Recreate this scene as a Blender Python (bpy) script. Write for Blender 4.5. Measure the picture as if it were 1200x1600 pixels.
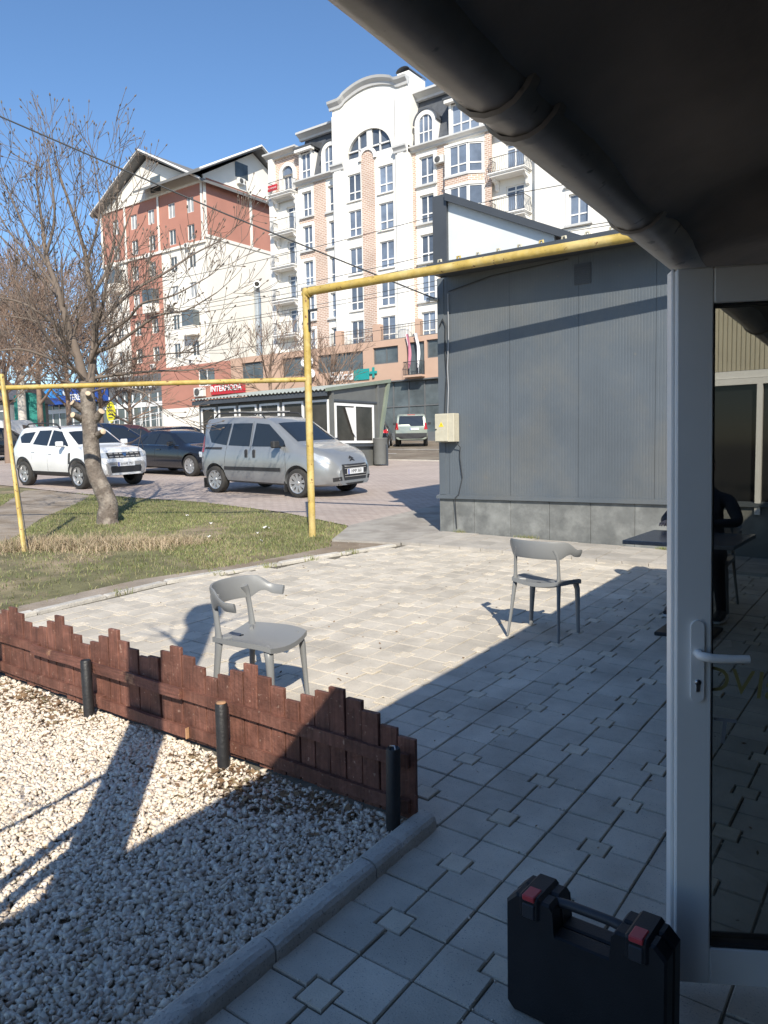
import bpy, math, random
import numpy as np
from mathutils import Matrix, Vector
from mathutils.bvhtree import BVHTree
from math import radians as rad, sin, cos, pi

random.seed(7)
scene = bpy.context.scene
for o in list(bpy.data.objects):
    bpy.data.objects.remove(o)
COL = scene.collection

# ------------------------------------------------------------------ camera
# axes: x runs along the fence to the right, y runs away along the shop front, z up (metres)
PITCH, ROLL, YAW = rad(4.84), rad(1.1), rad(36)
fw = Vector((0, cos(PITCH), -sin(PITCH)))
rt = Vector((1, 0, 0))
up = rt.cross(fw)
R_ = rt * cos(ROLL) - up * sin(ROLL)
U_ = rt * sin(ROLL) + up * cos(ROLL)
m3 = Matrix((R_, U_, -fw)).transposed()
cam_data = bpy.data.cameras.new('camera')
cam = bpy.data.objects.new('camera', cam_data)
COL.objects.link(cam)
cam.matrix_world = Matrix.Translation((1.667, -2.587, 1.75)) @ (Matrix.Rotation(YAW, 3, 'Z') @ m3).to_4x4()
cam_data.sensor_fit = 'HORIZONTAL'
cam_data.sensor_width = 36
cam_data.lens = 1180 / 1200 * 36
cam_data.clip_start = 0.05
cam_data.clip_end = 2000
scene.camera = cam

# ------------------------------------------------------------------ sky and sun
SUN_EL = rad(36)
LD = Vector((-0.675 * cos(SUN_EL), 0.738 * cos(SUN_EL), -sin(SUN_EL)))      # the way the light travels
world = bpy.data.worlds.new('World')
scene.world = world
world.use_nodes = True
wn = world.node_tree
wn.nodes.clear()
w_out = wn.nodes.new('ShaderNodeOutputWorld')
w_bg = wn.nodes.new('ShaderNodeBackground')
w_sky = wn.nodes.new('ShaderNodeTexSky')
w_sky.sky_type = 'NISHITA'
w_sky.sun_disc = False
w_sky.sun_elevation = SUN_EL
w_sky.sun_rotation = math.atan2(-LD.x, -LD.y)
w_sky.altitude = 100
w_sky.air_density = 1.0
w_sky.dust_density = 0.25
w_sky.ozone_density = 4.5
w_bg.inputs['Strength'].default_value = 0.125
w_hs = wn.nodes.new('ShaderNodeHueSaturation')
w_hs.inputs['Saturation'].default_value = 1.06
w_hs.inputs['Value'].default_value = 1.0
wn.links.new(w_sky.outputs[0], w_hs.inputs['Color'])
wn.links.new(w_hs.outputs[0], w_bg.inputs[0])
wn.links.new(w_bg.outputs[0], w_out.inputs[0])
sun_data = bpy.data.lights.new('sun', 'SUN')
sun_data.energy = 4.5
sun_data.angle = rad(0.53)
sun_data.color = (1.0, 0.93, 0.80)
sun = bpy.data.objects.new('sun', sun_data)
COL.objects.link(sun)
sun.rotation_euler = LD.to_track_quat('-Z', 'Y').to_euler()
sun.location = (20, -25, 30)

scene.view_settings.view_transform = 'Standard'
scene.view_settings.look = 'None'
scene.view_settings.exposure = 0.5
scene.view_settings.gamma = 1.0
scene.view_settings.use_curve_mapping = False

# ------------------------------------------------------------------ helpers
def gz(x, y):
    yw = 3.073 - 0.588 * x + 0.809 * y
    return 0.041 * max(-20, min(yw, 78))

class MB:
    """collects faces; build() links them as one mesh object"""
    def __init__(s):
        s.v = []; s.f = []; s.sm = []
    def add(s, v, f, smooth=False, M=None):
        b = len(s.v)
        if M is not None:
            v = [M @ Vector(p) for p in v]
        s.v.extend([tuple(p) for p in v])
        s.f.extend([tuple(i + b for i in q) for q in f])
        s.sm.extend([smooth] * len(f))
        return s
    def box(s, x0, x1, y0, y1, z0, z1, M=None):
        v = [(x, y, z) for x in (x0, x1) for y in (y0, y1) for z in (z0, z1)]
        f = [(0, 1, 3, 2), (4, 6, 7, 5), (0, 4, 5, 1), (2, 3, 7, 6), (0, 2, 6, 4), (1, 5, 7, 3)]
        return s.add(v, f, False, M)
    def cbox(s, x0, x1, y0, y1, z0, z1, b=0.005, M=None):
        """box with chamfered edges"""
        lo = (x0, y0, z0); hi = (x1, y1, z1)
        idx = {}; v = []
        for cx in (0, 1):
            for cy in (0, 1):
                for cz in (0, 1):
                    c = (cx, cy, cz)
                    for a in range(3):
                        p = []
                        for k in range(3):
                            e = hi[k] if c[k] else lo[k]
                            if k != a:
                                e += -b if c[k] else b
                            p.append(e)
                        idx[(c, a)] = len(v); v.append(tuple(p))
        f = []
        for a in range(3):
            o1, o2 = [k for k in range(3) if k != a]
            for sgn in (0, 1):
                q = []
                for (i, j) in ((0, 0), (1, 0), (1, 1), (0, 1)):
                    c = [0, 0, 0]; c[a] = sgn; c[o1] = i; c[o2] = j
                    q.append(idx[(tuple(c), a)])
                f.append(tuple(q))
            for i in (0, 1):
                for j in (0, 1):
                    c0 = [0, 0, 0]; c0[o1] = i; c0[o2] = j
                    c1 = list(c0); c1[a] = 1
                    f.append((idx[(tuple(c0), o1)], idx[(tuple(c1), o1)], idx[(tuple(c1), o2)], idx[(tuple(c0), o2)]))
        for c in [(i, j, k) for i in (0, 1) for j in (0, 1) for k in (0, 1)]:
            f.append((idx[(c, 0)], idx[(c, 1)], idx[(c, 2)]))
        return s.add(v, f, False, M)
    def prism(s, poly, h0, h1, axis='z', M=None, smooth=False):
        """polygon extruded along an axis; poly given in the two other axes (x,y / x,z / y,z)"""
        n = len(poly)
        def P(a, b, h):
            return {'z': (a, b, h), 'y': (a, h, b), 'x': (h, a, b)}[axis]
        v = [P(a, b, h0) for a, b in poly] + [P(a, b, h1) for a, b in poly]
        f = [tuple(range(n - 1, -1, -1)), tuple(range(n, 2 * n))]
        f += [(i, (i + 1) % n, n + (i + 1) % n, n + i) for i in range(n)]
        return s.add(v, f, smooth, M)
    def tube(s, pts, r, n=8, caps=True, smooth=True, M=None, flat=1.0):
        pts = [Vector(p) for p in pts]
        if not hasattr(r, '__len__'):
            r = [r] * len(pts)
        v = []; f = []
        nrm = None
        for i, p in enumerate(pts):
            t = (pts[min(i + 1, len(pts) - 1)] - pts[max(i - 1, 0)]).normalized()
            if nrm is None:
                nrm = t.cross(Vector((0, 0, 1)) if abs(t.z) < .9 else Vector((1, 0, 0))).normalized()
            else:
                nrm = (nrm - t * nrm.dot(t))
                nrm = nrm.normalized() if nrm.length > 1e-6 else t.orthogonal().normalized()
            bi = t.cross(nrm)
            for k in range(n):
                a = 2 * pi * k / n
                v.append(p + (nrm * cos(a) + bi * sin(a) * flat) * r[i])
        for i in range(len(pts) - 1):
            for k in range(n):
                f.append((i * n + k, i * n + (k + 1) % n, (i + 1) * n + (k + 1) % n, (i + 1) * n + k))
        s.add(v, f, smooth, M)
        if caps:
            e = len(pts) - 1
            s.add(v[:n], [tuple(range(n - 1, -1, -1))], False, M)
            s.add(v[e * n:], [tuple(range(n))], False, M)
        return s
    def lathe(s, prof, n=24, M=None, smooth=True):
        """profile (r, z) turned round z"""
        v = []; f = []
        for r, z in prof:
            for k in range(n):
                a = 2 * pi * k / n
                v.append((r * cos(a), r * sin(a), z))
        for i in range(len(prof) - 1):
            for k in range(n):
                f.append((i * n + k, i * n + (k + 1) % n, (i + 1) * n + (k + 1) % n, (i + 1) * n + k))
        return s.add(v, f, smooth, M)
    def grid(s, fn, nu, nv, smooth=True, M=None):
        v = [fn(i / nu, j / nv) for i in range(nu + 1) for j in range(nv + 1)]
        f = [(i * (nv + 1) + j, (i + 1) * (nv + 1) + j, (i + 1) * (nv + 1) + j + 1, i * (nv + 1) + j + 1)
             for i in range(nu) for j in range(nv)]
        return s.add(v, f, smooth, M)
    def mesh(s, name):
        me = bpy.data.meshes.new(name)
        me.from_pydata(s.v, [], s.f)
        me.polygons.foreach_set('use_smooth', s.sm)
        me.update()
        return me
    def build(s, name, m, parent=None, sharp=None, loc=None, rz=None):
        me = s.mesh(name)
        if sharp:
            me.set_sharp_from_angle(angle=rad(sharp))
        return link(name, me, m, parent, loc, rz)

def link(name, me, m=None, parent=None, loc=None, rz=None):
    if m is not None and not me.materials:
        me.materials.append(m)
    o = bpy.data.objects.new(name, me)
    COL.objects.link(o)
    if parent is not None:
        o.parent = parent
    if loc is not None:
        o.location = loc
    if rz is not None:
        o.rotation_euler = (0, 0, rz)
    return o

def share(name, src, parent, loc=(0, 0, 0), rot=(0, 0, 0), scale=(1, 1, 1)):
    """another object using the mesh of src"""
    o = bpy.data.objects.new(name, src.data if hasattr(src, 'data') else src)
    COL.objects.link(o)
    o.parent = parent; o.location = loc; o.rotation_euler = rot; o.scale = scale
    return o

def tag(o, label, cat, group=None):
    o['label'] = label; o['category'] = cat
    if group:
        o['group'] = group
    return o

def thing(name, label, cat, loc=(0, 0, 0), rz=0, group=None):
    o = bpy.data.objects.new(name, None)
    COL.objects.link(o)
    o.location = loc; o.rotation_euler = (0, 0, rz)
    o.empty_display_size = 0.2
    return tag(o, label, cat, group)

def kind(o, k):
    o['kind'] = k
    return o

def copy_tree(o, parent=None):
    c = o.copy(); COL.objects.link(c)
    c.parent = parent
    for ch in list(o.children):
        copy_tree(ch, c)
    return c

def text_mesh(body, size=0.1, depth=0.004, align='CENTER', shear=0.0, bold=0.0):
    cu = bpy.data.curves.new('txt', 'FONT')
    cu.body = body; cu.size = size; cu.extrude = depth; cu.align_x = align; cu.align_y = 'CENTER'
    cu.shear = shear; cu.offset = bold; cu.resolution_u = 3
    ob = bpy.data.objects.new('txt', cu)
    COL.objects.link(ob)
    dg = bpy.context.evaluated_depsgraph_get()
    me = bpy.data.meshes.new_from_object(ob.evaluated_get(dg))
    bpy.data.objects.remove(ob)
    bpy.data.curves.remove(cu)
    me.materials.clear()
    return me

def text(name, body, size, m, parent, M, depth=0.004, **kw):
    me = text_mesh(body, size, depth, **kw)
    me.transform(M)
    return link(name, me, m, parent)

# face text towards -y (reads left to right along +x)
def face_front(x, y, z):
    return Matrix.Translation((x, y, z)) @ Matrix.Rotation(pi / 2, 4, 'X')

# ------------------------------------------------------------------ materials
MATS = {}
def pm(name, col, rough=0.6, metal=0.0, var=0.12, vs=3.0, bump=0.0, bs=60.0, objvar=0.0, spec=0.5, coat=0.0,
       col2=None, c2s=1.0, c2lo=0.45, c2hi=0.6, speck=None, detail=4.0, isl=0.0, isl_cols=None):
    """procedural material: base colour broken up by noise, optional second colour in patches, bump, per-object tint"""
    m = bpy.data.materials.new(name); m.use_nodes = True
    nt = m.node_tree; N = nt.nodes; L = nt.links
    b = N['Principled BSDF']
    b.inputs['Roughness'].default_value = rough
    b.inputs['Metallic'].default_value = metal
    b.inputs['Specular IOR Level'].default_value = spec
    b.inputs['Coat Weight'].default_value = coat
    b.inputs['Coat Roughness'].default_value = 0.05
    geo = N.new('ShaderNodeNewGeometry')
    src = geo.outputs['Position']
    base = N.new('ShaderNodeRGB'); base.outputs[0].default_value = (*col, 1)
    cur = base.outputs[0]
    if col2 is not None:
        n2 = N.new('ShaderNodeTexNoise'); n2.inputs['Scale'].default_value = c2s; n2.inputs['Detail'].default_value = 5
        n2.inputs['Roughness'].default_value = 0.65
        L.new(src, n2.inputs['Vector'])
        mr = N.new('ShaderNodeMapRange'); mr.inputs[1].default_value = c2lo; mr.inputs[2].default_value = c2hi
        L.new(n2.outputs[0], mr.inputs[0])
        mx = N.new('ShaderNodeMix'); mx.data_type = 'RGBA'
        L.new(mr.outputs[0], mx.inputs[0]); L.new(cur, mx.inputs[6])
        mx.inputs[7].default_value = (*col2, 1)
        cur = mx.outputs[2]
    if speck is not None:
        sc, amt, scol = speck
        n3 = N.new('ShaderNodeTexNoise'); n3.inputs['Scale'].default_value = sc; n3.inputs['Detail'].default_value = 2
        L.new(src, n3.inputs['Vector'])
        mr = N.new('ShaderNodeMapRange'); mr.inputs[1].default_value = amt; mr.inputs[2].default_value = amt + 0.06
        L.new(n3.outputs[0], mr.inputs[0])
        mx = N.new('ShaderNodeMix'); mx.data_type = 'RGBA'
        L.new(mr.outputs[0], mx.inputs[0]); L.new(cur, mx.inputs[6])
        mx.inputs[7].default_value = (*scol, 1)
        cur = mx.outputs[2]
    if isl_cols is not None:
        rp = N.new('ShaderNodeValToRGB'); cr = rp.color_ramp; cr.interpolation = 'LINEAR'
        while len(cr.elements) < len(isl_cols):
            cr.elements.new(0.5)
        for i, c in enumerate(isl_cols):
            cr.elements[i].position = i / (len(isl_cols) - 1); cr.elements[i].color = (*c, 1)
        L.new(geo.outputs['Random Per Island'], rp.inputs[0])
        cur = rp.outputs[0]
    val = None
    if var:
        n1 = N.new('ShaderNodeTexNoise'); n1.inputs['Scale'].default_value = vs; n1.inputs['Detail'].default_value = detail
        n1.inputs['Roughness'].default_value = 0.6
        L.new(src, n1.inputs['Vector'])
        mr = N.new('ShaderNodeMapRange'); mr.inputs[1].default_value = 0.3; mr.inputs[2].default_value = 0.7
        mr.inputs[3].default_value = 1 - var; mr.inputs[4].default_value = 1 + var
        L.new(n1.outputs[0], mr.inputs[0]); val = mr.outputs[0]
    if objvar or isl:
        oi = N.new('ShaderNodeObjectInfo') if objvar else None
        ov = objvar or isl
        mr = N.new('ShaderNodeMapRange'); mr.inputs[3].default_value = 1 - ov; mr.inputs[4].default_value = 1 + ov
        L.new(oi.outputs['Random'] if objvar else geo.outputs['Random Per Island'], mr.inputs[0])
        if val is not None:
            mu = N.new('ShaderNodeMath'); mu.operation = 'MULTIPLY'
            L.new(val, mu.inputs[0]); L.new(mr.outputs[0], mu.inputs[1]); val = mu.outputs[0]
        else:
            val = mr.outputs[0]
    if val is not None:
        vm = N.new('ShaderNodeVectorMath'); vm.operation = 'SCALE'
        L.new(cur, vm.inputs[0]); L.new(val, vm.inputs['Scale'])
        cur = vm.outputs[0]
    L.new(cur, b.inputs['Base Color'])
    if bump:
        nb = N.new('ShaderNodeTexNoise'); nb.inputs['Scale'].default_value = bs; nb.inputs['Detail'].default_value = 4
        L.new(src, nb.inputs['Vector'])
        bp = N.new('ShaderNodeBump'); bp.inputs['Strength'].default_value = bump; bp.inputs['Distance'].default_value = 0.02
        L.new(nb.outputs[0], bp.inputs['Height']); L.new(bp.outputs[0], b.inputs['Normal'])
    MATS[name] = m
    return m

def brick_mat(name, c1, c2, mortar, w, h, axis, ms=0.02, rough=0.85, off=0.5):
    """brick pattern for surfaces too far away to pick the bricks apart; axis: 'xz', 'yz' or 'xy'"""
    m = pm(name, c1, rough, var=0.1)
    nt = m.node_tree; N = nt.nodes; L = nt.links
    b = N['Principled BSDF']
    geo = N.new('ShaderNodeNewGeometry'); sx = N.new('ShaderNodeSeparateXYZ'); cx = N.new('ShaderNodeCombineXYZ')
    L.new(geo.outputs['Position'], sx.inputs[0])
    L.new(sx.outputs[axis[0].upper()], cx.inputs[0]); L.new(sx.outputs[axis[1].upper()], cx.inputs[1])
    br = N.new('ShaderNodeTexBrick'); br.inputs['Scale'].default_value = 1
    br.inputs['Color1'].default_value = (*c1, 1); br.inputs['Color2'].default_value = (*c2, 1)
    br.inputs['Mortar'].default_value = (*mortar, 1); br.inputs['Mortar Size'].default_value = ms
    br.inputs['Brick Width'].default_value = w; br.inputs['Row Height'].default_value = h; br.offset = off
    L.new(cx.outputs[0], br.inputs['Vector'])
    n1 = N.new('ShaderNodeTexNoise'); n1.inputs['Scale'].default_value = 0.5; n1.inputs['Detail'].default_value = 5
    L.new(geo.outputs['Position'], n1.inputs['Vector'])
    mr = N.new('ShaderNodeMapRange'); mr.inputs[1].default_value = .3; mr.inputs[2].default_value = .7
    mr.inputs[3].default_value = .85; mr.inputs[4].default_value = 1.12
    L.new(n1.outputs[0], mr.inputs[0])
    vm = N.new('ShaderNodeVectorMath'); vm.operation = 'SCALE'
    L.new(br.outputs[0], vm.inputs[0]); L.new(mr.outputs[0], vm.inputs['Scale'])
    L.new(vm.outputs[0], b.inputs['Base Color'])
    return m

def glass_mat(name, tint, refl=0.08, rough=0.02):
    """clear pane: tinted see-through with mirror-like reflections growing at grazing angles"""
    m = bpy.data.materials.new(name); m.use_nodes = True
    nt = m.node_tree; N = nt.nodes; L = nt.links
    N.clear()
    out = N.new('ShaderNodeOutputMaterial'); mix = N.new('ShaderNodeMixShader')
    tr = N.new('ShaderNodeBsdfTransparent'); tr.inputs[0].default_value = (*tint, 1)
    gl = N.new('ShaderNodeBsdfGlossy'); gl.inputs['Roughness'].default_value = rough
    fr = N.new('ShaderNodeFresnel'); fr.inputs[0].default_value = 1.5
    ad = N.new('ShaderNodeMath'); ad.operation = 'ADD'; ad.use_clamp = True; ad.inputs[1].default_value = refl
    L.new(fr.outputs[0], ad.inputs[0]); L.new(ad.outputs[0], mix.inputs[0])
    L.new(tr.outputs[0], mix.inputs[1]); L.new(gl.outputs[0], mix.inputs[2]); L.new(mix.outputs[0], out.inputs[0])
    MATS[name] = m
    return m

# ---- colours of the place
M_soil = pm('soil', (0.16, 0.125, 0.09), 0.95, var=0.3, vs=1.5, bump=0.5, bs=25, col2=(0.24, 0.2, 0.15), c2s=0.8)
M_path = pm('trodden_earth', (0.30, 0.25, 0.20), 0.95, var=0.22, vs=2.0, bump=0.4, bs=30, col2=(0.22, 0.17, 0.12), c2s=1.2, speck=(60, 0.66, (0.42, 0.38, 0.32)))
M_turf = pm('turf', (0.15, 0.14, 0.065), 0.95, var=0.35, vs=3, bump=0.7, bs=40, col2=(0.27, 0.21, 0.135), c2s=1.1, c2lo=0.45, c2hi=0.62)
M_asph = pm('asphalt', (0.105, 0.10, 0.098), 0.9, var=0.15, vs=0.7, bump=0.3, bs=80, col2=(0.15, 0.145, 0.14), c2s=0.3)
M_line = pm('road_paint', (0.72, 0.72, 0.70), 0.7, var=0.15, vs=6)
M_park = brick_mat('pink_block_paving', (0.40, 0.325, 0.285), (0.47, 0.395, 0.35), (0.27, 0.22, 0.19), 0.22, 0.11, 'xy', 0.008)
M_bed = pm('paving_sand', (0.125, 0.112, 0.085), 0.95, var=0.2, vs=8, bump=0.3, bs=60)
PV = dict(rough=0.85, var=0.16, vs=3.2, bump=0.25, bs=140, col2=(0.455, 0.41, 0.345), c2s=2.1, c2lo=0.45, c2hi=0.70, speck=(190, 0.63, (0.26, 0.25, 0.235)))
M_pav = pm('concrete_paver', (0.55, 0.498, 0.42), objvar=0.10, **PV)
M_pavj = pm('concrete_paver_far', (0.55, 0.498, 0.42), isl=0.10, **PV)
M_spav = pm('light_paver', (0.61, 0.54, 0.435), 0.85, var=0.1, vs=6, bump=0.25, bs=140, objvar=0.12, speck=(190, 0.63, (0.38, 0.35, 0.32)))
M_conc = pm('kerb_concrete', (0.46, 0.43, 0.385), 0.9, var=0.16, vs=5, bump=0.35, bs=70, objvar=0.08, speck=(120, 0.62, (0.26, 0.24, 0.22)))
M_edge = pm('edging_concrete', (0.52, 0.49, 0.44), 0.9, var=0.2, vs=6, bump=0.4, bs=50, objvar=0.08)
M_slab = pm('worn_concrete', (0.36, 0.335, 0.30), 0.92, var=0.18, vs=2.5, bump=0.35, bs=60, col2=(0.28, 0.255, 0.225), c2s=1.5)
M_walk = pm('walkway_block', (0.40, 0.37, 0.33), 0.9, var=0.15, vs=4, bump=0.3, bs=90, objvar=0.12)
STC = [(0.66, 0.56, 0.46), (0.76, 0.67, 0.55), (0.58, 0.48, 0.39), (0.80, 0.73, 0.63), (0.70, 0.58, 0.47), (0.76, 0.68, 0.56), (0.48, 0.39, 0.32)]
M_grav = pm('crushed_stone', (0.5, 0.44, 0.36), 0.9, var=0.15, vs=60, isl_cols=STC)
M_gbed = pm('gravel_bed_soil', (0.46, 0.375, 0.285), 0.95, col2=(0.27, 0.205, 0.14), c2s=2.5, var=0.35, vs=30, bump=0.8, bs=70)
M_blade = pm('grass_blade', (0.1, 0.15, 0.04), 0.7, var=0.25, vs=1.0, isl_cols=[(0.11, 0.15, 0.045), (0.16, 0.20, 0.065), (0.22, 0.225, 0.09), (0.34, 0.29, 0.16), (0.15, 0.18, 0.055), (0.20, 0.215, 0.08)])
M_straw = pm('dry_grass_blade', (0.4, 0.3, 0.2), 0.8, var=0.2, vs=1.5, isl_cols=[(0.44, 0.34, 0.23), (0.52, 0.42, 0.29), (0.36, 0.26, 0.17), (0.24, 0.23, 0.11), (0.48, 0.37, 0.26)])
M_leaf = pm('dead_leaf', (0.2, 0.12, 0.06), 0.85, var=0.2, vs=5, isl_cols=[(0.20, 0.12, 0.06), (0.13, 0.075, 0.04), (0.28, 0.18, 0.10), (0.17, 0.14, 0.07)])
M_paper = pm('litter_paper', (0.75, 0.73, 0.70), 0.8, var=0.1)

def sheet(name, poly, dz, m, k='structure'):
    mb = MB()
    mb.add([(x, y, gz(x, y) + dz) for x, y in poly], [tuple(range(len(poly)))])
    o = mb.build(name, m)
    return kind(o, k)

def inside(x, y, poly):
    c = False; n = len(poly); j = n - 1
    for i in range(n):
        xi, yi = poly[i]; xj, yj = poly[j]
        if (yi > y) != (yj > y) and x < (xj - xi) * (y - yi) / (yj - yi) + xi:
            c = not c
        j = i
    return c

# ------------------------------------------------------------------ terrain: one sheet to the horizon
mb = MB()
YW = [-600, -20, 20, 78, 900]
v = []
for yw in YW:
    for xw in (-900, -60, 60, 900):
        x = (xw - 0.172) * 0.809 - (yw - 3.073) * 0.588
        y = (xw - 0.172) * 0.588 + (yw - 3.073) * 0.809
        v.append((x, y, 0.041 * max(-20, min(yw, 78)) - 0.012))
mb.add(v, [(i * 4 + j, i * 4 + j + 1, i * 4 + j + 5, i * 4 + j + 4) for i in range(len(YW) - 1) for j in range(3)])
kind(mb.build('ground', M_soil), 'structure')

# parking area of pink block paving and the road behind it
sheet('parking_pavement', [(-60, 8.6), (-20, 8.56), (-15.2, 8.1), (-10.9, 8.2), (-8.2, 7.75), (-5.96, 6.94), (-4.0, 7.2), (-4.0, 22.2), (-60, 22.2)], 0.004, M_park)
sheet('road', [(-140, 22.35), (60, 22.35), (60, 33.0), (-140, 33.0)], 0.004, M_asph)
kb = kind(MB().add([(-60, 22.2, gz(-60, 22.2) + .05), (-3, 22.2, gz(-3, 22.2) + .05), (-3, 22.35, gz(-3, 22.35) + .05), (-60, 22.35, gz(-60, 22.35) + .05),
                   (-60, 22.35, gz(-60, 22.35)), (-3, 22.35, gz(-3, 22.35)), (-60, 22.2, gz(-60, 22.2)), (-3, 22.2, gz(-3, 22.2))],
                  [(0, 1, 2, 3), (3, 2, 5, 4), (0, 6, 7, 1)]).build('road_kerb', M_conc), 'structure')
for (ya, yb) in ((26.6, 26.75), (30.6, 30.75)):
    k = 0
    for x0 in range(-72, 20, 7):
        sheet('road_marking', [(x0, ya), (x0 + 4.2, ya), (x0 + 4.2, yb), (x0, yb)], 0.008, M_line)
sheet('far_pavement', [(-140, 33.0), (60, 33.0), (60, 47.5), (-140, 47.5)], 0.05, M_slab)

# ------------------------------------------------------------------ lawn, trodden path, earth strip
LAWN = [(-5.28, -0.6), (-5.33, 0.9), (-5.4, 2.34), (-5.02, 3.9), (-4.92, 5.25), (-5.2, 5.55), (-5.85, 6.77), (-6.0, 6.92), (-8.2, 7.7), (-10.9, 8.15),
        (-15.2, 8.05), (-20, 8.5), (-30, 8.55), (-30, -6), (-5.3, -6)]
PATH = [(-10.0, 2.9), (-10.9, 3.2), (-13.0, 4.6), (-17.6, 7.9), (-17.4, 8.25), (-15.4, 8.05), (-14.6, 7.9), (-13.2, 6.6), (-11.6, 4.9), (-9.6, 3.3), (-9.0, 2.4), (-8.9, 0.6), (-10.4, 0.6)]
sheet('lawn', LAWN, 0.0, M_turf)
sheet('dirt_path', PATH, 0.004, M_path)
EDGE = [(-5.12, -3.0), (-4.97, 1.08), (-5.0, 2.56), (-4.64, 3.97), (-4.2, 5.77)]
sheet('earth_strip', [(-5.5, -3.0), (-5.42, 1.0), (-5.44, 2.5), (-5.06, 4.0), (-4.95, 5.3), (-5.2, 5.6), (-4.3, 5.85), (-4.2, 5.77), (-4.64, 3.97), (-5.0, 2.56), (-4.97, 1.08), (-5.12, -3.0)], 0.004, M_path)
sheet('concrete_apron', [(-5.22, 5.62), (-4.2, 5.86), (-4.2, 7.2), (-3.9, 14.0), (-6.5, 13.5), (-6.1, 9.9), (-5.88, 6.85)], 0.03, M_slab)
mb = MB()
for a, b in (((-5.22, 5.62), (-4.2, 5.86)), ((-5.88, 6.85), (-5.22, 5.62))):
    mb.add([(a[0], a[1], gz(*a) - .02), (b[0], b[1], gz(*b) - .02), (b[0], b[1], gz(*b) + .03), (a[0], a[1], gz(*a) + .03)], [(0, 1, 2, 3)])
kind(mb.build('apron_edge', M_slab), 'structure')

# pale edging stones between the patio and the earth strip
edging = kind(MB().add([(-5.1, 1, gz(-5.1, 1) - .02), (-5.0, 1, gz(-5, 1) - .02), (-5.0, 1.1, gz(-5, 1.1) - .02)], [(0, 1, 2)]).build('edging_kerb', M_edge), 'structure')
for (ax, ay), (bx, by) in zip(EDGE[:-1], EDGE[1:]):
    d = Vector((bx - ax, by - ay)); Ln = d.length; d /= Ln; n = Vector((-d.y, d.x))
    k = max(1, round(Ln / 0.75)); st = Ln / k
    for i in range(k):
        p = Vector((ax, ay)) + d * (i * st + 0.006); q = Vector((ax, ay)) + d * ((i + 1) * st - 0.006)
        mb = MB(); h = 0.035 + random.uniform(-.012, .012); w = 0.09
        pts = [p, q, q + n * w, p + n * w]
        bot = [(a.x, a.y, gz(a.x, a.y) - .05) for a in pts]
        mid = [(a.x, a.y, gz(a.x, a.y) + h - .012) for a in pts]
        c = sum(pts, Vector((0, 0))) / 4
        tp = [(a.x + (c.x - a.x) * .06, a.y + (c.y - a.y) * .06, gz(a.x, a.y) + h) for a in pts]
        f = [(i2, (i2 + 1) % 4, 4 + (i2 + 1) % 4, 4 + i2) for i2 in range(4)] + [(4 + i2, 4 + (i2 + 1) % 4, 8 + (i2 + 1) % 4, 8 + i2) for i2 in range(4)] + [(8, 9, 10, 11)]
        mb.add(bot + mid + tp, f)
        mb.build('kerb_stone', M_edge, edging)

# ------------------------------------------------------------------ patio of notched pavers
def edge_x(y):
    for (ax, ay), (bx, by) in zip(EDGE[:-1], EDGE[1:]):
        if ay <= y <= by:
            return ax + (bx - ax) * (y - ay) / (by - ay)
    return -4.2
PATIO = [(0.0, -6.0), (0.0, -0.02), (-5.02, -0.02)] + EDGE[1:] + [(-4.2, 6.1), (1.9, 6.4), (1.9, -6.0)]
patio = sheet('patio', PATIO, -0.006, M_bed)
MOD = 0.41; GAP = 0.0036
def paver_mesh(name, poly, m):
    mb = MB(); n = len(poly)
    cx = sum(p[0] for p in poly) / n; cy = sum(p[1] for p in poly) / n
    def ring(ins, z):
        out = []
        for i in range(n):
            a = Vector(poly[i - 1]); b = Vector(poly[i]); c = Vector(poly[(i + 1) % n])
            e1 = (b - a).normalized(); e2 = (c - b).normalized()
            nn = Vector((-e1.y, e1.x)) + Vector((-e2.y, e2.x))
            nn = nn / max(.5, nn.length_squared) * 2 if nn.length > 0 else nn
            q = b + nn * ins * 0.5 * (2 if False else 1)
            out.append((q.x, q.y, z))
        return out
    v = ring(0, -0.03) + ring(0, -0.005) + ring(0.006, 0.0)
    f = [(r * n + i, r * n + (i + 1) % n, (r + 1) * n + (i + 1) % n, (r + 1) * n + i) for r in range(2) for i in range(n)]
    f.append(tuple(2 * n + i for i in range(n)))
    mb.add(v, f)
    me = mb.mesh(name)
    if m: me.materials.append(m)
    return me, mb
h = MOD / 2; NT = 0.0525
# big paver: square cell with its inner corner (towards +x +y) notched; origin at the outer corner
bigp = [(GAP, GAP), (h - GAP, GAP), (h - GAP, h - NT - GAP), (h - NT - GAP, h - NT - GAP), (h - NT - GAP, h - GAP), (GAP, h - GAP)]
smlp = [(-NT + GAP, -NT + GAP), (NT - GAP, -NT + GAP), (NT - GAP, NT - GAP), (-NT + GAP, NT - GAP)]
me_big, mb_big = paver_mesh('paver', bigp, M_pav)
me_sml, mb_sml = paver_mesh('small_paver', smlp, M_spav)
slope = Vector((0.0241, -0.0332, 1)).normalized()
SQ = Vector((0, 0, 1)).rotation_difference(slope)
camx, camy = 1.667, -2.587
cells = []
for i in range(-14, 6):
    for j in range(-18, 16):
        bx0 = i * MOD; by0 = 0.27 - h + j * MOD
        for q, (ox, oy, r) in enumerate(((0, 0, 0), (MOD, 0, 90), (MOD, MOD, 180), (0, MOD, 270))):
            cx = bx0 + (h * .5 if ox == 0 else MOD - h * .5); cy = by0 + (h * .5 if oy == 0 else MOD - h * .5)
            cells.append(('b', bx0 + ox, by0 + oy, rad(r), cx, cy))
        cells.append(('s', bx0 + h, by0 + h, 0, bx0 + h, by0 + h))
keep = []
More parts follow.
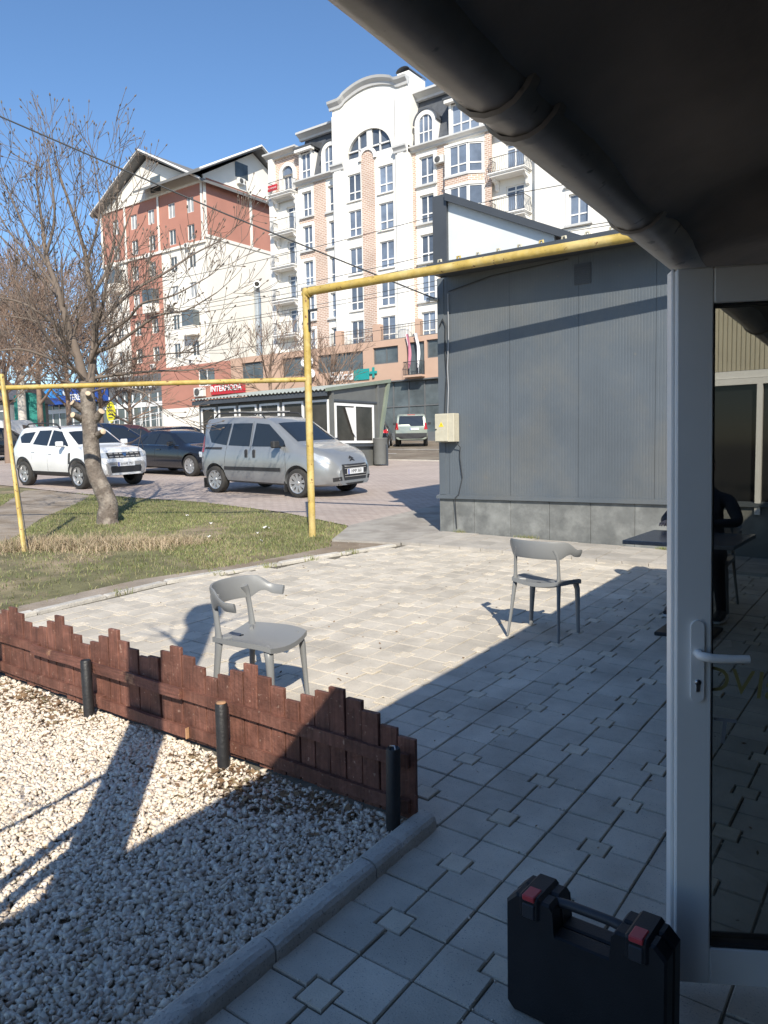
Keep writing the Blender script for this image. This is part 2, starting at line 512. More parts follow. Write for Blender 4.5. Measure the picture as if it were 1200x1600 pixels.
for c in cells:
    x, y = c[4], c[5]
    if y > 5.97 + 0.05 * (x + 4.2) or x > 1.86 or x < edge_x(y) + 0.06: continue
    if x < 0.07 and y < 0.06: continue
    if y < -3.4: continue
    dx, dy = x - camx, y - camy
    f_ = -0.588 * dx + 0.809 * dy; r_ = 0.809 * dx + 0.588 * dy
    vis = f_ > 1.6 and abs(r_) < 0.53 * f_ + 0.12 and not (r_ > 0.375 * f_ and f_ > 2.1)
    if x < -0.05 and f_ < 4.9 and r_ < -0.02 - .55 * (f_ - 3.15): vis = False
    keep.append((not vis, f_, c))
keep.sort(key=lambda t: (t[0], t[1]))
nb = 0; ns = 0; rest_v = []; rest_f = []
rest = MB()
rr = random.Random(3)
for hid, d, c in keep:
    t, px, py, rz, cx, cy = c
    z = gz(px, py) + 0.004 + rr.uniform(-.0032, .0032)
    tilt = Matrix.Rotation(rr.uniform(-.010, .010), 4, 'X') @ Matrix.Rotation(rr.uniform(-.010, .010), 4, 'Y')
    Mx = Matrix.Translation((px, py, z)) @ SQ.to_matrix().to_4x4() @ tilt @ Matrix.Rotation(rz + rr.uniform(-.006, .006), 4, 'Z')
    if t == 'b' and nb < 300 and not hid:
        o = link('paver', me_big, None, patio); o.matrix_local = Mx; nb += 1
    elif t == 's' and ns < 290:
        o = link('small_paver', me_sml, None, patio); o.matrix_local = Mx; ns += 1
    elif t == 'b':
        rest.add(mb_big.v, mb_big.f, False, Mx)
kind(rest.build('far_pavers', M_pavj, patio), 'stuff')

# raised walkway of blocks along the grey building
walk = sheet('walkway', [(-4.2, 5.93), (3.0, 6.27), (3.0, 7.02), (-4.2, 7.0)], 0.02, M_bed)
for i in range(24):
    for j in range(4):
        x0 = -4.2 + i * 0.3; y0 = 5.872 + 0.047 * (x0 + 4.2) + j * 0.275 * (1 - 0.042 * (x0 + 4.2))
        hh = 0.275 * (1 - 0.042 * (x0 + 4.2))
        if x0 + .15 > 3: continue
        mb = MB(); sft = 0.0
        q = [(x0 + .004, y0 + .004), (x0 + .296, y0 + .018), (x0 + .296, y0 + hh + .01), (x0 + .004, y0 + hh - .004)]
        zt = 0.045 + rr.uniform(-.004, .004)
        bot = [(a, b, gz(a, b) - .02) for a, b in q]; top = [(a, b, gz(a, b) + zt) for a, b in q]
        mb.add(bot + top, [(k, (k + 1) % 4, 4 + (k + 1) % 4, 4 + k) for k in range(4)] + [(4, 5, 6, 7)])
        mb.build('walkway_block', M_walk, walk)

# ------------------------------------------------------------------ gravel bed and its kerb
gbed = sheet('gravel_bed', [(-6.0, -6.0), (-0.07, -6.0), (-0.07, -0.02), (-6.0, -0.02)], -0.004, M_gbed)
kerb = sheet('gravel_kerb', [(-0.09, -4.0), (0.01, -4.0), (0.01, 0.0), (-0.09, 0.0)], -0.01, M_bed)
ys = [0.035, -0.40, -0.94, -1.48, -2.02, -2.56, -3.1]
for a, b in zip(ys[:-1], ys[1:]):
    mb = MB()
    prof = [(-0.085, -0.08), (-0.085, 0.040), (-0.078, 0.056), (-0.062, 0.066), (-0.037, .068), (-0.012, 0.068), (0.004, 0.060), (0.012, 0.045), (0.012, -0.08)]
    prof = [(x, z + 0.006) for x, z in prof]
    v = []; n = len(prof); ns_ = 14
    for k in range(ns_ + 1):
        y = b + .004 + (a - b - .008) * k / ns_
        chip = rr.uniform(.004, .012) if (k in (0, ns_) or rr.random() < .12) else 0
        for q, (x, z) in enumerate(prof):
            e = chip if q in (5, 6, 7) else chip * .3
            v.append((x - e * .6 + rr.uniform(-.0012, .0012), y, gz(x, y) + z - (e if z > 0 else 0) + rr.uniform(-.0012, .0012)))
    mb.add(v, [(k * n + i, k * n + (i + 1) % n, (k + 1) * n + (i + 1) % n, (k + 1) * n + i) for k in range(ns_) for i in range(n)] + [tuple(range(n - 1, -1, -1)), tuple(range(ns_ * n, ns_ * n + n))])
    o = mb.build('kerb_stone', M_conc, kerb)
    o.rotation_euler = (0, 0, rr.uniform(-.004, .004)); o.location = (rr.uniform(-.003, .003), 0, rr.uniform(-.004, .004))

def soup(name, verts, faces, m, k='stuff', parent=None):
    """big triangle soup from numpy arrays"""
    me = bpy.data.meshes.new(name)
    me.vertices.add(len(verts)); me.vertices.foreach_set('co', verts.astype(np.float32).ravel())
    nf = len(faces); w = faces.shape[1]
    me.loops.add(nf * w); me.loops.foreach_set('vertex_index', faces.astype(np.int32).ravel())
    me.polygons.add(nf); me.polygons.foreach_set('loop_start', np.arange(0, nf * w, w, dtype=np.int32))
    try:
        me.polygons.foreach_set('loop_total', np.full(nf, w, dtype=np.int32))
    except Exception:
        pass
    me.update(calc_edges=True); me.validate()
    o = link(name, me, m, parent)
    return kind(o, k)

rng = np.random.default_rng(5)
def gz_np(x, y):
    return 0.041 * (3.073 - 0.588 * x + 0.809 * y)
# angular chips: irregular boxes
CUB = np.array([(x, y, z) for x in (-1, 1) for y in (-1, 1) for z in (-1, 1)]) * .82
CUF = np.array([(0, 1, 3), (0, 3, 2), (4, 6, 7), (4, 7, 5), (0, 4, 5), (0, 5, 1), (2, 3, 7), (2, 7, 6), (0, 2, 6), (0, 6, 4), (1, 5, 7), (1, 7, 3)])
def stones(n, xs, ys, zs, size, flat=0.65):
    base = CUB[None] * rng.uniform(0.62, 1.25, (n, 8, 1)) + rng.normal(0, .16, (n, 8, 3))
    base = base * np.stack([size * rng.uniform(.85, 1.45, n), size * rng.uniform(.65, 1.05, n), size * rng.uniform(.5, .85, n)], -1)[:, None, :]
    a = rng.uniform(0, 2 * pi, (n, 3)) * np.array([.12, .12, 1])
    ca, sa = np.cos(a), np.sin(a)
    x, y, z = base[..., 0], base[..., 1], base[..., 2]
    y, z = y * ca[:, :1] - z * sa[:, :1], y * sa[:, :1] + z * ca[:, :1]
    x, z = x * ca[:, 1:2] + z * sa[:, 1:2], -x * sa[:, 1:2] + z * ca[:, 1:2]
    x, y = x * ca[:, 2:] - y * sa[:, 2:], x * sa[:, 2:] + y * ca[:, 2:]
    v = np.stack([x + xs[:, None], y + ys[:, None], z + zs[:, None]], -1).reshape(-1, 3)
    f = (CUF[None] + (np.arange(n) * 8)[:, None, None]).reshape(-1, 3)
    return v, f
n = 90000
gx_ = rng.uniform(-4.3, -0.09, n); gy_ = rng.uniform(-2.9, -0.015, n)
fcam = -0.588 * (gx_ - camx) + 0.809 * (gy_ - camy); rcam = 0.809 * (gx_ - camx) + 0.588 * (gy_ - camy)
sel = (fcam > 1.1) & (rcam > -0.85 * fcam - .4)
gx_, gy_ = gx_[sel], gy_[sel]
# thinner cover close to the fence, where the soil shows
thin = (gy_ > -0.30 - 0.12 * np.sin(gx_ * 5)) & (rng.uniform(0, 1, len(gx_)) < 0.30 - 0.34 * np.sin(gx_ * 3.1 + 1))
gx_, gy_ = gx_[~thin], gy_[~thin]
n = len(gx_)
sz = rng.uniform(.0062, .0125, n) * np.where(rng.uniform(0, 1, n) < .08, 1.35, 1)
v, f = stones(n, gx_, gy_, gz_np(gx_, gy_) + 0.004 + rng.uniform(0, .017, n), sz)
soup('gravel', v, f, M_grav, parent=gbed)

def blades(n, xs, ys, hgt, lean, width):
    a = rng.uniform(0, 2 * pi, n); l = rng.uniform(0, 1, n) * lean
    dx, dy = np.cos(a), np.sin(a)
    a2 = rng.uniform(0, 2 * pi, n)
    wx, wy = np.cos(a2) * width, np.sin(a2) * width
    z = gz_np(xs, ys) - 0.004
    b0 = np.stack([xs - wx, ys - wy, z], -1); b1 = np.stack([xs + wx, ys + wy, z], -1)
    m0 = np.stack([xs - wx * .7 + dx * l * .35, ys - wy * .7 + dy * l * .35, z + hgt * .6], -1); m1 = np.stack([xs + wx * .7 + dx * l * .35, ys + wy * .7 + dy * l * .35, z + hgt * .6], -1)
    tp = np.stack([xs + dx * l, ys + dy * l, z + hgt * rng.uniform(.8, 1, n)], -1)
    v = np.stack([b0, b1, m1, m0, tp], 1).reshape(-1, 3)
    k = (np.arange(n) * 5)[:, None]
    f = np.concatenate([k + np.array([[0, 1, 2]]), k + np.array([[0, 2, 3]]), k + np.array([[3, 2, 4]])], 0)
    return v, f

def in_poly_np(xs, ys, poly):
    c = np.zeros(len(xs), bool); j = len(poly) - 1
    for i in range(len(poly)):
        xi, yi = poly[i]; xj, yj = poly[j]
        if yi != yj:
            c ^= ((yi > ys) != (yj > ys)) & (xs < (xj - xi) * (ys - yi) / (yj - yi) + xi)
        j = i
    return c
def patchy(x, y):
    return (np.sin(x * 1.7 + 1.3 * np.sin(y * .9)) + np.sin(y * 2.3 + 1.1 * np.sin(x * 1.3 + 2)) + .7 * np.sin(x * 4.1 + y * 3.3) + .5 * np.sin(x * 9 - y * 7)) / 3.2

n = 150000
xs = rng.uniform(-17, -4.9, n); ys = rng.uniform(0.0, 8.2, n)
ok = in_poly_np(xs, ys, LAWN) & ~in_poly_np(xs, ys, PATH)
fc = -0.588 * (xs - camx) + 0.809 * (ys - camy); rc = 0.809 * (xs - camx) + 0.588 * (ys - camy)
ok &= (rc > -0.62 * fc - .3) & (patchy(xs, ys) > -0.45 + rng.normal(0, .25, n))
# the lower left of the lawn is scuffed and thin
ok &= ~((ys < 3.2 - .35 * (xs + 5)) & (xs > -9.2) & (rng.uniform(0, 1, n) < .72 + .3 * patchy(xs * 1.7 + 3, ys * 1.7)))
xs, ys = xs[ok], ys[ok]
v, f = blades(len(xs), xs, ys, rng.uniform(.02, .06, len(xs)), .05, .0042)
soup('grass', v, f, M_blade)
tag(bpy.data.objects['grass'], 'short green grass of the lawn around the bare tree', 'grass')
# dry tuft between the leaning yellow pole and the tree
n = 15000
u = rng.normal(0, 1, (n, 2))
xs = -8.0 + u[:, 0] * .7 + u[:, 1] * .3; ys = 3.55 + u[:, 1] * .6 + .3 * u[:, 0]
# clumps: pull blades towards scattered centres
cc = rng.normal(0, 1, (70, 2)); cxs = -8.0 + cc[:, 0] * .62 + cc[:, 1] * .3; cys = 3.55 + cc[:, 1] * .5 + .25 * cc[:, 0]; chh = rng.uniform(.2, .8, 70) ** 1.3
ci = rng.integers(0, 70, n)
pull = rng.uniform(.55, 1, n)
xs = xs * (1 - pull) + (cxs[ci] + rng.normal(0, .09, n)) * pull; ys = ys * (1 - pull) + (cys[ci] + rng.normal(0, .09, n)) * pull
ok = in_poly_np(xs, ys, LAWN) & ~in_poly_np(xs, ys, PATH)
xs, ys, hh_ = xs[ok], ys[ok], chh[ci][ok]
v, f = blades(len(xs), xs, ys, rng.uniform(.05, .30, len(xs)) * hh_, .20, .0038)
soup('dry_grass', v, f, M_straw)
tag(bpy.data.objects['dry_grass'], 'straw coloured dead grass tuft beside the leaning yellow pole', 'dry grass')
# dead leaves along the foot of the fence and on the lawn edge
def flakes(xs, ys, s, m, name, parent=None, zz=.012):
    n = len(xs); a = rng.uniform(0, 2 * pi, n); t = rng.uniform(-.5, .5, (n, 2)); s = s * rng.uniform(.6, 1.3, n)
    ca, sa = np.cos(a), np.sin(a); q = []
    for (px, py) in ((-1, 0), (0, -.55), (1, 0), (0, .55)):
        X = (px * ca - py * sa) * s; Y = (px * sa + py * ca) * s
        q.append(np.stack([xs + X, ys + Y, gz_np(xs, ys) + zz + (X * t[:, 0] + Y * t[:, 1])], -1))
    v = np.stack(q, 1).reshape(-1, 3)
    f = (np.arange(n) * 4)[:, None] + np.array([[0, 1, 2, 3]])
    return soup(name, v, f, m, parent=parent)
xs = rng.uniform(-4.2, -.3, 1500); ys = -.05 - np.abs(rng.normal(0, .17, 1500)); ok = np.sin(xs * 3.1 + 1) + rng.normal(0, .4, 1500) < -.05
flakes(xs[ok], ys[ok], .02, M_leaf, 'dead_leaves', gbed, .024)
xs = rng.uniform(-3.5, -.2, 160); ys = rng.uniform(-2.2, -.2, 160)
flakes(xs, ys, .014, M_leaf, 'scattered_leaves', gbed, .024)

# scraps of paper and tufts of weeds
for k, (x, y, s_) in enumerate(((-8.1, 5.9, .05), (-7.0, 4.9, .035), (-9.3, 6.4, .03), (-6.9, 6.0, .06), (-8.9, 3.4, .03), (-6.0, 5.0, .03), (-6.6, 5.5, .035))):
    mb = MB(); mb.grid(lambda u, v: (x + s_ * (u - .5) * 1.8, y + s_ * (v - .5), gz(x, y) + .04 + .02 * sin(u * 5 + k) * cos(v * 4)), 3, 3)
    tag(mb.build('paper_scrap', M_paper), 'small white scrap of paper lying in the lawn grass', 'litter', 'paper scraps on the lawn')
px_ = np.concatenate([rng.normal(c, .05, 90) for c in (-2.9, -2.75, -1.0, -.8, -3.9)]); py_ = 6.955 + rng.normal(0, .015, len(px_))
v, f = blades(len(px_), px_, py_, rng.uniform(.06, .12, len(px_)), .05, .004)
soup('wall_weeds', v, f, M_blade)
ex_ = np.concatenate([rng.normal(0, .05, 70) + c for c in (-4.72, -4.9, -4.55, -5.02, -4.4)]); ey_ = np.concatenate([rng.normal(0, .06, 70) + c for c in (3.8, 3.2, 4.4, 2.0, 5.0)])
v, f = blades(len(ex_), ex_, ey_, rng.uniform(.03, .08, len(ex_)), .06, .004)
soup('edging_weeds', v, f, M_blade)

xs = rng.uniform(-4.5, 1.6, 260); ys = rng.uniform(.1, 5.6, 260)
ok = xs > -4.4
flakes(xs[ok], ys[ok], .011, M_leaf, 'patio_debris', patio, .009)
n = 2600
kx = rng.integers(-24, 9, n) * (MOD / 2); side = rng.uniform(0, 1, n) < .5
xs = np.where(side, kx + rng.normal(0, .006, n), rng.uniform(-4.6, 1.8, n)); ys = np.where(side, rng.uniform(-2, 5.7, n), .065 + rng.integers(-10, 28, n) * (MOD / 2) + rng.normal(0, .006, n))
ok = ((ys > .05) | (xs > .05)) & (xs > -4.4 - .1 * ys)
xs, ys = xs[ok], ys[ok]
v, f = stones(len(xs), xs, ys, gz_np(xs, ys) + .006, rng.uniform(.0015, .0042, len(xs)))
soup('paving_grit', v, f, M_grav, parent=patio)

# ================================================================== near things
M_wood = pm('stained_wood', (0.138, 0.056, 0.038), 0.7, var=0.3, vs=9, bump=0.3, bs=60, objvar=0.16, col2=(0.18, 0.078, 0.055), c2s=6, speck=(45, 0.68, (0.32, 0.20, 0.15)))
M_wood2 = pm('peeling_wood', (0.14, 0.058, 0.042), 0.75, var=0.3, vs=7, bump=0.5, bs=50, col2=(0.36, 0.20, 0.12), c2s=9, c2lo=0.58, c2hi=0.68)
# wood grain running up the boards
def grainy(m, axis='Z', sc=(60, 60, 3)):
    nt = m.node_tree; N = nt.nodes; L = nt.links; b = N['Principled BSDF']
    geo = N.new('ShaderNodeNewGeometry'); mp = N.new('ShaderNodeVectorMath'); mp.operation = 'MULTIPLY'; mp.inputs[1].default_value = sc
    L.new(geo.outputs['Position'], mp.inputs[0])
    n = N.new('ShaderNodeTexNoise'); n.inputs['Scale'].default_value = 1; n.inputs['Detail'].default_value = 5
    L.new(mp.outputs[0], n.inputs['Vector'])
    mr = N.new('ShaderNodeMapRange'); mr.inputs[1].default_value = .3; mr.inputs[2].default_value = .7; mr.inputs[3].default_value = .72; mr.inputs[4].default_value = 1.25
    L.new(n.outputs[0], mr.inputs[0])
    src = b.inputs['Base Color'].links[0].from_socket
    vm = N.new('ShaderNodeVectorMath'); vm.operation = 'SCALE'
    L.new(src, vm.inputs[0]); L.new(mr.outputs[0], vm.inputs['Scale']); L.new(vm.outputs[0], b.inputs['Base Color'])
    return m
grainy(M_wood, sc=(70, 70, 4)); grainy(M_wood2, sc=(4, 80, 80))
M_blk = pm('black_paint', (0.018, 0.018, 0.020), 0.5, var=0.2, vs=20, bump=0.15, bs=60)
M_cut = pm('cut_wood', (0.42, 0.24, 0.13), 0.8, var=0.25, vs=30)
M_chair = pm('grey_plastic', (0.215, 0.22, 0.222), 0.38, var=0.04, vs=3, spec=0.45)
M_case = pm('black_case_plastic', (0.016, 0.017, 0.021), 0.5, var=0.2, vs=6, bump=0.12, bs=260, spec=0.35)
M_case2 = pm('dark_trim_plastic', (0.035, 0.037, 0.045), 0.45, var=0.1)
M_red = pm('red_latch', (0.55, 0.06, 0.07), 0.4, var=0.1)
M_pvc = pm('white_pvc', (0.80, 0.79, 0.77), 0.35, var=0.04, vs=3, spec=0.4)
M_pvcd = pm('gasket', (0.02, 0.02, 0.02), 0.7, var=0)
M_steel = pm('lock_steel', (0.45, 0.45, 0.46), 0.35, metal=1.0, var=0.1)
M_glass = glass_mat('door_glass', (0.62, 0.61, 0.57), 0.02)
M_fab = pm('dark_canopy_fabric', (0.20, 0.17, 0.14), 0.8, var=0.4, vs=1.3, bump=0.1, bs=30)
M_gut = pm('brown_gutter', (0.27, 0.235, 0.195), 0.35, spec=0.6, var=0.25, vs=6, bump=0.05, bs=20, speck=(25, 0.66, (0.06, 0.05, 0.04)))
M_shop = pm('shop_render', (0.33, 0.31, 0.28), 0.9, var=0.12, vs=2, bump=0.2, bs=60)
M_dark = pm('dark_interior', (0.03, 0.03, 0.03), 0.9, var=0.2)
M_tbl = pm('dark_table_top', (0.10, 0.108, 0.125), 0.22, var=0.25, vs=90, speck=(160, 0.6, (0.14, 0.15, 0.17)))
M_cup = pm('paper_cup', (0.72, 0.66, 0.60), 0.6, var=0.05)
M_cupr = pm('cup_print', (0.5, 0.05, 0.05), 0.6, var=0.05)
M_cloth = pm('dark_clothing', (0.020, 0.020, 0.026), 0.9, var=0.3, vs=6, bump=0.3, bs=30)
M_jean = pm('dark_trousers', (0.022, 0.024, 0.032), 0.9, var=0.3, vs=8, bump=0.2, bs=40)
M_skin = pm('skin', (0.42, 0.25, 0.18), 0.55, var=0.1, vs=8)
M_hair = pm('dark_hair', (0.018, 0.013, 0.010), 0.6, var=0.3, vs=40, bump=0.4, bs=80)
M_shoe = pm('shoe', (0.03, 0.03, 0.035), 0.6, var=0.1)
M_sole = pm('shoe_sole', (0.6, 0.6, 0.6), 0.7, var=0.05)
M_lety = pm('yellow_letters', (0.22, 0.19, 0.07), 0.6, var=0.05)
M_letw = pm('pale_letters', (0.20, 0.21, 0.23), 0.6, var=0.05)

# ------------------------------------------------------------------ picket fence
fence = thing('picket_fence', 'low brown stained picket fence with stepped board tops along the gravel', 'fence', (0, 0, 0))
HP = [0.535, 0.495, 0.455, 0.415, 0.445, 0.49]
rr = random.Random(11)
PW = 0.0945
for k in range(47):
    x1 = -0.068 - k * PW; x0 = x1 - PW + 0.004 + rr.uniform(0, .004)
    hh = [0.385, 0.415, 0.455, 0.495][k] if k < 4 else HP[(-(k - 4)) % 6]
    hh += rr.uniform(-.008, .008)
    zb = gz((x0 + x1) / 2, 0) + 0.03
    mb = MB()
    tl = rr.uniform(-.004, .004)
    mb.cbox(x0, x1, -0.010 + rr.uniform(-.003, .002), 0.010 + rr.uniform(-.002, .002), 0, hh - 0.03, 0.0025)
    o = mb.build('board', M_wood, fence)
    o.location = (0, 0, zb); o.rotation_euler = (rr.uniform(-.012, .012), tl, 0)
def rail(xa, xb, z, m, hgt=0.058, y0=-0.036):
    mb = MB(); n = 7; v = []
    for i in range(n + 1):
        x = xa + (xb - xa) * i / n; j = rr.uniform(-.003, .003)
        zz = gz(x, 0) + z + j
        v += [(x, y0, zz), (x, y0 + .0215, zz), (x, y0 + .0215, zz + hgt), (x, y0, zz + hgt + rr.uniform(-.002, .002))]
    f = [(i * 4 + k, i * 4 + (k + 1) % 4, (i + 1) * 4 + (k + 1) % 4, (i + 1) * 4 + k) for i in range(n) for k in range(4)]
    f += [(3, 2, 1, 0), (n * 4, n * 4 + 1, n * 4 + 2, n * 4 + 3)]
    mb.add(v, f)
    return mb.build('rail', m, fence)
rail(-0.09, -1.58, 0.262, M_wood); rail(-1.54, -3.02, 0.27, M_wood2, y0=-0.060); rail(-2.98, -4.45, 0.272, M_wood)
rail(-0.09, -1.62, 0.062, M_wood); rail(-1.50, -2.3, 0.066, M_wood, y0=-0.060); rail(-2.28, -4.45, 0.07, M_wood)
mb = MB(); mb.cbox(-1.505, -1.4985, -0.0605, -0.038, gz(-1.5, 0) + .062, gz(-1.5, 0) + .124, .002)
mb.build('rail_end', M_cut, fence)
for (px, hh, lean) in ((-0.125, 0.375, 0.02), (-1.17, 0.345, 0.0), (-2.33, 0.36, -0.02), (-3.45, 0.36, 0.0)):
    mb = MB(); r = 0.031
    mb.lathe([(0.0, -0.06), (r, -0.06), (r, hh - .006), (r - .004, hh), (r - .008, hh - .004), (0.0, hh - .012)], 14)
    o = mb.build('post', M_blk, fence, sharp=40); o.location = (px, -0.098, gz(px, -.1)); o.rotation_euler = (0, lean, 0)
    if px == -0.125:
        t = MB(); t.tube([(-.012, 0, hh - .02), (-.012, -.004, hh + .008), (.012, -.008, hh + .014), (.02, -.01, hh - .006)], .0035, 5)
        tt = t.build('wire_tie', M_steel, o)
    if px == -1.17:
        t = MB(); t.lathe([(0, hh + .001), (r - .004, hh + .001), (r - .009, hh + .006), (0, hh + .008)], 12); t.build('wooden_plug', M_cut, o)

# ------------------------------------------------------------------ chairs (front towards -y)
def sstep(t):
    t = max(0., min(1., t)); return t * t * (3 - 2 * t)
def make_chair(label):
    root = thing('plastic_chair', label, 'chair', group='grey plastic chairs on the patio')
    # seat: saddle-shaped shell
    def seat_pt(u, v, top):
        x = (u - .5) * 2; y = (v - .5) * 2
        e = 1.0 - 0.10 * (y > 0) * y * y
        X = 0.222 * x * (1 - 0.05 * y) * math.sqrt(max(0, 1 - 0.16 * y * y))
        Y = 0.222 * y * math.sqrt(max(0, 1 - 0.14 * x * x))
        z = 0.462 - 0.036 * (1 - x * x) * (1 - 0.3 * y * y) - 0.020 * max(0, -y) ** 3 + (0.006 * y)
        return (X, Y, z if top else z - 0.040 + 0.010 * max(abs(x), abs(y)) ** 4)
    mb = MB()
    nn = 16
    mb.grid(lambda a, b: seat_pt(a, b, True), nn, nn)
    mb.grid(lambda a, b: seat_pt(b, a, False), nn, nn)
    rim = [(i / nn, 0) for i in range(nn)] + [(1, i / nn) for i in range(nn)] + [(1 - i / nn, 1) for i in range(nn)] + [(0, 1 - i / nn) for i in range(nn)]
    k = len(rim)
    mb.add([seat_pt(a, b, True) for a, b in rim] + [seat_pt(a, b, False) for a, b in rim], [(k + i, k + (i + 1) % k, (i + 1) % k, i) for i in range(k)], True)
    seat = mb.build('seat', M_chair, root, sharp=60)
    hole = MB(); hole.lathe([(0, .002), (.014, .002), (.014, -.002)], 12, Matrix.Translation((0, .13, seat_pt(.5, .79, True)[2])) @ Matrix.Diagonal((1.3, .8, 1, 1)))
    hole.build('drain_hole', M_pvcd, seat)
    # backrest: band that wraps round to two short arms
    def back_pt(u, side):
        a = (u - .5) * 2                                  # -1 .. 1 along the band
        ang = a * rad(95)
        rx, ry = 0.262, 0.245
        x = rx * sin(ang); y = 0.005 + ry * cos(ang)
        e = abs(a)
        zt = 0.775 - 0.010 * e * e - 0.060 * sstep((e - .55) / .30)
        hb = 0.145 - 0.080 * sstep((e - .46) / .30)
        return x, y, zt, hb
    mb = MB(); n = 40; v = []
    for i in range(n + 1):
        x, y, zt, hb = back_pt(i / n, 0)
        nx, ny = x / .262, (y - .005) / .245; l = math.hypot(nx, ny); nx /= l; ny /= l
        th = 0.011
        lean = 0.02
        for (o_, z_) in ((th * .5, -.006), (th, -.02), (th, -hb + .02), (th * .5, -hb + .003), (-th * .5, -hb + .003), (-th, -hb + .02), (-th, -.02), (-th * .5, -.006)):
            w = 1 + 0.0
            tilt = lean * (z_ + hb) / hb
            v.append((x + nx * (o_ + tilt), y + ny * (o_ + tilt), zt + z_))
    f = [(i * 8 + k, i * 8 + (k + 1) % 8, (i + 1) * 8 + (k + 1) % 8, (i + 1) * 8 + k) for i in range(n) for k in range(8)]
    f += [tuple(range(7, -1, -1)), tuple(range(n * 8, n * 8 + 8))]
    mb.add(v, f, True)
    mb.build('backrest', M_chair, root, sharp=50)
    for s in (-1, 1):
        # front legs
        mb = MB()
        mb.tube([(s * .165, -.155, .428), (s * .180, -.170, .415), (s * .192, -.182, .36), (s * .198, -.190, .2), (s * .206, -.200, 0)], [.020, .030, .026, .020, .0155], 10, flat=.8)
        mb.build('leg', M_chair, root, sharp=60)
        # rear legs run up to the backrest and flare into it
        mb = MB()
        mb.tube([(s * .212, .212, 0), (s * .196, .192, .2), (s * .186, .176, .36), (s * .180, .168, .44), (s * .180, .172, .50), (s * .178, .180, .58), (s * .175, .188, .64), (s * .166, .194, .675), (s * .150, .202, .71)],
                [.0155, .0195, .023, .027, .021, .0185, .020, .027, .034], 10, flat=.6)
        mb.build('leg', M_chair, root, sharp=60)
        mb = MB(); mb.tube([(s * .178, .170, .44), (s * .150, .150, .447), (s * .11, .13, .447)], [.017, .016, .012], 8)
        mb.build('seat_bracket', M_chair, root)
    return root
ch1 = make_chair('grey plastic chair facing right close behind the picket fence')
ch1.location = (-1.60, 0.61, gz(-1.60, .61) + .006); ch1.rotation_euler = (0, -0.02, rad(103))
ch2 = copy_tree(ch1)
ch2['label'] = 'grey plastic chair seen from behind at the edge of the canopy shadow'
ch2.location = (-0.79, 2.93, gz(-.79, 2.93) + .006); ch2.rotation_euler = (0.03, -0.02, rad(180))

# ------------------------------------------------------------------ black tool case
case = thing('tool_case', 'black plastic tool case with red latches standing beside the door', 'tool case', (0.93, -0.625, gz(.93, -.62) + .004), rad(-2))
W2 = 0.232; HT = 0.365
mb = MB()
def shell(mb, y0, y1):
    # outline with a gap for the handle in the top edge
    pts = [(-W2 + .02, 0), (W2 - .02, 0), (W2, .02), (W2, HT - .03), (W2 - .03, HT), (.098, HT), (.088, HT - .012), (.082, HT - .085), (-.082, HT - .085), (-.088, HT - .012), (-.098, HT), (-W2 + .03, HT), (-W2, HT - .03), (-W2, .02)]
    n = len(pts)
    for (ya, yb, ins0, ins1) in ((y0, y0 + .008, .006, 0), (y0 + .008, y1 - .008, 0, 0), (y1 - .008, y1, 0, .006)):
        def rg(y, ins):
            return [(x * (1 - ins / W2), y, .5 * HT + (z - .5 * HT) * (1 - ins / (HT * .5))) for x, z in pts]
        v = rg(ya, ins0) + rg(yb, ins1)
        mb.add(v, [(i, (i + 1) % n, n + (i + 1) % n, n + i) for i in range(n)])
    # end faces (split so that they stay planar and convex)
    for y, ins in ((y0, .006), (y1, .006)):
        q = [(x * (1 - ins / W2), y, .5 * HT + (z - .5 * HT) * (1 - ins / (HT * .5))) for x, z in pts]
        mb.add(q, [(0, 1, 2, 7, 8, 13), (2, 3, 4, 5, 6, 7), (13, 8, 9, 10, 11, 12)])
shell(mb, -.062, -.002)
mb.build('front_half', M_case, case)
mb = MB(); shell(mb, .002, .062); mb.build('back_half', M_case, case)
h_ = MB(); h_.tube([(-.105, 0, HT - .025), (-.095, 0, HT - .02), (-.06, 0, HT - .016), (.06, 0, HT - .016), (.095, 0, HT - .02), (.105, 0, HT - .025)], [.017, .015, .0135, .0135, .015, .017], 12)
h_.build('handle', M_case2, case)
for s in (-1, 1):
    mb = MB(); mb.cbox(s * .155 - .034, s * .155 + .034, -.069, .069, HT - .062, HT + .010, .009)
    hd = mb.build('latch_housing', M_case, case)
    mb = MB(); mb.cbox(s * .155 - .019, s * .155 + .019, -.0735, -.02, HT - .004, HT + .0135, .003)
    mb.build('latch', M_red, hd)
    mb = MB(); mb.cbox(s * .155 - .019, s * .155 + .019, -.0735, -.066, HT - .055, HT - .012, .003)
    mb.build('latch_tongue', M_case2, hd)

# ------------------------------------------------------------------ open glass door (hinged on the right)
DW, DH = 0.92, 2.072
door = thing('glass_door', 'open white framed glass door with lever handle at the right edge', 'door', (1.085, -0.352, 0.153), rad(27.5))
door.rotation_euler = (0, rad(-0.6), rad(27.5))
mb = MB(); F = 0.098; T = 0.034
def frame_bar(x0, x1, z0, z1, vertical):
    m_ = MB(); m_.cbox(x0, x1, -T, T, z0, z1, .004); return m_
for (a, b, c, d) in ((0, F, 0, DH), (DW - F, DW, 0, DH)):
    frame_bar(a, b, c, d, 1).build('stile', M_pvc, door)
for (c, d) in ((0, F + .015), (DH - F, DH)):
    frame_bar(F - .0005, DW - F + .0005, c + .0005, d - .0005, 0).build('rail', M_pvc, door)
mb = MB(); mb.cbox(-0.009, 0.002, -.012, T + .010, .052, DH + .004, .003); mb.build('edge_lip', M_pvc, door)
mb = MB()
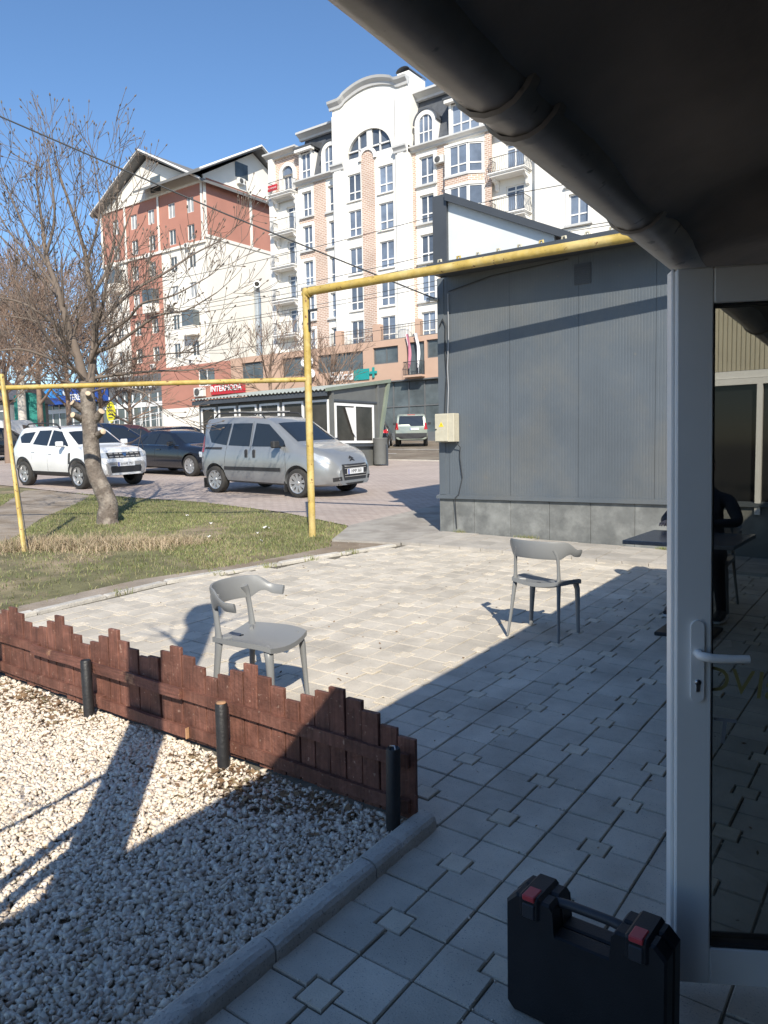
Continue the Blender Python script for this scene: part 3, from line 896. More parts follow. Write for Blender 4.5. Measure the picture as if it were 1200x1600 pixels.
for (a, b, c, d) in ((F, F + .006, F + .015, DH - F), (DW - F - .006, DW - F, F + .015, DH - F), (F + .006, DW - F - .006, F + .015, F + .021), (F + .006, DW - F - .006, DH - F - .006, DH - F)):
    mb.box(a, b, -T + .010, T - .010, c, d)
mb.build('gasket', M_pvcd, door)
mb = MB(); mb.box(F + .006, DW - F - .006, -.003, .003, F + .021, DH - F - .006)
mb.build('pane', M_glass, door)
mb = MB(); mb.cbox(F + .007, DW - F - .007, -T + .004, T - .004, F + .016, F + .030, .002); mb.build('glazing_bead', M_pvcd, door)
# lever handle with long back plate
hz = 1.0
pl = MB()
pts = [(0.057 + .018 * cos(a), hz + .075 + .018 * sin(a)) for a in np.linspace(0, pi, 9)] + [(0.057 + .018 * cos(a), hz - .125 + .018 * sin(a)) for a in np.linspace(pi, 2 * pi, 9)]
pl.prism(pts[::-1], -T - .010, -T + .0005, 'y')
bp_ = pl.build('handle_plate', M_pvc, door)
lv = MB(); lv.tube([(0.057, -T - .008, hz), (0.057, -T - .038, hz), (.066, -T - .050, hz), (.085, -T - .053, hz - .003), (.135, -T - .053, hz - .005), (.182, -T - .053, hz - .004)], [.0125, .0125, .0130, .0125, .0115, .011], 12)
lv.build('lever', M_pvc, door)
ky = MB(); ky.lathe([(0, .004), (.0085, .004), (.0085, -.004)], 14, Matrix.Translation((.057, -T - .010, hz - .085)) @ Matrix.Rotation(pi / 2, 4, 'X'))
ky.box(.0525, .0615, -T - .014, -T - .010, hz - .112, hz - .086)
ky.build('lock_cylinder', M_steel, door)
# stickers on the pane
for body, x, z, s_, mm in (('DV', .150, .905, .105, M_lety), ('la', .262, .890, .115, M_lety), ('T', .140, .755, .11, M_letw)):
    text('lettering', body, s_, mm, door, face_front(x, -.0042, z) @ Matrix.Rotation(rad(-6), 4, 'Z'), depth=.0003)

# ------------------------------------------------------------------ canopy with gutter, and the unseen shop that carries it
GA = Vector((1.068, -2.05, 0)); GD = Vector((-0.043, 1, 0)).normalized()      # line of the gutter
def gpt(t, z, dx=0.0):
    p = GA + GD * t; return (p.x + dx, p.y, z)
canopy = thing('canopy', 'dark fabric canopy with round brown gutter overhead at top right', 'canopy', (0, 0, 0))
GR = 0.070; GZ = 2.318
mb = MB(); n = 14; v = []; f = []
ts = [-2.2, -1, 0, 1, 2, 3, 4, 5, 6.0]
for i, t in enumerate(ts):
    for k in range(n):
        a = 2 * pi * k / n
        p = gpt(t, GZ + GR * sin(a), GR + GR * cos(a)); v.append(p)
f = [(i * n + k, i * n + (k + 1) % n, (i + 1) * n + (k + 1) % n, (i + 1) * n + k) for i in range(len(ts) - 1) for k in range(n)]
f += [tuple(range(n - 1, -1, -1)), tuple(range((len(ts) - 1) * n, len(ts) * n))]
mb.add(v, f, True); gut = mb.build('gutter', M_gut, canopy, sharp=50)
for t in (-.45, .53, .64, 1.31, 2.3, 3.4, 4.5):
    mb = MB(); v = []
    for y2, r2 in ((-.017, GR + .001), (-.012, GR + .007), (.012, GR + .007), (.017, GR + .001)):
        for k in range(18):
            a = 2 * pi * k / 18; p = gpt(t + y2, GZ + r2 * sin(a), GR + r2 * cos(a)); v.append(p)
    mb.add(v, [(i * 18 + k, i * 18 + (k + 1) % 18, (i + 1) * 18 + (k + 1) % 18, (i + 1) * 18 + k) for i in range(3) for k in range(18)], True)
    mb.build('gutter_bracket', M_gut, canopy, sharp=40)
mb = MB()
def fabric(u, v):
    t = -2.2 + 8.2 * u
    p = GA + GD * t
    w = v
    x = p.x + .085 + w * (2.1 - p.x - .085)
    sag = 0.045 * abs(sin(pi * (t + .45) / 0.95)) ** .7 * sin(pi * min(1, w * 1.02))
    z = GZ - .055 + w * 0.46 - 0.05 * sin(pi * w) - sag * 1.5 + 0.006 * sin(t * 9 + w * 5) + .03 * min(1, w * 8)
    return (x, p.y, z)
mb.grid(fabric, 90, 16)
mb.grid(lambda u, v: tuple(Vector(fabric(v, u)) + Vector((0, 0, .015))), 16, 90)
mb.build('fabric', M_fab, canopy)
for t in (-.45, 1.45, 3.35, 5.25):
    mb = MB(); a = gpt(t, GZ + .03, .09); b = (2.0, a[1], GZ + .46)
    mb.tube([a, b], .022, 8); mb.build('rafter', M_fab, canopy)

shop = thing('unseen_shop', 'unseen low shop building that carries the dark canopy and blocks sky light', 'building', (1.93, 0, 0))  # out of view; added to keep sky light out from the right
def wall_box(x0, x1, y0, y1, z0, z1, name, m, parent):
    mb = MB(); mb.box(x0, x1, y0, y1, z0, z1); return mb.build(name, m, parent)
wall_box(0, .25, 0.12, 6.3, -.3, 2.85, 'wall', M_shop, shop)
wall_box(0, .25, -9, -4.2, -.3, 2.85, 'wall', M_shop, shop)
wall_box(0, .25, -4.2, .12, 2.35, 2.85, 'lintel', M_shop, shop)
wall_box(.25, 6, 6.05, 6.3, -.3, 2.85, 'side_wall', M_shop, shop)
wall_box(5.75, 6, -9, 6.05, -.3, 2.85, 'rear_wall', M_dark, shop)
wall_box(.25, 5.75, -9, -8.75, -.3, 2.85, 'side_wall', M_shop, shop)
wall_box(-.02, 6.1, -9.1, 6.4, 2.852, 2.98, 'roof', M_fab, shop)
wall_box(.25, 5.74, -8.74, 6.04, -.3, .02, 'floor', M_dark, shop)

# ------------------------------------------------------------------ cafe table, cup, sitting person behind the door
table = thing('cafe_table', 'dark square table half hidden behind the open glass door', 'table', (0.15, 3.58, gz(.12, 3.58)))
mb = MB(); mb.cbox(-.40, .40, -.41, .41, .735, .765, .004); mb.build('table_top', M_tbl, table)
mb = MB(); mb.tube([(0, 0, .03), (0, 0, .735)], .035, 12); mb.build('leg', M_blk, table)
mb = MB(); mb.cbox(-.21, .21, -.21, .21, .0, .03, .006); mb.build('base_plate', M_blk, table)
cup = thing('paper_cup', 'small pale paper cup with red mark on the dark table', 'cup', (0.10, 3.62, gz(.12, 3.58) + .765))
mb = MB(); mb.lathe([(0, 0.001), (.027, .001), (.027, 0), (.036, .095), (.038, .097), (.038, .1), (.034, .1), (.026, .012), (0, .010)], 18); mb.build('cup_wall', M_cup, cup, sharp=50)
mb = MB(); mb.grid(lambda u, v: ((.0315 + .0095 * .44 + .0008 - .0000 + .0 * v) * cos(-2.3 + u * .9) * (1 + .06 * (v - .5)), (.0357 + .0) * sin(-2.3 + u * .9) * (1 + .06 * (v - .5)), .040 + .034 * v), 8, 3)
mb.build('logo_patch', M_cupr, cup)
tray = tag(MB().cbox(-.09, .09, -.06, .06, 0, .008, .002).build('saucer_tray', M_pvc, None, loc=(0.11, 3.49, gz(.12, 3.58) + .7655)), 'small white tray beside the paper cup on the table', 'tray')

# person on a chair on the far side of the table, facing it
def skin_body(name, joints, bones, m, parent, subdiv=2):
    me = bpy.data.meshes.new(name)
    keys = list(joints)
    me.from_pydata([joints[k][:3] for k in keys], [(keys.index(a), keys.index(b)) for a, b in bones], [])
    o = bpy.data.objects.new(name, me); COL.objects.link(o)
    sk = o.modifiers.new('skin', 'SKIN'); sk.use_smooth_shade = True
    sv = me.skin_vertices[0].data
    for i, k in enumerate(keys):
        r = joints[k][3]; sv[i].radius = r if isinstance(r, tuple) else (r, r)
    sv[0].use_root = True
    sd = o.modifiers.new('sub', 'SUBSURF'); sd.levels = subdiv; sd.render_levels = subdiv
    dg = bpy.context.evaluated_depsgraph_get()
    me2 = bpy.data.meshes.new_from_object(o.evaluated_get(dg))
    bpy.data.objects.remove(o)
    me2.name = name
    me2.materials.clear()
    me2.polygons.foreach_set('use_smooth', [True] * len(me2.polygons))
    return link(name, me2, m, parent)
PX, PY = 0.08, 4.42
pz = gz(PX, PY)
person = thing('person', 'person in dark clothes sitting at the table behind the open door', 'person', (PX, PY, pz))
J = {}
def j(n, x, y, z, r): J[n] = (x, y, z, r)
j('pelvis', 0, .08, .50, (.15, .12)); j('waist', 0, .07, .66, (.135, .10)); j('chest', 0, .02, .86, (.165, .115)); j('upper', 0, -.01, .99, (.14, .085)); j('neck', 0, -.02, 1.09, .052); j('neck2', 0, -.04, 1.15, .05)
B = [('pelvis', 'waist'), ('waist', 'chest'), ('chest', 'upper'), ('upper', 'neck'), ('neck', 'neck2')]
for s, nm in ((-1, 'l'), (1, 'r')):
    j('hip' + nm, s * .095, .02, .50, .092); j('knee' + nm, s * .17, -.38, .50, .064); j('ank' + nm, s * .20, -.30 - .03 * s, .10, .042); j('heel' + nm, s * .20, -.31 - .03 * s, .055, .04); j('toe' + nm, s * .21, -.45 - .03 * s, .04, .034)
    j('sh' + nm, s * .185, 0, .97, .066); j('elb' + nm, s * .30, -.20, .80, .047); j('wr' + nm, s * .17 - .06, -.42, .805, .030)
    B += [('pelvis', 'hip' + nm), ('hip' + nm, 'knee' + nm), ('knee' + nm, 'ank' + nm), ('ank' + nm, 'heel' + nm), ('heel' + nm, 'toe' + nm), ('upper', 'sh' + nm), ('sh' + nm, 'elb' + nm), ('elb' + nm, 'wr' + nm)]
body = skin_body('body', J, B, M_cloth, person)
# head with face
mb = MB()
def head(u, v):
    th = u * 2 * pi; ph = (v - .5) * pi
    x = .073 * cos(ph) * sin(th); y = -.092 * cos(ph) * cos(th); z = .118 * sin(ph)
    if z < 0: x *= 1 - .32 * (z / .118) ** 2; y *= 1 - .12 * (z / .118) ** 2
    fr = max(0, cos(th)) * cos(ph)
    y -= .024 * math.exp(-((x / .014) ** 2) - ((z + .018) / .024) ** 2) * (cos(th) > 0)
    y += .010 * math.exp(-(((abs(x) - .030) / .016) ** 2) - ((z - .012) / .014) ** 2) * (cos(th) > 0)
    y -= .008 * math.exp(-((x / .022) ** 2) - ((z + .058) / .012) ** 2) * (cos(th) > 0)
    return (x, y, z)
mb.grid(head, 40, 28)
hd = mb.build('head', M_skin, person); hd.location = (0, -.065, 1.265); hd.rotation_euler = (.18, 0, .25)
mb = MB()
mb.grid(lambda u, v: tuple(Vector(head(.28 + u * .44, .28 + v * .72)) * 1.07 + Vector((0, .004, .006))), 24, 18); mb.grid(lambda u, v: tuple(Vector(head(u, .80 + v * .2)) * 1.075 + Vector((0, .002, .004))), 36, 8)
mb.build('hair', M_hair, hd)
for s in (-1, 1):
    mb = MB(); mb.lathe([(0, -.008), (.009, -.005), (.011, 0), (.009, .005), (0, .008)], 10, Matrix.Translation((s * .030, -.076, .012)) @ Matrix.Diagonal((1, .6, .55, 1))); mb.build('eye', M_hair, hd)
    mb = MB(); mb.lathe([(0, -.03), (.014, -.018), (.017, .008), (.010, .028), (0, .03)], 10, Matrix.Translation((s * .073, .006, .0)) @ Matrix.Diagonal((.45, .8, 1, 1))); mb.build('ear', M_skin, hd)
    # hands resting on the table: palm with five bent fingers
    nm = 'l' if s < 0 else 'r'
    wx, wy, wz = J['wr' + nm][:3]
    HJ = {'w': (wx, wy, wz, .026), 'p': (wx - s * .012, wy - .075, wz - .004, (.036, .014))}
    HB = [('w', 'p')]
    for q in range(4):
        fx = wx - s * .012 + (q - 1.5) * .019; L_ = (.066, .078, .072, .058)[q]
        HJ['a%d' % q] = (fx, wy - .095, wz - .002, .0088); HJ['b%d' % q] = (fx - s * .003, wy - .095 - L_ * .55, wz + .002, .0082); HJ['c%d' % q] = (fx - s * .006, wy - .095 - L_ * .95, wz - .018, .007)
        HB += [('p', 'a%d' % q), ('a%d' % q, 'b%d' % q), ('b%d' % q, 'c%d' % q)]
    HJ['t0'] = (wx - s * .040, wy - .045, wz - .006, .011); HJ['t1'] = (wx - s * .062, wy - .078, wz - .012, .009); HB += [('w', 't0'), ('t0', 't1')]
    skin_body('hand', HJ, HB, M_skin, person)
    mb = MB(); tx, ty, tz = J['heel' + nm][:3]
    mb.tube([(tx, ty + .07, .045), (tx, ty, .05), (tx + s * .005, ty - .10, .042), (tx + s * .008, ty - .18, .030)], [.038, .047, .046, .030], 10, flat=.8); sh_ = mb.build('shoe', M_shoe, person)
    mb = MB(); mb.prism([(tx - .045, ty + .10), (tx + .045, ty + .10), (tx + .05 + s * .005, ty - .10), (tx + .03, ty - .205), (tx - .03, ty - .205), (tx - .05 + s * .005, ty - .10)][::-1], .002, .016); mb.build('sole', M_sole, sh_)
ch3 = copy_tree(ch1)
ch3['label'] = 'grey plastic chair under the sitting person behind the door'
ch3.location = (PX, PY + .08, pz + .006); ch3.rotation_euler = (0.03, -0.02, 0)

# ================================================================== grey panel building
M_panel = pm('grey_sandwich_panel', (0.104, 0.121, 0.139), 0.42, var=0.09, vs=1.4, spec=0.35, objvar=0.03, metal=0.0, col2=(0.128, 0.137, 0.142), c2s=.6, speck=(9, 0.70, (0.14, 0.142, 0.14)), detail=7)
M_cap = pm('dark_grey_flashing', (0.06, 0.067, 0.078), 0.45, var=0.1, vs=2)
M_tile = pm('stone_look_tile', (0.155, 0.16, 0.155), 0.55, var=0.22, vs=5, bump=0.06, bs=40, col2=(0.225, 0.23, 0.22), c2s=3.2, c2lo=0.44, c2hi=0.6, objvar=0.06, detail=8)
M_grout = pm('pale_grout', (0.42, 0.42, 0.40), 0.9, var=0.1)
M_wpan = pm('white_panel', (0.66, 0.69, 0.70), 0.45, var=0.05, vs=2)
M_cream = pm('cream_ribbed_sheet', (0.50, 0.46, 0.36), 0.6, var=0.08, vs=3)
M_shgl = pm('dark_shop_glass', (0.02, 0.022, 0.025), 0.06, var=0.0, spec=0.6)
M_ebox = pm('cream_metal_box', (0.52, 0.48, 0.37), 0.5, var=0.08, vs=9, speck=(40, 0.70, (0.28, 0.15, 0.06)))
M_warn = pm('warning_yellow', (0.80, 0.62, 0.03), 0.5, var=0.05)
M_cab = pm('grey_cable', (0.035, 0.037, 0.04), 0.6, var=0.1)
M_cabl = pm('pale_cable', (0.30, 0.31, 0.33), 0.6, var=0.1)
M_lampg = pm('lamp_housing', (0.36, 0.37, 0.36), 0.5, var=0.1)
M_yel = pm('yellow_pipe_paint', (0.47, 0.335, 0.085), 0.55, var=0.18, vs=7, bump=0.12, bs=35, col2=(0.56, 0.43, 0.17), c2s=2.5, speck=(17, 0.655, (0.16, 0.07, 0.03)))
M_rust = pm('rust', (0.17, 0.065, 0.028), 0.9, var=0.3, vs=14, bump=0.4, bs=50)

GX0, GY0, GX1 = -4.262, 6.99, 3.2
gb = thing('panel_building', 'single storey grey metal panel building with stone tiled plinth', 'building', (0, 0, 0))
PB, PT, WT = 0.985, 1.045, 4.19
# plinth tiles
wall_box(GX0 + .02, GX1, GY0 + .012, GY0 + .2, -.2, PB, 'plinth_core', M_grout, gb)
xs_ = [GX0, GX0 + .235, GX0 + .587] + [GX0 + .587 + .578 * i for i in range(1, 12)]
for a, b in zip(xs_[:-1], xs_[1:]):
    if a > GX1: break
    mb = MB(); mb.cbox(a + .0025, min(b, GX1) - .0025, GY0, GY0 + .014, gz(a, GY0) - .1, PB - .002, .002); mb.build('plinth_tile', M_tile, gb)
ly = GY0
for i in range(6):
    mb = MB(); a = GY0 + .02 + i * .58; mb.cbox(GX0 - .0005, GX0 + .014, a + .003, a + .577, gz(GX0, a) - .1, PB - .002, .002); mb.build('plinth_tile', M_tile, gb)
mb = MB(); mb.prism([(GY0 - .045, PB + .004), (GY0 - .045, PB + .045), (GY0 + .03, PB + .062), (GY0 + .03, PB + .004)], GX0 - .03, GX1, 'x'); mb.build('plinth_ledge', M_panel, gb)
mb = MB(); mb.prism([(GX0 - .03, PB + .004), (GX0 - .03, PB + .045), (GX0 + .03, PB + .062), (GX0 + .03, PB + .004)], GY0 + .031, 10.5, 'y'); mb.build('plinth_ledge', M_panel, gb)
# ribbed wall panels, each a metre wide, fine vertical grooves
def ribbed(x0, x1, y, z0, z1, pitch=0.04, dep=0.0016):
    mb = MB(); n = max(1, int(round((x1 - x0) / pitch))); xs = []; ys = []
    p = (x1 - x0) / n
    for i in range(n):
        a = x0 + i * p
        xs += [a, a + p * .12, a + p * .2, a + p * .92]; ys += [y + dep, y + dep, y, y]
    xs.append(x1); ys.append(y + dep)
    v = [(a, b, z0) for a, b in zip(xs, ys)] + [(a, b, z1) for a, b in zip(xs, ys)]
    k = len(xs)
    mb.add(v, [(i, i + 1, k + i + 1, k + i) for i in range(k - 1)])
    return mb
DX0, DX1 = -0.56, 0.62                     # entrance behind the open door
cuts = [GX0, GX0 + .16] + [GX0 + .16 + i * 0.99 for i in range(1, 4)]
cuts = [c for c in cuts if c < DX0 - .1] + [DX0]
for a, b in zip(cuts[:-1], cuts[1:]):
    ribbed(a + .002, b - .002, GY0 + .02, PT, WT).build('wall_panel', M_panel, gb)
ribbed(DX1, 1.9, GY0 + .02, PT, WT).build('wall_panel', M_panel, gb)
ribbed(1.904, GX1, GY0 + .02, PT, WT).build('wall_panel', M_panel, gb)
wall_box(GX0 + .02, GX1, GY0 + .05, GY0 + .14, PT - .05, WT, 'wall_core', M_cap, gb)
mb = MB(); mb.cbox(GX0 - .004, GX0 + .105, GY0 + .008, GY0 + .0195, PT, WT, .002); mb.cbox(GX0 - .004, GX0 + .008, GY0 + .0195, GY0 + .12, PT, WT, .002); mb.build('corner_trim', M_panel, gb)
for i in range(4):
    a = GY0 + .121 + i * .9
    mb = MB(); mb.box(GX0 + .010, GX0 + .06, a, a + .896, PT - .04, WT); mb.build('side_panel', M_panel, gb)
# roof with deep eaves
mb = MB(); mb.box(GX0 + .17, GX1 + .2, GY0 - .49, GY0 + .2, WT, WT + .055); mb.box(GX0 - .06, GX1 + .2, GY0 + .2005, 10.6, WT, WT + .055); mb.build('roof', M_cap, gb)
mb = MB(); mb.cbox(GX0 + .15, GX1 + .2, GY0 - .515, GY0 - .491, WT - .005, WT + .085, .003); mb.build('eaves_flashing', M_cap, gb)
for i in range(23):
    x = GX0 + .35 + i * .3
    mb = MB(); mb.tube([(x - .03, GY0 - .482, WT + .05), (x - .02, GY0 - .482, WT + .122), (x + .02, GY0 - .482, WT + .122), (x + .03, GY0 - .482, WT + .05)], .015, 6); mb.build('roof_rib_end', M_yel if i % 4 == 1 else M_ebox, gb)
# taller white-sided part behind
mb = MB(); mb.prism([(0, WT + .058), (0, 5.26), (1.62, 4.55), (1.62, WT + .058)], 0, .06, 'y', Matrix.Translation((GX0 + .17, 7.05, 0))); mb.build('upper_gable_wall', M_wpan, gb)
mb = MB(); mb.box(GX0 - .065, GX0 + .169, 7.0, 10.5, WT + .058, 5.36); mb.build('upper_corner_trim', M_cap, gb)
mb = MB(); mb.prism([(0, 5.255), (0, 5.36), (2.05, 4.40), (2.05, 4.30)], -.10, 3.4, 'y', Matrix.Translation((GX0 + .1695, 7.05, 0))); mb.build('upper_roof', M_cap, gb)
# vent grille
mb = MB()
for i in range(9):
    mb.box(-2.16, -1.97, GY0 - .004, GY0 + .004, 3.83 + i * .025, 3.84 + i * .025)
mb.box(-2.175, -1.955, GY0 + .004, GY0 + .019, 3.81, 4.07); mb.build('vent_grille', M_cap, gb)
# entrance glimpsed through the door glass
mb = MB()
for (a, b, c, d) in ((DX0, DX0 + .07, .9, 2.47), (DX1 - .07, DX1, .9, 2.47), (DX0 + .07, DX1 - .07, 2.40, 2.47), (.02, .08, .9, 2.40)):
    mb.box(a, b, GY0 - .03, GY0 + .03, c, d)
mb.build('entrance_frame', M_pvc, gb)
wall_box(DX0 + .02, DX1 - .02, GY0 + .032, GY0 + .045, .5, 2.46, 'entrance_glass', M_shgl, gb)
wall_box(DX0, DX1, GY0 - .008, GY0 + .0495, 2.475, 2.56, 'entrance_lintel', M_pvc, gb)
ribbed(DX0, DX1, GY0 + .0, 2.565, WT, .05, .012).build('ribbed_infill', M_cream, gb)

ebox = thing('electrical_box', 'cream metal electrical box with yellow warning triangle on grey wall', 'box', (GX0 + .01, GY0 - .155, 1.82))
mb = MB(); mb.cbox(0.02, .34, 0, .155, 0, .41, .006); mb.build('cabinet', M_ebox, ebox)
mb = MB(); mb.cbox(.028, .245, -.012, -.001, .012, .40, .004); dr_ = mb.build('cabinet_door', M_ebox, ebox)
mb = MB(); mb.prism([(.135 + .048 * cos(rad(a)), .245 + .048 * sin(rad(a))) for a in (90, 210, 330)], -.0145, -.0125, 'y'); mb.build('warning_sign', M_warn, dr_)
mb = MB(); mb.prism([(.139, .276), (.128, .247), (.136, .247), (.131, .226), (.144, .255), (.136, .255)][::-1], -.0155, -.0147, 'y'); mb.build('warning_bolt', M_blk, dr_)
mb = MB(); mb.lathe([(0, .008), (.010, .008), (.010, -.008)], 10, Matrix.Translation((.05, -.016, .185)) @ Matrix.Rotation(pi / 2, 4, 'X')); mb.build('lock', M_blk, dr_)
tag(MB().tube([(GX0 + .04, GY0 - .012, 3.5), (GX0 + .1, GY0 - .02, 3.6), (GX0 + .15, GY0 - .012, 3.5), (GX0 + .13, GY0 - .01, 3.2), (GX0 + .16, GY0 - .012, 2.8), (GX0 + .13, GY0 - .012, 2.5), (GX0 + .12, GY0 - .02, 2.23)], .010, 6).build('power_cable', M_cab), 'dark cable looping down to the electrical box', 'cable')
tag(MB().tube([(GX0 + .19, GY0 - .008, 3.95), (GX0 + .19, GY0 - .008, 3.3), (GX0 + .17, GY0 - .010, 2.9), (GX0 + .18, GY0 - .009, 2.6), (GX0 + .17, GY0 - .02, 2.23)], .009, 6).build('conduit', M_cabl), 'pale conduit running straight down the grey wall corner', 'conduit')
tag(MB().tube([(GX0 + .33, GY0 - .10, 1.83), (GX0 + .38, GY0 - .03, 1.74), (GX0 + .36, GY0 - .012, 1.6), (GX0 + .40, GY0 - .012, 1.3), (GX0 + .36, GY0 - .05, 1.06), (GX0 + .30, GY0 - .06, 1.0), (GX0 + .295, GY0 - .012, .55)], .007, 6).build('drop_cable', M_cab), 'thin dark cable hanging from the electrical box to the plinth', 'cable')
tag(MB().tube([(GX0 + .2, GY0 - .006, 3.98), (GX0 + .9, GY0 - .006, 4.10), (GX0 + 2.0, GY0 - .006, 4.15)], .007, 5).build('wall_cable', M_cab), 'thin cable clipped along the wall top under the eaves', 'cable')
wl = thing('wall_lamp', 'small grey lamp fixed on the corner of the grey building', 'lamp', (GX0 - .01, GY0 - .02, 3.86))
mb = MB(); mb.tube([(.03, .01, .03), (-.05, -.05, .04), (-.10, -.09, .035)], [.025, .03, .02], 8); mb.build('housing', M_lampg, wl)
mb = MB(); mb.lathe([(0, 0), (.03, 0), (.026, -.03), (0, -.035)], 10, Matrix.Translation((-.08, -.08, .02))); mb.build('lens', M_pvc, wl)

# ------------------------------------------------------------------ yellow gas pipe on its post
gas = thing('gas_pipe', 'overhead yellow gas pipe on its tall yellow post with rust spots', 'pipe', (-5.782, 5.836, gz(-5.78, 5.84)))
mb = MB(); mb.tube([(0, 0, -.3), (0, 0, 3.60)], .053, 14); mb.lathe([(.0, 3.63), (.03, 3.625), (.053, 3.60)], 14)
post = mb.build('post', M_yel, gas, sharp=50)
mb = MB(); mb.grid(lambda u, v: (.0545 * cos(-2.9 + u * .9), .0545 * sin(-2.9 + u * .9), 2.45 + v * .52), 5, 6); mb.build('rust_patch', M_rust, post)
P_ = lambda p: Vector(p) - gas.location
pp = [(-5.70, 5.83, 4.025), (-4.3, 6.01, 4.06), (-2.7, 6.15, 4.085), (-1.29, 6.27, 4.10), (3.1, 6.60, 4.15)]
mb = MB(); mb.tube([P_(p) for p in pp], .060, 14); mb.build('high_pipe', M_yel, gas)
mb = MB(); mb.tube([P_((-5.83, 5.83, 4.0)), P_((-5.70, 5.835, 4.0))], [.04, .062], 12); mb.build('pipe_collar', M_yel, gas)
mb = MB(); mb.box(.05, .20, -.02, .02, 3.28, 3.31); mb.box(.05, .065, -.02, .02, 3.0, 3.30); mb.build('bracket', M_cab, gas)
mb = MB(); mb.tube([P_((-5.79, 5.81, 2.77)), P_((-7.8, 4.62, 2.775)), P_((-9.75, 3.37, 2.765)), P_((-12.5, 1.55, 2.76))], .036, 12); mb.build('low_pipe', M_yel, gas)
lp = thing('leaning_pole', 'thin leaning yellow pole at the left edge under the low pipe', 'pole', (-8.414, 2.847, gz(-8.4, 2.85)))
d_ = Vector((-9.117, 3.051, 2.90)) - lp.location
mb = MB(); mb.tube([d_ * -.08, d_], .034, 10, flat=.7); mb.build('pole_shaft', M_yel, lp)
mb = MB(); mb.tube([d_ * .55 + Vector((.04, 0, 0)), d_ * .4 + Vector((.10, -.02, 0)), d_ * .2 + Vector((.13, -.02, 0)), d_ * .03 + Vector((.10, 0, 0))], .006, 5); mb.build('loose_wire', M_cab, lp)
tag(MB().tube([(-16.0, -1.85, 10.3), (-12.6, .62, 8.35), (-9.05, 3.22, 6.47), (-6.6, 5.0, 5.12), (-4.27, 6.93, 3.90)], .011, 6).build('overhead_cable', M_cab), 'thick black cable sloping down from upper left to the grey building corner', 'cable')

# ------------------------------------------------------------------ kiosk with white windows
M_kio = pm('kiosk_grey', (0.125, 0.128, 0.122), 0.6, var=0.12, vs=2, objvar=0.03)
M_kiog = pm('kiosk_green_trim', (0.19, 0.22, 0.17), 0.6, var=0.12, vs=2)
M_kroof = pm('corrugated_roof', (0.36, 0.38, 0.34), 0.5, var=0.1, vs=1.5)
M_wgl = pm('window_glass_dark', (0.045, 0.042, 0.038), 0.12, var=0.4, vs=1.2, spec=0.25)
KX1, KX0, KY0, KY1 = -14.68, -21.35, 17.06, 19.75
kb0 = gz(KX1, KY0) - .1
kio = thing('kiosk', 'grey kiosk with row of white framed windows and slanted corrugated roof', 'kiosk', (0, 0, 0))
sill, head_ = 2.06, 3.44
wall_box(KX0, KX1 - .003, KY0 + .06, KY0 + .12, kb0 - .2, 3.72, 'front_wall', M_kio, kio)
wall_box(KX0, KX1, KY1 - .1, KY1, kb0, 4.05, 'rear_wall', M_kio, kio)
mb = MB(); mb.prism([(KY0, kb0 - .2), (KY1 - .35, kb0), (KY1 + .55, 4.12), (KY0, 3.69)], KX1 - .12, KX1 - .06, 'x'); mb.build('end_wall', M_kio, kio)
mb = MB(); mb.prism([(KY1 - .36, kb0), (KY1 - .22, kb0), (KY1 + .68, 4.16), (KY1 + .53, 4.16)], KX1 - .13, KX1 + .03, 'x'); mb.build('slanted_edge_trim', M_kiog, kio)
mb = MB(); mb.prism([(KY0 - .3, 3.66), (KY0 - .3, 3.77), (KY1 + .68, 4.28), (KY1 + .68, 4.16)], KX1 - .02, KX1 + .06, 'x'); mb.build('roof_edge_trim', M_kiog, kio)
for x in [KX0 + .04, KX0 + 1.02, KX0 + 2.12, KX0 + 3.2, KX0 + 4.33, KX0 + 5.47, KX1 - .06]:
    wall_box(x - .05, x + .05, KY0 + .02, KY0 + .059, kb0 - .2, 3.7, 'post', M_kio, kio)
mb = MB(); mb.box(KX1 - .058, KX1 - .02, KY0 + .12, KY1 + .05, 3.36, 3.42); mb.build('end_cornice', M_cap, kio)
# corrugated roof sheet
def corr(u, v):
    x = KX0 - .15 + u * (KX1 - KX0 + .16)
    return (x, KY0 - .32 + v * (KY1 + .95 - KY0), 3.72 + v * .50 + .028 * sin(x * 2 * pi / .18))
mb = MB(); mb.grid(corr, 300, 1, smooth=False); mb.build('roof', M_kroof, kio)
wall_box(KX0 - .1, KX1 - .02, KY0 - .25, KY0 - .2, 3.52, 3.67, 'roof_fascia', M_cap, kio)
def win_frame(w, h, nx, t=0.075, d=0.06, tr=None, name='window_frame'):
    """frame with nx panes side by side, lower left corner at the origin, facing -y"""
    mb = MB()
    mb.box(0, w, 0, d, 0, t); mb.box(0, w, 0, d, h - t, h)
    for i in range(nx + 1):
        a = i * (w - t) / nx; mb.box(a, a + t, 0.001, d - .001, t, h - t)
    if tr is not None:
        mb.box(t, w - t, .002, d - .002, tr, tr + t)
    return mb
xw = [KX0 + .12, KX0 + 1.1, KX0 + 2.2, KX0 + 3.28, KX0 + 4.41, KX0 + 5.55]
for x, w in zip(xw, (.82, .94, .92, .97, .98, .98)):
    f_ = win_frame(w, head_ - sill - .02, 1).build('window', M_pvc, kio, loc=(x, KY0 - .012, sill))
    mb = MB(); mb.box(.05, w - .05, .03, .036, .05, head_ - sill - .06); mb.build('pane', M_wgl, f_)
f_ = win_frame(2.2, 1.36, 2, .085).build('window', M_pvc, kio, loc=(KX1 - .002, KY0 + .16, 1.94), rz=pi / 2)
mb = MB(); mb.box(.05, 2.15, .03, .036, .05, 1.31); mb.build('pane', M_wgl, f_)
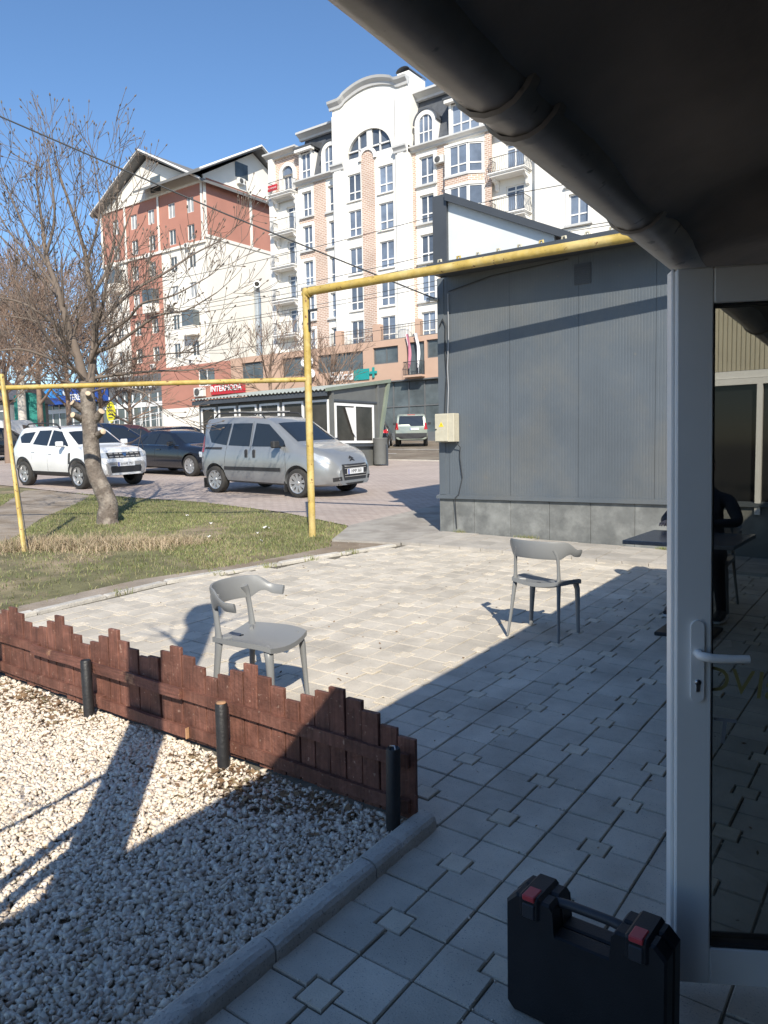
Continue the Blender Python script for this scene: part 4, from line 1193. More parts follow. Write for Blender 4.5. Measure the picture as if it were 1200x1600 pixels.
mb = MB(); mb.prism([(.52, 1.22), (1.0, 1.22), (1.06, .2), (.92, .35)], -.045, -.02, 'y'); mb.build('tilted_sash', M_pvc, f_)
mb = MB(); mb.box(KX1 - .055, KX1 + .05, KY0 + .1, KY1 - .1, 1.82, 1.90); mb.build('sill_board', M_cap, kio)
binn = thing('litter_bin', 'dark cylindrical litter bin beside the end of the kiosk', 'bin', (-14.45, 19.45, gz(-14.45, 19.45)))
mb = MB(); mb.lathe([(0, .05), (.24, .05), (.26, .2), (.26, .95), (.27, .97), (.25, 1.0), (.1, .96), (0, .96)], 18); mb.build('drum', M_kio, binn, sharp=40)
mb = MB()
for s in (-1, 1): mb.box(s * .29 - .03, s * .29 + .03, -.03, .03, 0, .75)
mb.build('stand', M_cap, binn)

# ================================================================== trees
M_bark = pm('grey_brown_bark', (0.15, 0.122, 0.10), 0.9, var=0.35, vs=9, bump=1.0, bs=26, col2=(0.25, 0.215, 0.18), c2s=5, speck=(14, 0.66, (0.10, 0.075, 0.06)))
M_twig = pm('twig_bark', (0.165, 0.13, 0.105), 0.9, var=0.25, vs=4)
M_twig2 = pm('far_twig_bark', (0.235, 0.165, 0.125), 0.95, var=0.25, vs=0.6)
M_cutw = pm('sawn_wood', (0.62, 0.47, 0.32), 0.8, var=0.15, vs=20)

def rand_perp(d, rg):
    while True:
        r = Vector((rg.uniform(-1, 1), rg.uniform(-1, 1), rg.uniform(-1, 1)))
        p = r - d * r.dot(d)
        if p.length > .2: return p.normalized()

def grow(mb, p, d, L, r, lvl, rg, up=0.25, n=5, spread=0.75, minr=0.0042, kids=(3, 4), wig=0.16, taper=.45, buds=None):
    """one limb as a bending tapering tube, with side shoots"""
    seg = 4 if L > .5 else 3
    pts = [p.copy()]; rs = [r]; dirs = [d.copy()]
    for i in range(seg):
        d = (d + rand_perp(d, rg) * rg.uniform(0, wig) + Vector((0, 0, up * .22))).normalized()
        p = p + d * (L / seg)
        pts.append(p.copy()); dirs.append(d.copy())
        rs.append(max(minr, r * (1 - (1 - taper) * (i + 1) / seg)))
    sides = n if r > .02 else (4 if r > .008 else 3)
    mb.tube(pts, rs, sides, caps=False, smooth=True)
    if buds is not None and lvl == 0 and rg.random() < .6:
        buds.append((p.copy(), d.copy()))
    if lvl > 0:
        k = rg.randint(*kids)
        for q in range(k):
            t = rg.uniform(.3, 1.0) if q else 1.0
            i = min(seg, max(1, int(round(t * seg))))
            side = rand_perp(dirs[i], rg)
            dd = (dirs[i] + side * rg.uniform(spread * .6, spread * 1.15)).normalized() if q else (dirs[i] + side * .25).normalized()
            grow(mb, pts[i], dd, L * rg.uniform(.55, .8), max(minr, rs[i] * rg.uniform(.5, .72)), lvl - 1, rg, up, n, spread, minr, kids, wig, taper, buds)

def limb(mb, pts, r0, r1, rg, side_lvl=2, step=.34, sl=.75, up=.3, n=8, buds=None, tip=True):
    """hand-laid main limb with procedural side branches"""
    pts = [Vector(q) for q in pts]
    # subdivide the polyline smoothly
    out = []
    for i in range(len(pts) - 1):
        a = pts[max(i - 1, 0)]; b = pts[i]; c = pts[i + 1]; e = pts[min(i + 2, len(pts) - 1)]
        for s_ in range(4):
            t = s_ / 4
            out.append(0.5 * ((2 * b) + (c - a) * t + (2 * a - 5 * b + 4 * c - e) * t * t + (3 * b - a - 3 * c + e) * t ** 3))
    out.append(pts[-1])
    m_ = len(out) - 1
    rs = [r0 + (r1 - r0) * (i / m_) ** .8 for i in range(m_ + 1)]
    mb.tube(out, rs, n, caps=False)
    acc = 0
    for i in range(2, m_):
        acc += (out[i] - out[i - 1]).length
        if acc > step * rg.uniform(.6, 1.3):
            acc = 0
            d = (out[i + 1] - out[i - 1]).normalized()
            sd = rand_perp(d, rg)
            dd = (d * .6 + sd * .75 + Vector((0, 0, .25))).normalized()
            grow(mb, out[i], dd, sl * rg.uniform(.6, 1.25), max(.005, rs[i] * .42), side_lvl, rg, up, 5, buds=buds)
    if tip:
        d = (out[-1] - out[-2]).normalized()
        grow(mb, out[-1], d, sl * .9, r1, side_lvl, rg, up, 5, buds=buds)

def root_trees():
    rg = random.Random(21)
    t = thing('bare_tree', 'tall bare tree with bent pruned trunk growing on the lawn', 'tree', (-9.90, 5.156, gz(-9.9, 5.16)), rad(36))
    K = 90.3
    def q(px, py, dy=0.0):
        if py < 604: py = 604 - (604 - py) * .85
        if px > 168: px = 168 + (px - 168) * .93
        return ((px - 168) / K, dy, (818 - py) / K)
    tr = MB()
    trunk = [q(170, 830), q(168, 812), q(171, 788), q(162, 762), q(152, 735), q(149, 700), q(148, 655), q(147, 620), q(144, 600)]
    rsd = [.235, .178, .160, .150, .138, .132, .128, .125, .110]
    pts = [Vector(p) for p in trunk]
    out = []; ro = []
    for i in range(len(pts) - 1):
        a = pts[max(i - 1, 0)]; b = pts[i]; c = pts[i + 1]; e = pts[min(i + 2, len(pts) - 1)]
        for s_ in range(4):
            tt = s_ / 4
            out.append(0.5 * ((2 * b) + (c - a) * tt + (2 * a - 5 * b + 4 * c - e) * tt * tt + (3 * b - a - 3 * c + e) * tt ** 3)); ro.append(rsd[i] + (rsd[i + 1] - rsd[i]) * tt + rg.uniform(-.006, .006))
    out.append(pts[-1]); ro.append(rsd[-1])
    tr.tube(out, ro, 16, caps=False)
    trunk_o = tr.build('trunk', M_bark, t)
    # sawn stubs
    for (px, py, dx, dy, dz, r) in ((138, 640, -.10, -.12, .10, .055), (160, 680, .14, -.16, .05, .05), (158, 655, .13, -.10, .11, .06), (137, 655, -.06, -.2, .06, .05), (150, 625, .05, -.18, .08, .045), (140, 612, -.02, -.17, .06, .04)):
        p = Vector(q(px, py)); m_ = MB(); e = p + Vector((dx, dy, dz)) * 1.15
        m_.tube([p, p + Vector((dx, dy, dz)) * .6, e], [r * 1.25, r * 1.05, r], 10, caps=True); st = m_.build('stub', M_bark, t)
        d = Vector((dx, dy, dz)).normalized()
        m_ = MB(); m_.lathe([(0, .004), (r * .86, .003), (r * .98, -.003)], 12, Matrix.Translation(e) @ d.to_track_quat('Z', 'Y').to_matrix().to_4x4()); m_.build('sawn_face', M_cutw, st)
    cr = MB(); buds = []
    L1 = [q(144, 604), q(137, 560, .0), q(130, 520, -.05), q(120, 470, -.1), q(113, 430, -.1), q(100, 380, -.1), q(92, 320, 0), q(86, 262, .05)]
    L2 = [q(150, 625), q(153, 585, .05), q(158, 530, .1), q(160, 480, .15), q(152, 420, .2), q(147, 360, .2), q(135, 300, .15), q(120, 235, .1)]
    limb(cr, L1, .092, .018, rg, 2, .24, .72, .45, 10, buds)
    limb(cr, L2, .080, .018, rg, 2, .24, .72, .45, 10, buds)
    R = [([q(158, 500, .1), q(190, 455, .3), q(225, 418, .5), q(262, 390, .7), q(310, 350, .9), q(352, 325, 1.0)], .055, .010),
         ([q(156, 545, .05), q(200, 535, -.2), q(240, 515, -.4), q(285, 492, -.6), q(335, 488, -.8), q(385, 462, -.9)], .05, .008),
         ([q(155, 560, .0), q(185, 525, -.3), q(235, 495, -.5), q(268, 475, -.8), q(320, 468, -1.0), q(372, 440, -1.0)], .045, .008),
         ([q(153, 590, .05), q(195, 582, .2), q(250, 575, .4), q(310, 570, .7), q(370, 548, .8)], .042, .008),
         ([q(158, 515, .1), q(180, 470, -.1), q(198, 420, -.3), q(222, 370, -.4), q(245, 320, -.5)], .048, .010),
         ([q(155, 440, .2), q(176, 395, .3), q(190, 340, .35), q(196, 280, .4), q(200, 225, .4)], .045, .010),
         ([q(150, 380, .2), q(170, 330, .1), q(180, 280, .05), q(176, 225, .0)], .035, .009),
         ([q(130, 520, 0), q(105, 490, -.2), q(70, 462, -.4), q(28, 452, -.6), q(-15, 430, -.7)], .045, .008),
         ([q(136, 555, 0), q(108, 525, .2), q(72, 488, .4), q(30, 470, .6), q(-20, 462, .7)], .045, .008),
         ([q(122, 478, 0), q(95, 430, .2), q(62, 390, .3), q(22, 340, .4), q(-12, 300, .4)], .045, .009),
         ([q(114, 435, -.1), q(85, 385, -.2), q(55, 340, -.3), q(30, 285, -.3)], .04, .009),
         ([q(105, 400, -.1), q(82, 345, -.3), q(66, 290, -.4), q(48, 240, -.4)], .036, .009),
         ([q(100, 370, -.1), q(118, 320, -.2), q(122, 265, -.3), q(118, 215, -.3)], .034, .009),
         ([q(142, 585, 0), q(112, 562, -.3), q(75, 545, -.6), q(30, 550, -.8), q(-20, 530, -.9)], .04, .008),
         ([q(146, 610, 0), q(125, 600, .3), q(85, 588, .5), q(40, 585, .7)], .032, .008),
         ([q(152, 600, 0), q(180, 560, .5), q(230, 540, .9), q(290, 530, 1.2)], .035, .008),
         ([q(146, 598, 0), q(135, 560, -.5), q(120, 520, -.9), q(110, 470, -1.2)], .04, .009),
         ([q(155, 560, 0), q(170, 500, .7), q(180, 450, 1.1), q(185, 390, 1.3)], .04, .009),
         ([q(150, 614, 0), q(200, 608, -.3), q(250, 618, -.5), q(270, 632, -.6), q(290, 645, -.6)], .026, .006)]
    for pts, a, b in R:
        limb(cr, pts, a * .78, b, rg, 2, .20, .60, .38, 7, buds)
    for p, d in buds:
        m4 = Matrix.Translation(p) @ d.to_track_quat('Z', 'Y').to_matrix().to_4x4()
        cr.lathe([(.004, -.01), (.013, .006), (.010, .03), (0, .045)], 4, m4)
    cr.build('crown', M_twig, t)
    return t
main_tree = root_trees()

def far_tree(name, label, loc, H, seed, group=None, lvl=4, r=.16, m=None, spread=.62, wide=1.0, first=.28):
    rg = random.Random(seed)
    t = thing(name, label, 'tree', loc, rg.uniform(0, 6), group)
    tr = MB(); a = MB()
    h0 = H * first
    tr.tube([(0, 0, -.3), (.02 * H * .1, 0, h0 * .5), (0, .02, h0), (.05, 0, H * .55)], [r * 1.2, r, r * .85, r * .45], 8, caps=False)
    tr.build('trunk', m or M_twig2, t)
    for k in range(9):
        f_ = k / 8; z = h0 + (H * .55 - h0) * f_
        an = k * 2.4 + rg.uniform(-.4, .4)
        d = Vector((cos(an) * wide, sin(an) * wide, .75 + .7 * f_)).normalized()
        grow(a, Vector((0, 0, z)), d, H * rg.uniform(.19, .27), r * (.5 - .18 * f_), lvl, rg, .3, 5, spread, minr=.011, kids=(3, 5), wig=.22)
    a.build('crown', m or M_twig2, t)
    return t
# street trees in front of the white apartment block
def at_ray(px, Y, py=700):
    """ground spot Y metres ahead at photo column px (used only to lay out far things)"""
    xw = (px - 600) / 1180 * Y
    return ((xw - .172) * .809 - (Y - 3.073) * .588, (xw - .172) * .588 + (Y - 3.073) * .809)
for (px, Y, H, sd, lb, r) in ((428, 52, 9.6, 4, 'bare street tree in front of the white apartment block, beside the steel duct', .16), (522, 50, 7.6, 9, 'bare street tree in front of the teal pharmacy sign', .17)):
    x, y = at_ray(px, Y)
    far_tree('street_tree', lb, (x, y, gz(x, y)), H, sd, 'bare street trees along the road', 3, r)
for i, (px, Y, H, sd, lb) in enumerate(((18, 34, 8.6, 31, 'bare brown tree at the far left edge behind the leaning pole'), (70, 42, 11.5, 32, 'bare tree behind the roof of the white car, left of the blue awning'),
                                        (115, 46, 11.0, 33, 'bare tree behind the white car in front of the blue awning'), (-25, 44, 12.5, 34, 'tall bare tree beyond the left edge, branches reaching into view'),
                                        (165, 50, 8.5, 35, 'bare tree behind the lawn tree trunk before the red apartment block'), (45, 55, 14, 36, 'tallest bare tree in the row behind the white car'),
                                        (210, 52, 6.5, 37, 'small bare tree in front of the shop windows of the red block'))):
    x, y = at_ray(px, Y)
    far_tree('background_tree', lb, (x, y, gz(x, y)), H, sd, 'bare trees behind the parked cars', 4 if i < 5 else 3, .17, spread=.7, wide=1.25, first=.24)

# pollarded tree left of the camera, whose shadow falls over gravel, fence and patio
rg = random.Random(5)
st = thing('pollarded_tree', 'pruned bare tree standing in the gravel just outside the left edge of view', 'tree', (-0.15, -1.9, gz(-.15, -1.9)), 0)
tr = MB(); tr.tube([(0, 0, -.1), (.02, .01, 1.0), (-.02, -.01, 2.2), (.0, .02, 3.0), (.03, .0, 3.7)], [.15, .125, .12, .125, .11], 12, caps=False)
tr.lathe([(.11, 3.65), (.16, 3.8), (.17, 4.0), (.14, 4.16), (.05, 4.24), (0, 4.25)], 10)
tr.build('trunk', M_bark, st)
cr = MB()
for pl_, r in (([(0, 0, 1.35), (-.10, -.25, 1.05), (-.17, -.52, .72), (-.2, -.8, .45)], .035), ([(0, 0, 1.15), (-.06, -.2, .95), (-.10, -.45, .72), (-.16, -.7, .55)], .04), ([(0, 0, 1.7), (-.14, -.18, 1.45), (-.30, -.4, 1.2)], .022)):
    limb(cr, pl_, r, r * .4, rg, 1, .4, .3, .2, 7, tip=False)
for (z, dx, dy, dz, L_, r) in ((3.5, .35, .3, .5, .35, .03), (3.1, -.7, -.2, .8, .5, .025)):
    grow(cr, Vector((0, 0, z)), Vector((dx, dy, dz)).normalized(), L_, r, 1, rg, .15, 6, .6)
cr.build('crown', M_twig, st)

# ================================================================== cars (built facing +x, wheels on z = 0)
def carpaint(name, col, metal=0.0, rough=0.35):
    return pm(name, col, rough, metal=metal, var=0.06, vs=1.5, coat=0.8, spec=0.5)
M_cw = carpaint('white_car_paint', (0.74, 0.74, 0.73))
M_csil = carpaint('silver_car_paint', (0.31, 0.322, 0.33), 0.45, 0.32)
M_cblk = carpaint('black_car_paint', (0.010, 0.012, 0.018), 0.0, 0.2)
M_cgrn = carpaint('grey_green_car_paint', (0.34, 0.37, 0.31), 0.4, 0.35)
M_cred = carpaint('dark_red_car_paint', (0.055, 0.020, 0.022), 0.1, 0.3)
M_cblu = carpaint('dark_blue_car_paint', (0.014, 0.022, 0.045), 0.1, 0.25)
M_cgld = carpaint('beige_car_paint', (0.32, 0.28, 0.22), 0.3, 0.3)
M_cgl = pm('car_glass', (0.018, 0.022, 0.027), 0.03, var=0.0, spec=0.8)
M_trim = pm('black_car_trim', (0.028, 0.028, 0.030), 0.6, var=0.15, vs=8)
M_gtrim = pm('grey_car_trim', (0.30, 0.29, 0.28), 0.5, var=0.1, vs=8)
M_tyre = pm('tyre_rubber', (0.035, 0.033, 0.031), 0.85, var=0.2, vs=9)
M_rim = pm('alloy_rim', (0.50, 0.50, 0.51), 0.35, metal=0.7, var=0.08, vs=9)
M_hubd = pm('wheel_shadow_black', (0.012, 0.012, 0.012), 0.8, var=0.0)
M_lens = pm('headlight_lens', (0.55, 0.58, 0.60), 0.08, metal=0.35, var=0.15, vs=14, spec=0.8)
M_tail = pm('tail_light_red', (0.42, 0.015, 0.015), 0.12, var=0.1, spec=0.7)
M_plate = pm('number_plate_white', (0.72, 0.73, 0.74), 0.5, var=0.03)
M_plateb = pm('number_plate_blue', (0.03, 0.07, 0.35), 0.5, var=0.03)
M_chrome = pm('chrome', (0.62, 0.63, 0.65), 0.12, metal=1.0, var=0.0)

def lin(pts, x):
    if x <= pts[0][0]: return pts[0][1]
    for (a, b), (c, d) in zip(pts[:-1], pts[1:]):
        if x <= c:
            return b + (d - b) * (x - a) / (c - a)
    return pts[-1][1]
def smo(pts, x, w=.07):
    return sum(lin(pts, x + w * k / 3) for k in range(-3, 4)) / 7

def make_wheel(R, wd, rim, parent, loc, side, style=5):
    t = MB()
    prof = [(R * .66, -wd * .5), (R * .92, -wd * .52), (R * .985, -wd * .42), (R, -wd * .25), (R, wd * .25), (R * .985, wd * .42), (R * .92, wd * .52), (R * .66, wd * .5)]
    Mx = Matrix.Translation(loc) @ Matrix.Rotation(side * -pi / 2, 4, 'X')
    t.lathe(prof, 28, Mx); ty = t.build('wheel', M_tyre, parent, sharp=50)
    r = MB(); r.lathe([(R * .68, wd * .44), (R * .70, wd * .52), (R * .655, wd * .50), (R * .62, wd * .36), (R * .60, wd * .2)], 28, Mx)
    for k in range(style):
        a = 2 * pi * k / style + .3
        w0, w1 = (R * .13, R * .11) if style <= 6 else (R * .075, R * .11)
        Mk = Mx @ Matrix.Rotation(a, 4, 'Z')
        r.add([(R * .08, -w0, wd * .40), (R * .64, -w1, wd * .45), (R * .64, w1, wd * .45), (R * .08, w0, wd * .40), (R * .08, -w0 * 1.2, wd * .28), (R * .64, -w1 * 1.2, wd * .28), (R * .64, w1 * 1.2, wd * .28), (R * .08, w0 * 1.2, wd * .28)],
              [(0, 1, 2, 3), (0, 4, 5, 1), (3, 2, 6, 7), (1, 5, 6, 2)], False, Mk)
    r.lathe([(0, wd * .47), (R * .13, wd * .45), (R * .17, wd * .38), (R * .17, wd * .2)], 16, Mx)
    r.build('rim', rim, ty, sharp=40)
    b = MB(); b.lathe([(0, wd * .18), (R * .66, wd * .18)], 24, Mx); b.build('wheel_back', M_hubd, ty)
    return ty

def car_body(S, paint, parent):
    L0, L1 = S['rear'], S['front']
    xs = sorted(set([L0 + (L1 - L0) * i / 84 for i in range(85)] + [L0 + .02, L0 + .05, L1 - .05, L1 - .02]))
    def sec(x):
        top = smo(S['top'], x); w = smo(S['w'], x); zb = smo(S['bot'], x)
        belt = min(smo(S['belt'], x), top - .03); wr = smo(S['wr'], x) * w; dr = smo(S['dr'], x)
        te = max(top - dr, belt + .006)
        return [(0, zb), (.80 * w, zb), (.93 * w, zb + .05), (.985 * w, zb + .15), (w, zb + .5 * (belt - zb)), (.99 * w, belt - .07), (.958 * w, belt), (wr, te), (.93 * wr, top - .35 * (top - te)), (.70 * wr, top - .09 * (top - te)), (0, top)]
    mb = MB(); v = []; n = 20
    for x in xs:
        h = sec(x)
        ring = [(x, y, z) for y, z in h] + [(x, -y, z) for y, z in h[-2:0:-1]]
        v += ring
    k = len(xs)
    f = [(i * n + q, i * n + (q + 1) % n, (i + 1) * n + (q + 1) % n, (i + 1) * n + q) for i in range(k - 1) for q in range(n)]
    f += [tuple(range(n - 1, -1, -1)), tuple(range((k - 1) * n, k * n))]
    mb.add(v, f, True)
    bvh = BVHTree.FromPolygons([Vector(p) for p in mb.v], mb.f)
    me = mb.mesh('body')
    ob = bpy.data.objects.new('body', me); COL.objects.link(ob)
    c = MB(); R = S['R']
    for wx in (S['wf'], S['wrr']):
        for s in (-1, 1):
            wl = lin(S['w'], wx)
            Mx = Matrix.Translation((wx, s * (wl + .05), R + .01)) @ Matrix.Rotation(pi / 2, 4, 'X')
            ra = R + S.get('arch', .055)
            c.lathe([(0, -.36), (ra, -.36), (ra, .36), (0, .36)], 32, Mx)
    cme = c.mesh('cut'); cob = bpy.data.objects.new('cut', cme); COL.objects.link(cob)
    bpy.context.view_layer.update()
    bo = ob.modifiers.new('b', 'BOOLEAN'); bo.operation = 'DIFFERENCE'; bo.object = cob; bo.solver = 'EXACT'
    dg = bpy.context.evaluated_depsgraph_get()
    me2 = bpy.data.meshes.new_from_object(ob.evaluated_get(dg))
    if len(me2.polygons) < 500:
        me2 = me.copy()
    bpy.data.objects.remove(ob); bpy.data.objects.remove(cob)
    me2.materials.clear()
    me2.polygons.foreach_set('use_smooth', [True] * len(me2.polygons))
    me2.set_sharp_from_angle(angle=rad(38))
    return link('body', me2, paint, parent), bvh

def patch(bvh, view, outline, name, m, parent, off=.006, rings=5, sub=5):
    """surface piece that follows the car body: outline seen from a side, pushed out by off"""
    def cast(a, b):
        if view == 'l': o, d = Vector((a, 4, b)), Vector((0, -1, 0))
        elif view == 'r': o, d = Vector((a, -4, b)), Vector((0, 1, 0))
        elif view == 'f': o, d = Vector((6, a, b)), Vector((-1, 0, 0))
        elif view == 'b': o, d = Vector((-6, a, b)), Vector((1, 0, 0))
        else: o, d = Vector((a, b, 5)), Vector((0, 0, -1))
        hit, nrm, _, _ = bvh.ray_cast(o, d)
        if hit is None:
            q = {'l': Vector((a, .8, b)), 'r': Vector((a, -.8, b)), 'f': Vector((2.2, a, b)), 'b': Vector((-2.2, a, b))}.get(view, Vector((a, b, 1.4)))
            hit, nrm, _, _ = bvh.find_nearest(q)
        if nrm.dot(d) > 0: nrm = -nrm
        return hit + nrm * off
    pts = []
    n0 = len(outline)
    for i in range(n0):
        a = outline[i]; b = outline[(i + 1) % n0]
        for s_ in range(sub):
            t = s_ / sub; pts.append((a[0] + (b[0] - a[0]) * t, a[1] + (b[1] - a[1]) * t))
    n = len(pts); cx = sum(p[0] for p in pts) / n; cy = sum(p[1] for p in pts) / n
    v = [cast(cx, cy)]; f = []
    for r in range(1, rings + 1):
        s_ = r / rings
        for p in pts: v.append(cast(cx + (p[0] - cx) * s_, cy + (p[1] - cy) * s_))
    for i in range(n): f.append((0, 1 + i, 1 + (i + 1) % n))
    for r in range(rings - 1):
        a = 1 + r * n; b = a + n
        for i in range(n): f.append((a + i, b + i, b + (i + 1) % n, a + (i + 1) % n))
    mb = MB(); mb.add(v, f, True)
    return mb.build(name, m, parent)

def plate(bvh, parent, view, y, z, txt, w=.52, h=.112):
    o = Vector((6 if view == 'f' else -6, y, z)); d = Vector((-1 if view == 'f' else 1, 0, 0))
    hit = bvh.ray_cast(o, d)[0]
    sg = 1 if view == 'f' else -1
    x = hit.x + sg * .02
    Mx = Matrix.Translation((x, y, z)) @ Matrix.Rotation(sg * pi / 2, 4, 'Z')      # local x to the viewer's right, facing local -y
    mb = MB(); mb.box(-w / 2, w / 2, -.008, .03, -h / 2, h / 2, Mx); p = mb.build('number_plate', M_plate, parent)
    mb = MB(); mb.box(-w / 2 + .003, -w / 2 + .045, -.010, -.0085, -h / 2 + .003, h / 2 - .003, Mx); mb.build('plate_band', M_plateb, p)
    if txt:
        text('plate_text', txt, .098, M_trim, p, Mx @ Matrix.Translation((.02, -.0105, 0)) @ Matrix.Rotation(pi / 2, 4, 'X') @ Matrix.Diagonal((.92, 1, 1, 1)), depth=.0008)
    return p

def mirror(parent, x, y, z, s, m):
    mb = MB(); mb.tube([(x, s * (y - .04), z - .05), (x, s * (y + .06), z - .03)], .025, 6)
    mb.cbox(x - .05, x + .07, min(s * (y + .05), s * (y + .24)), max(s * (y + .05), s * (y + .24)), z - .06, z + .09, .025)
    return mb.build('mirror', m, parent)

def handle(bvh, parent, view, x, z, m, w=.16):
    return patch(bvh, view, [(x - w / 2, z - .018), (x + w / 2, z - .018), (x + w / 2, z + .018), (x - w / 2, z + .018)], 'door_handle', m, parent, .022, 2, 2)

def seam(bvh, parent, view, pts, m=None, w=.008):
    """panel gap as a thin dark line following the body"""
    o = None
    for a, b in zip(pts[:-1], pts[1:]):
        d = Vector((b[0] - a[0], b[1] - a[1])); n = Vector((-d.y, d.x)).normalized() * w * .5
        o = patch(bvh, view, [(a[0] + n.x, a[1] + n.y), (a[0] - n.x, a[1] - n.y), (b[0] - n.x, b[1] - n.y), (b[0] + n.x, b[1] + n.y)], 'panel_gap', m or M_trim, parent, .0025, 1, 6)
    return o

def wheels(S, root, rim, style, wd=.2):
    for wx in (S['wf'], S['wrr']):
        for s in (-1, 1):
            make_wheel(S['R'], wd, rim, root, (wx, s * (lin(S['w'], wx) - wd * .5 - .005), S['R']), s, style)

def place(root, x, y, rz, scale=1.0):
    """wheels on the sloping ground"""
    root.location = (x, y, gz(x, y) + .004)
    nrm = Vector((0.0241, -0.0332, 1)).normalized()
    root.rotation_mode = 'QUATERNION'
    root.rotation_quaternion = Vector((0, 0, 1)).rotation_difference(nrm) @ Matrix.Rotation(rz, 3, 'Z').to_quaternion()
    root.scale = (scale,) * 3

# ---------------------------------------------------------------- silver van
S = dict(rear=-1.76, front=2.12, wf=1.256, wrr=-1.256, R=.305, arch=.06,
         top=[(-1.76, 1.15), (-1.73, 1.55), (-1.68, 1.68), (-1.3, 1.725), (-.4, 1.725), (.25, 1.68), (.45, 1.60), (1.12, 1.16), (1.2, 1.115), (1.6, 1.03), (1.92, .90), (2.06, .76), (2.12, .62)],
         belt=[(-1.76, 1.0), (-1.2, 1.04), (.3, 1.02), (1.2, .98), (1.7, .84), (2.12, .55)],
         w=[(-1.76, .76), (-1.68, .82), (-1.3, .86), (1.4, .86), (1.75, .82), (1.98, .70), (2.12, .48)],
         wr=[(-1.76, .86), (-1.6, .80), (.25, .78), (.5, .80), (1.1, .88), (1.3, .88), (2.12, .85)],
         dr=[(-1.76, .1), (.3, .09), (1.1, .06), (2.12, .08)], bot=[(-1.76, .32), (-1.5, .26), (1.6, .22), (2.12, .26)])
van = thing('silver_van', 'silver compact van with black grille and roof rails parked beside the kiosk', 'van')
_, bv = car_body(S, M_csil, van)
wheels(S, van, M_rim, 9, .19)
patch(bv, 't', [(1.10, -.62), (1.10, .62), (.50, .56), (.50, -.56)], 'windscreen', M_cgl, van, .006, 6, 6)
for vw, s in (('r', -1), ('l', 1)):
    patch(bv, vw, [(.92, 1.06), (.84, 1.18), (.36, 1.53), (-.02, 1.56), (-.06, 1.06)], 'side_window', M_cgl, van)
    patch(bv, vw, [(-.14, 1.06), (-.13, 1.56), (-.72, 1.56), (-.80, 1.08)], 'side_window', M_cgl, van)
    patch(bv, vw, [(-.86, 1.08), (-.78, 1.56), (-1.45, 1.54), (-1.52, 1.36), (-1.38, 1.14)], 'side_window', M_cgl, van)
    patch(bv, vw, [(.80, .54), (.80, .615), (-.92, .615), (-.92, .54)], 'side_moulding', M_trim, van, .014, 3, 8)
    patch(bv, vw, [(-1.60, .985), (-1.0, .985), (-1.0, 1.035), (-1.58, 1.035)], 'sliding_track', M_trim, van, .008, 2, 6)
    seam(bv, van, vw, [(.95, .40), (.93, 1.04)]); seam(bv, van, vw, [(-.10, .36), (-.10, 1.60)]); seam(bv, van, vw, [(-.95, .50), (-.85, 1.05)])
    for hx in (.02, -.22):
        patch(bv, vw, [(hx - .035, .82), (hx + .035, .82), (hx + .045, .97), (hx, 1.0), (hx - .045, .97)], 'door_handle', M_trim, van, .012, 3, 3)
    mirror(van, .78, .84, 1.10, s, M_trim)
    patch(bv, vw, [(1.62, .84), (1.60, .95), (1.86, .84), (1.98, .70), (1.82, .72)], 'headlight', M_lens, van, .008, 4, 4)
    patch(bv, vw, [(-1.62, .92), (-1.73, .92), (-1.735, 1.28), (-1.66, 1.28)], 'tail_light', M_tail, van, .008, 3, 4)
    mb = MB(); mb.tube([(.15, s * .60, 1.66), (.05, s * .60, 1.765), (-.5, s * .61, 1.79), (-1.3, s * .61, 1.785), (-1.42, s * .61, 1.70)], .018, 7); mb.build('roof_rail', M_trim, van)
    patch(bv, 'f', [(s * .42, .36), (s * .60, .34), (s * .62, .42), (s * .44, .44)] if s > 0 else [(-.42, .36), (-.44, .44), (-.62, .42), (-.60, .34)], 'fog_light', M_trim, van, .006, 2, 3)
patch(bv, 'f', [(-.40, .68), (.40, .68), (.42, .60), (.36, .36), (-.36, .36), (-.42, .60)], 'grille', M_trim, van, .010, 5, 6)
for z in (.43, .48, .60, .645):
    patch(bv, 'f', [(-.36, z - .007), (.36, z - .007), (.36, z + .007), (-.36, z + .007)], 'grille_bar', M_gtrim, van, .022, 1, 8)
plate(bv, van, 'f', 0, .535, 'HMP 360')
for q in (0, 1):
    patch(bv, 'f', [(0, .80 + q * .045), (.075, .755 + q * .045), (.075, .735 + q * .045), (0, .777 + q * .045), (-.075, .735 + q * .045), (-.075, .755 + q * .045)], 'emblem', M_trim, van, .010, 2, 2)
patch(bv, 'f', [(-.5, .30), (.5, .30), (.46, .22), (-.46, .22)], 'bumper_lip', M_trim, van, .006, 2, 5)
for xb in (-.25, -.95):
    mb = MB(); mb.box(xb - .025, xb + .025, -.60, .60, 1.80, 1.825); mb.build('roof_bar', M_gtrim, van)
mb = MB(); mb.tube([(-.35, .1, 1.71), (-.5, .1, 1.95)], .006, 5); mb.build('antenna', M_trim, van)
for s in (-1, 1):
    for xm in (.86, -1.66):
        mb = MB(); mb.box(xm, xm + .02, min(s * .62, s * .83), max(s * .62, s * .83), .10, .33); mb.build('mud_flap', M_trim, van)
place(van, -11.0, 10.68, 0, 1.06)

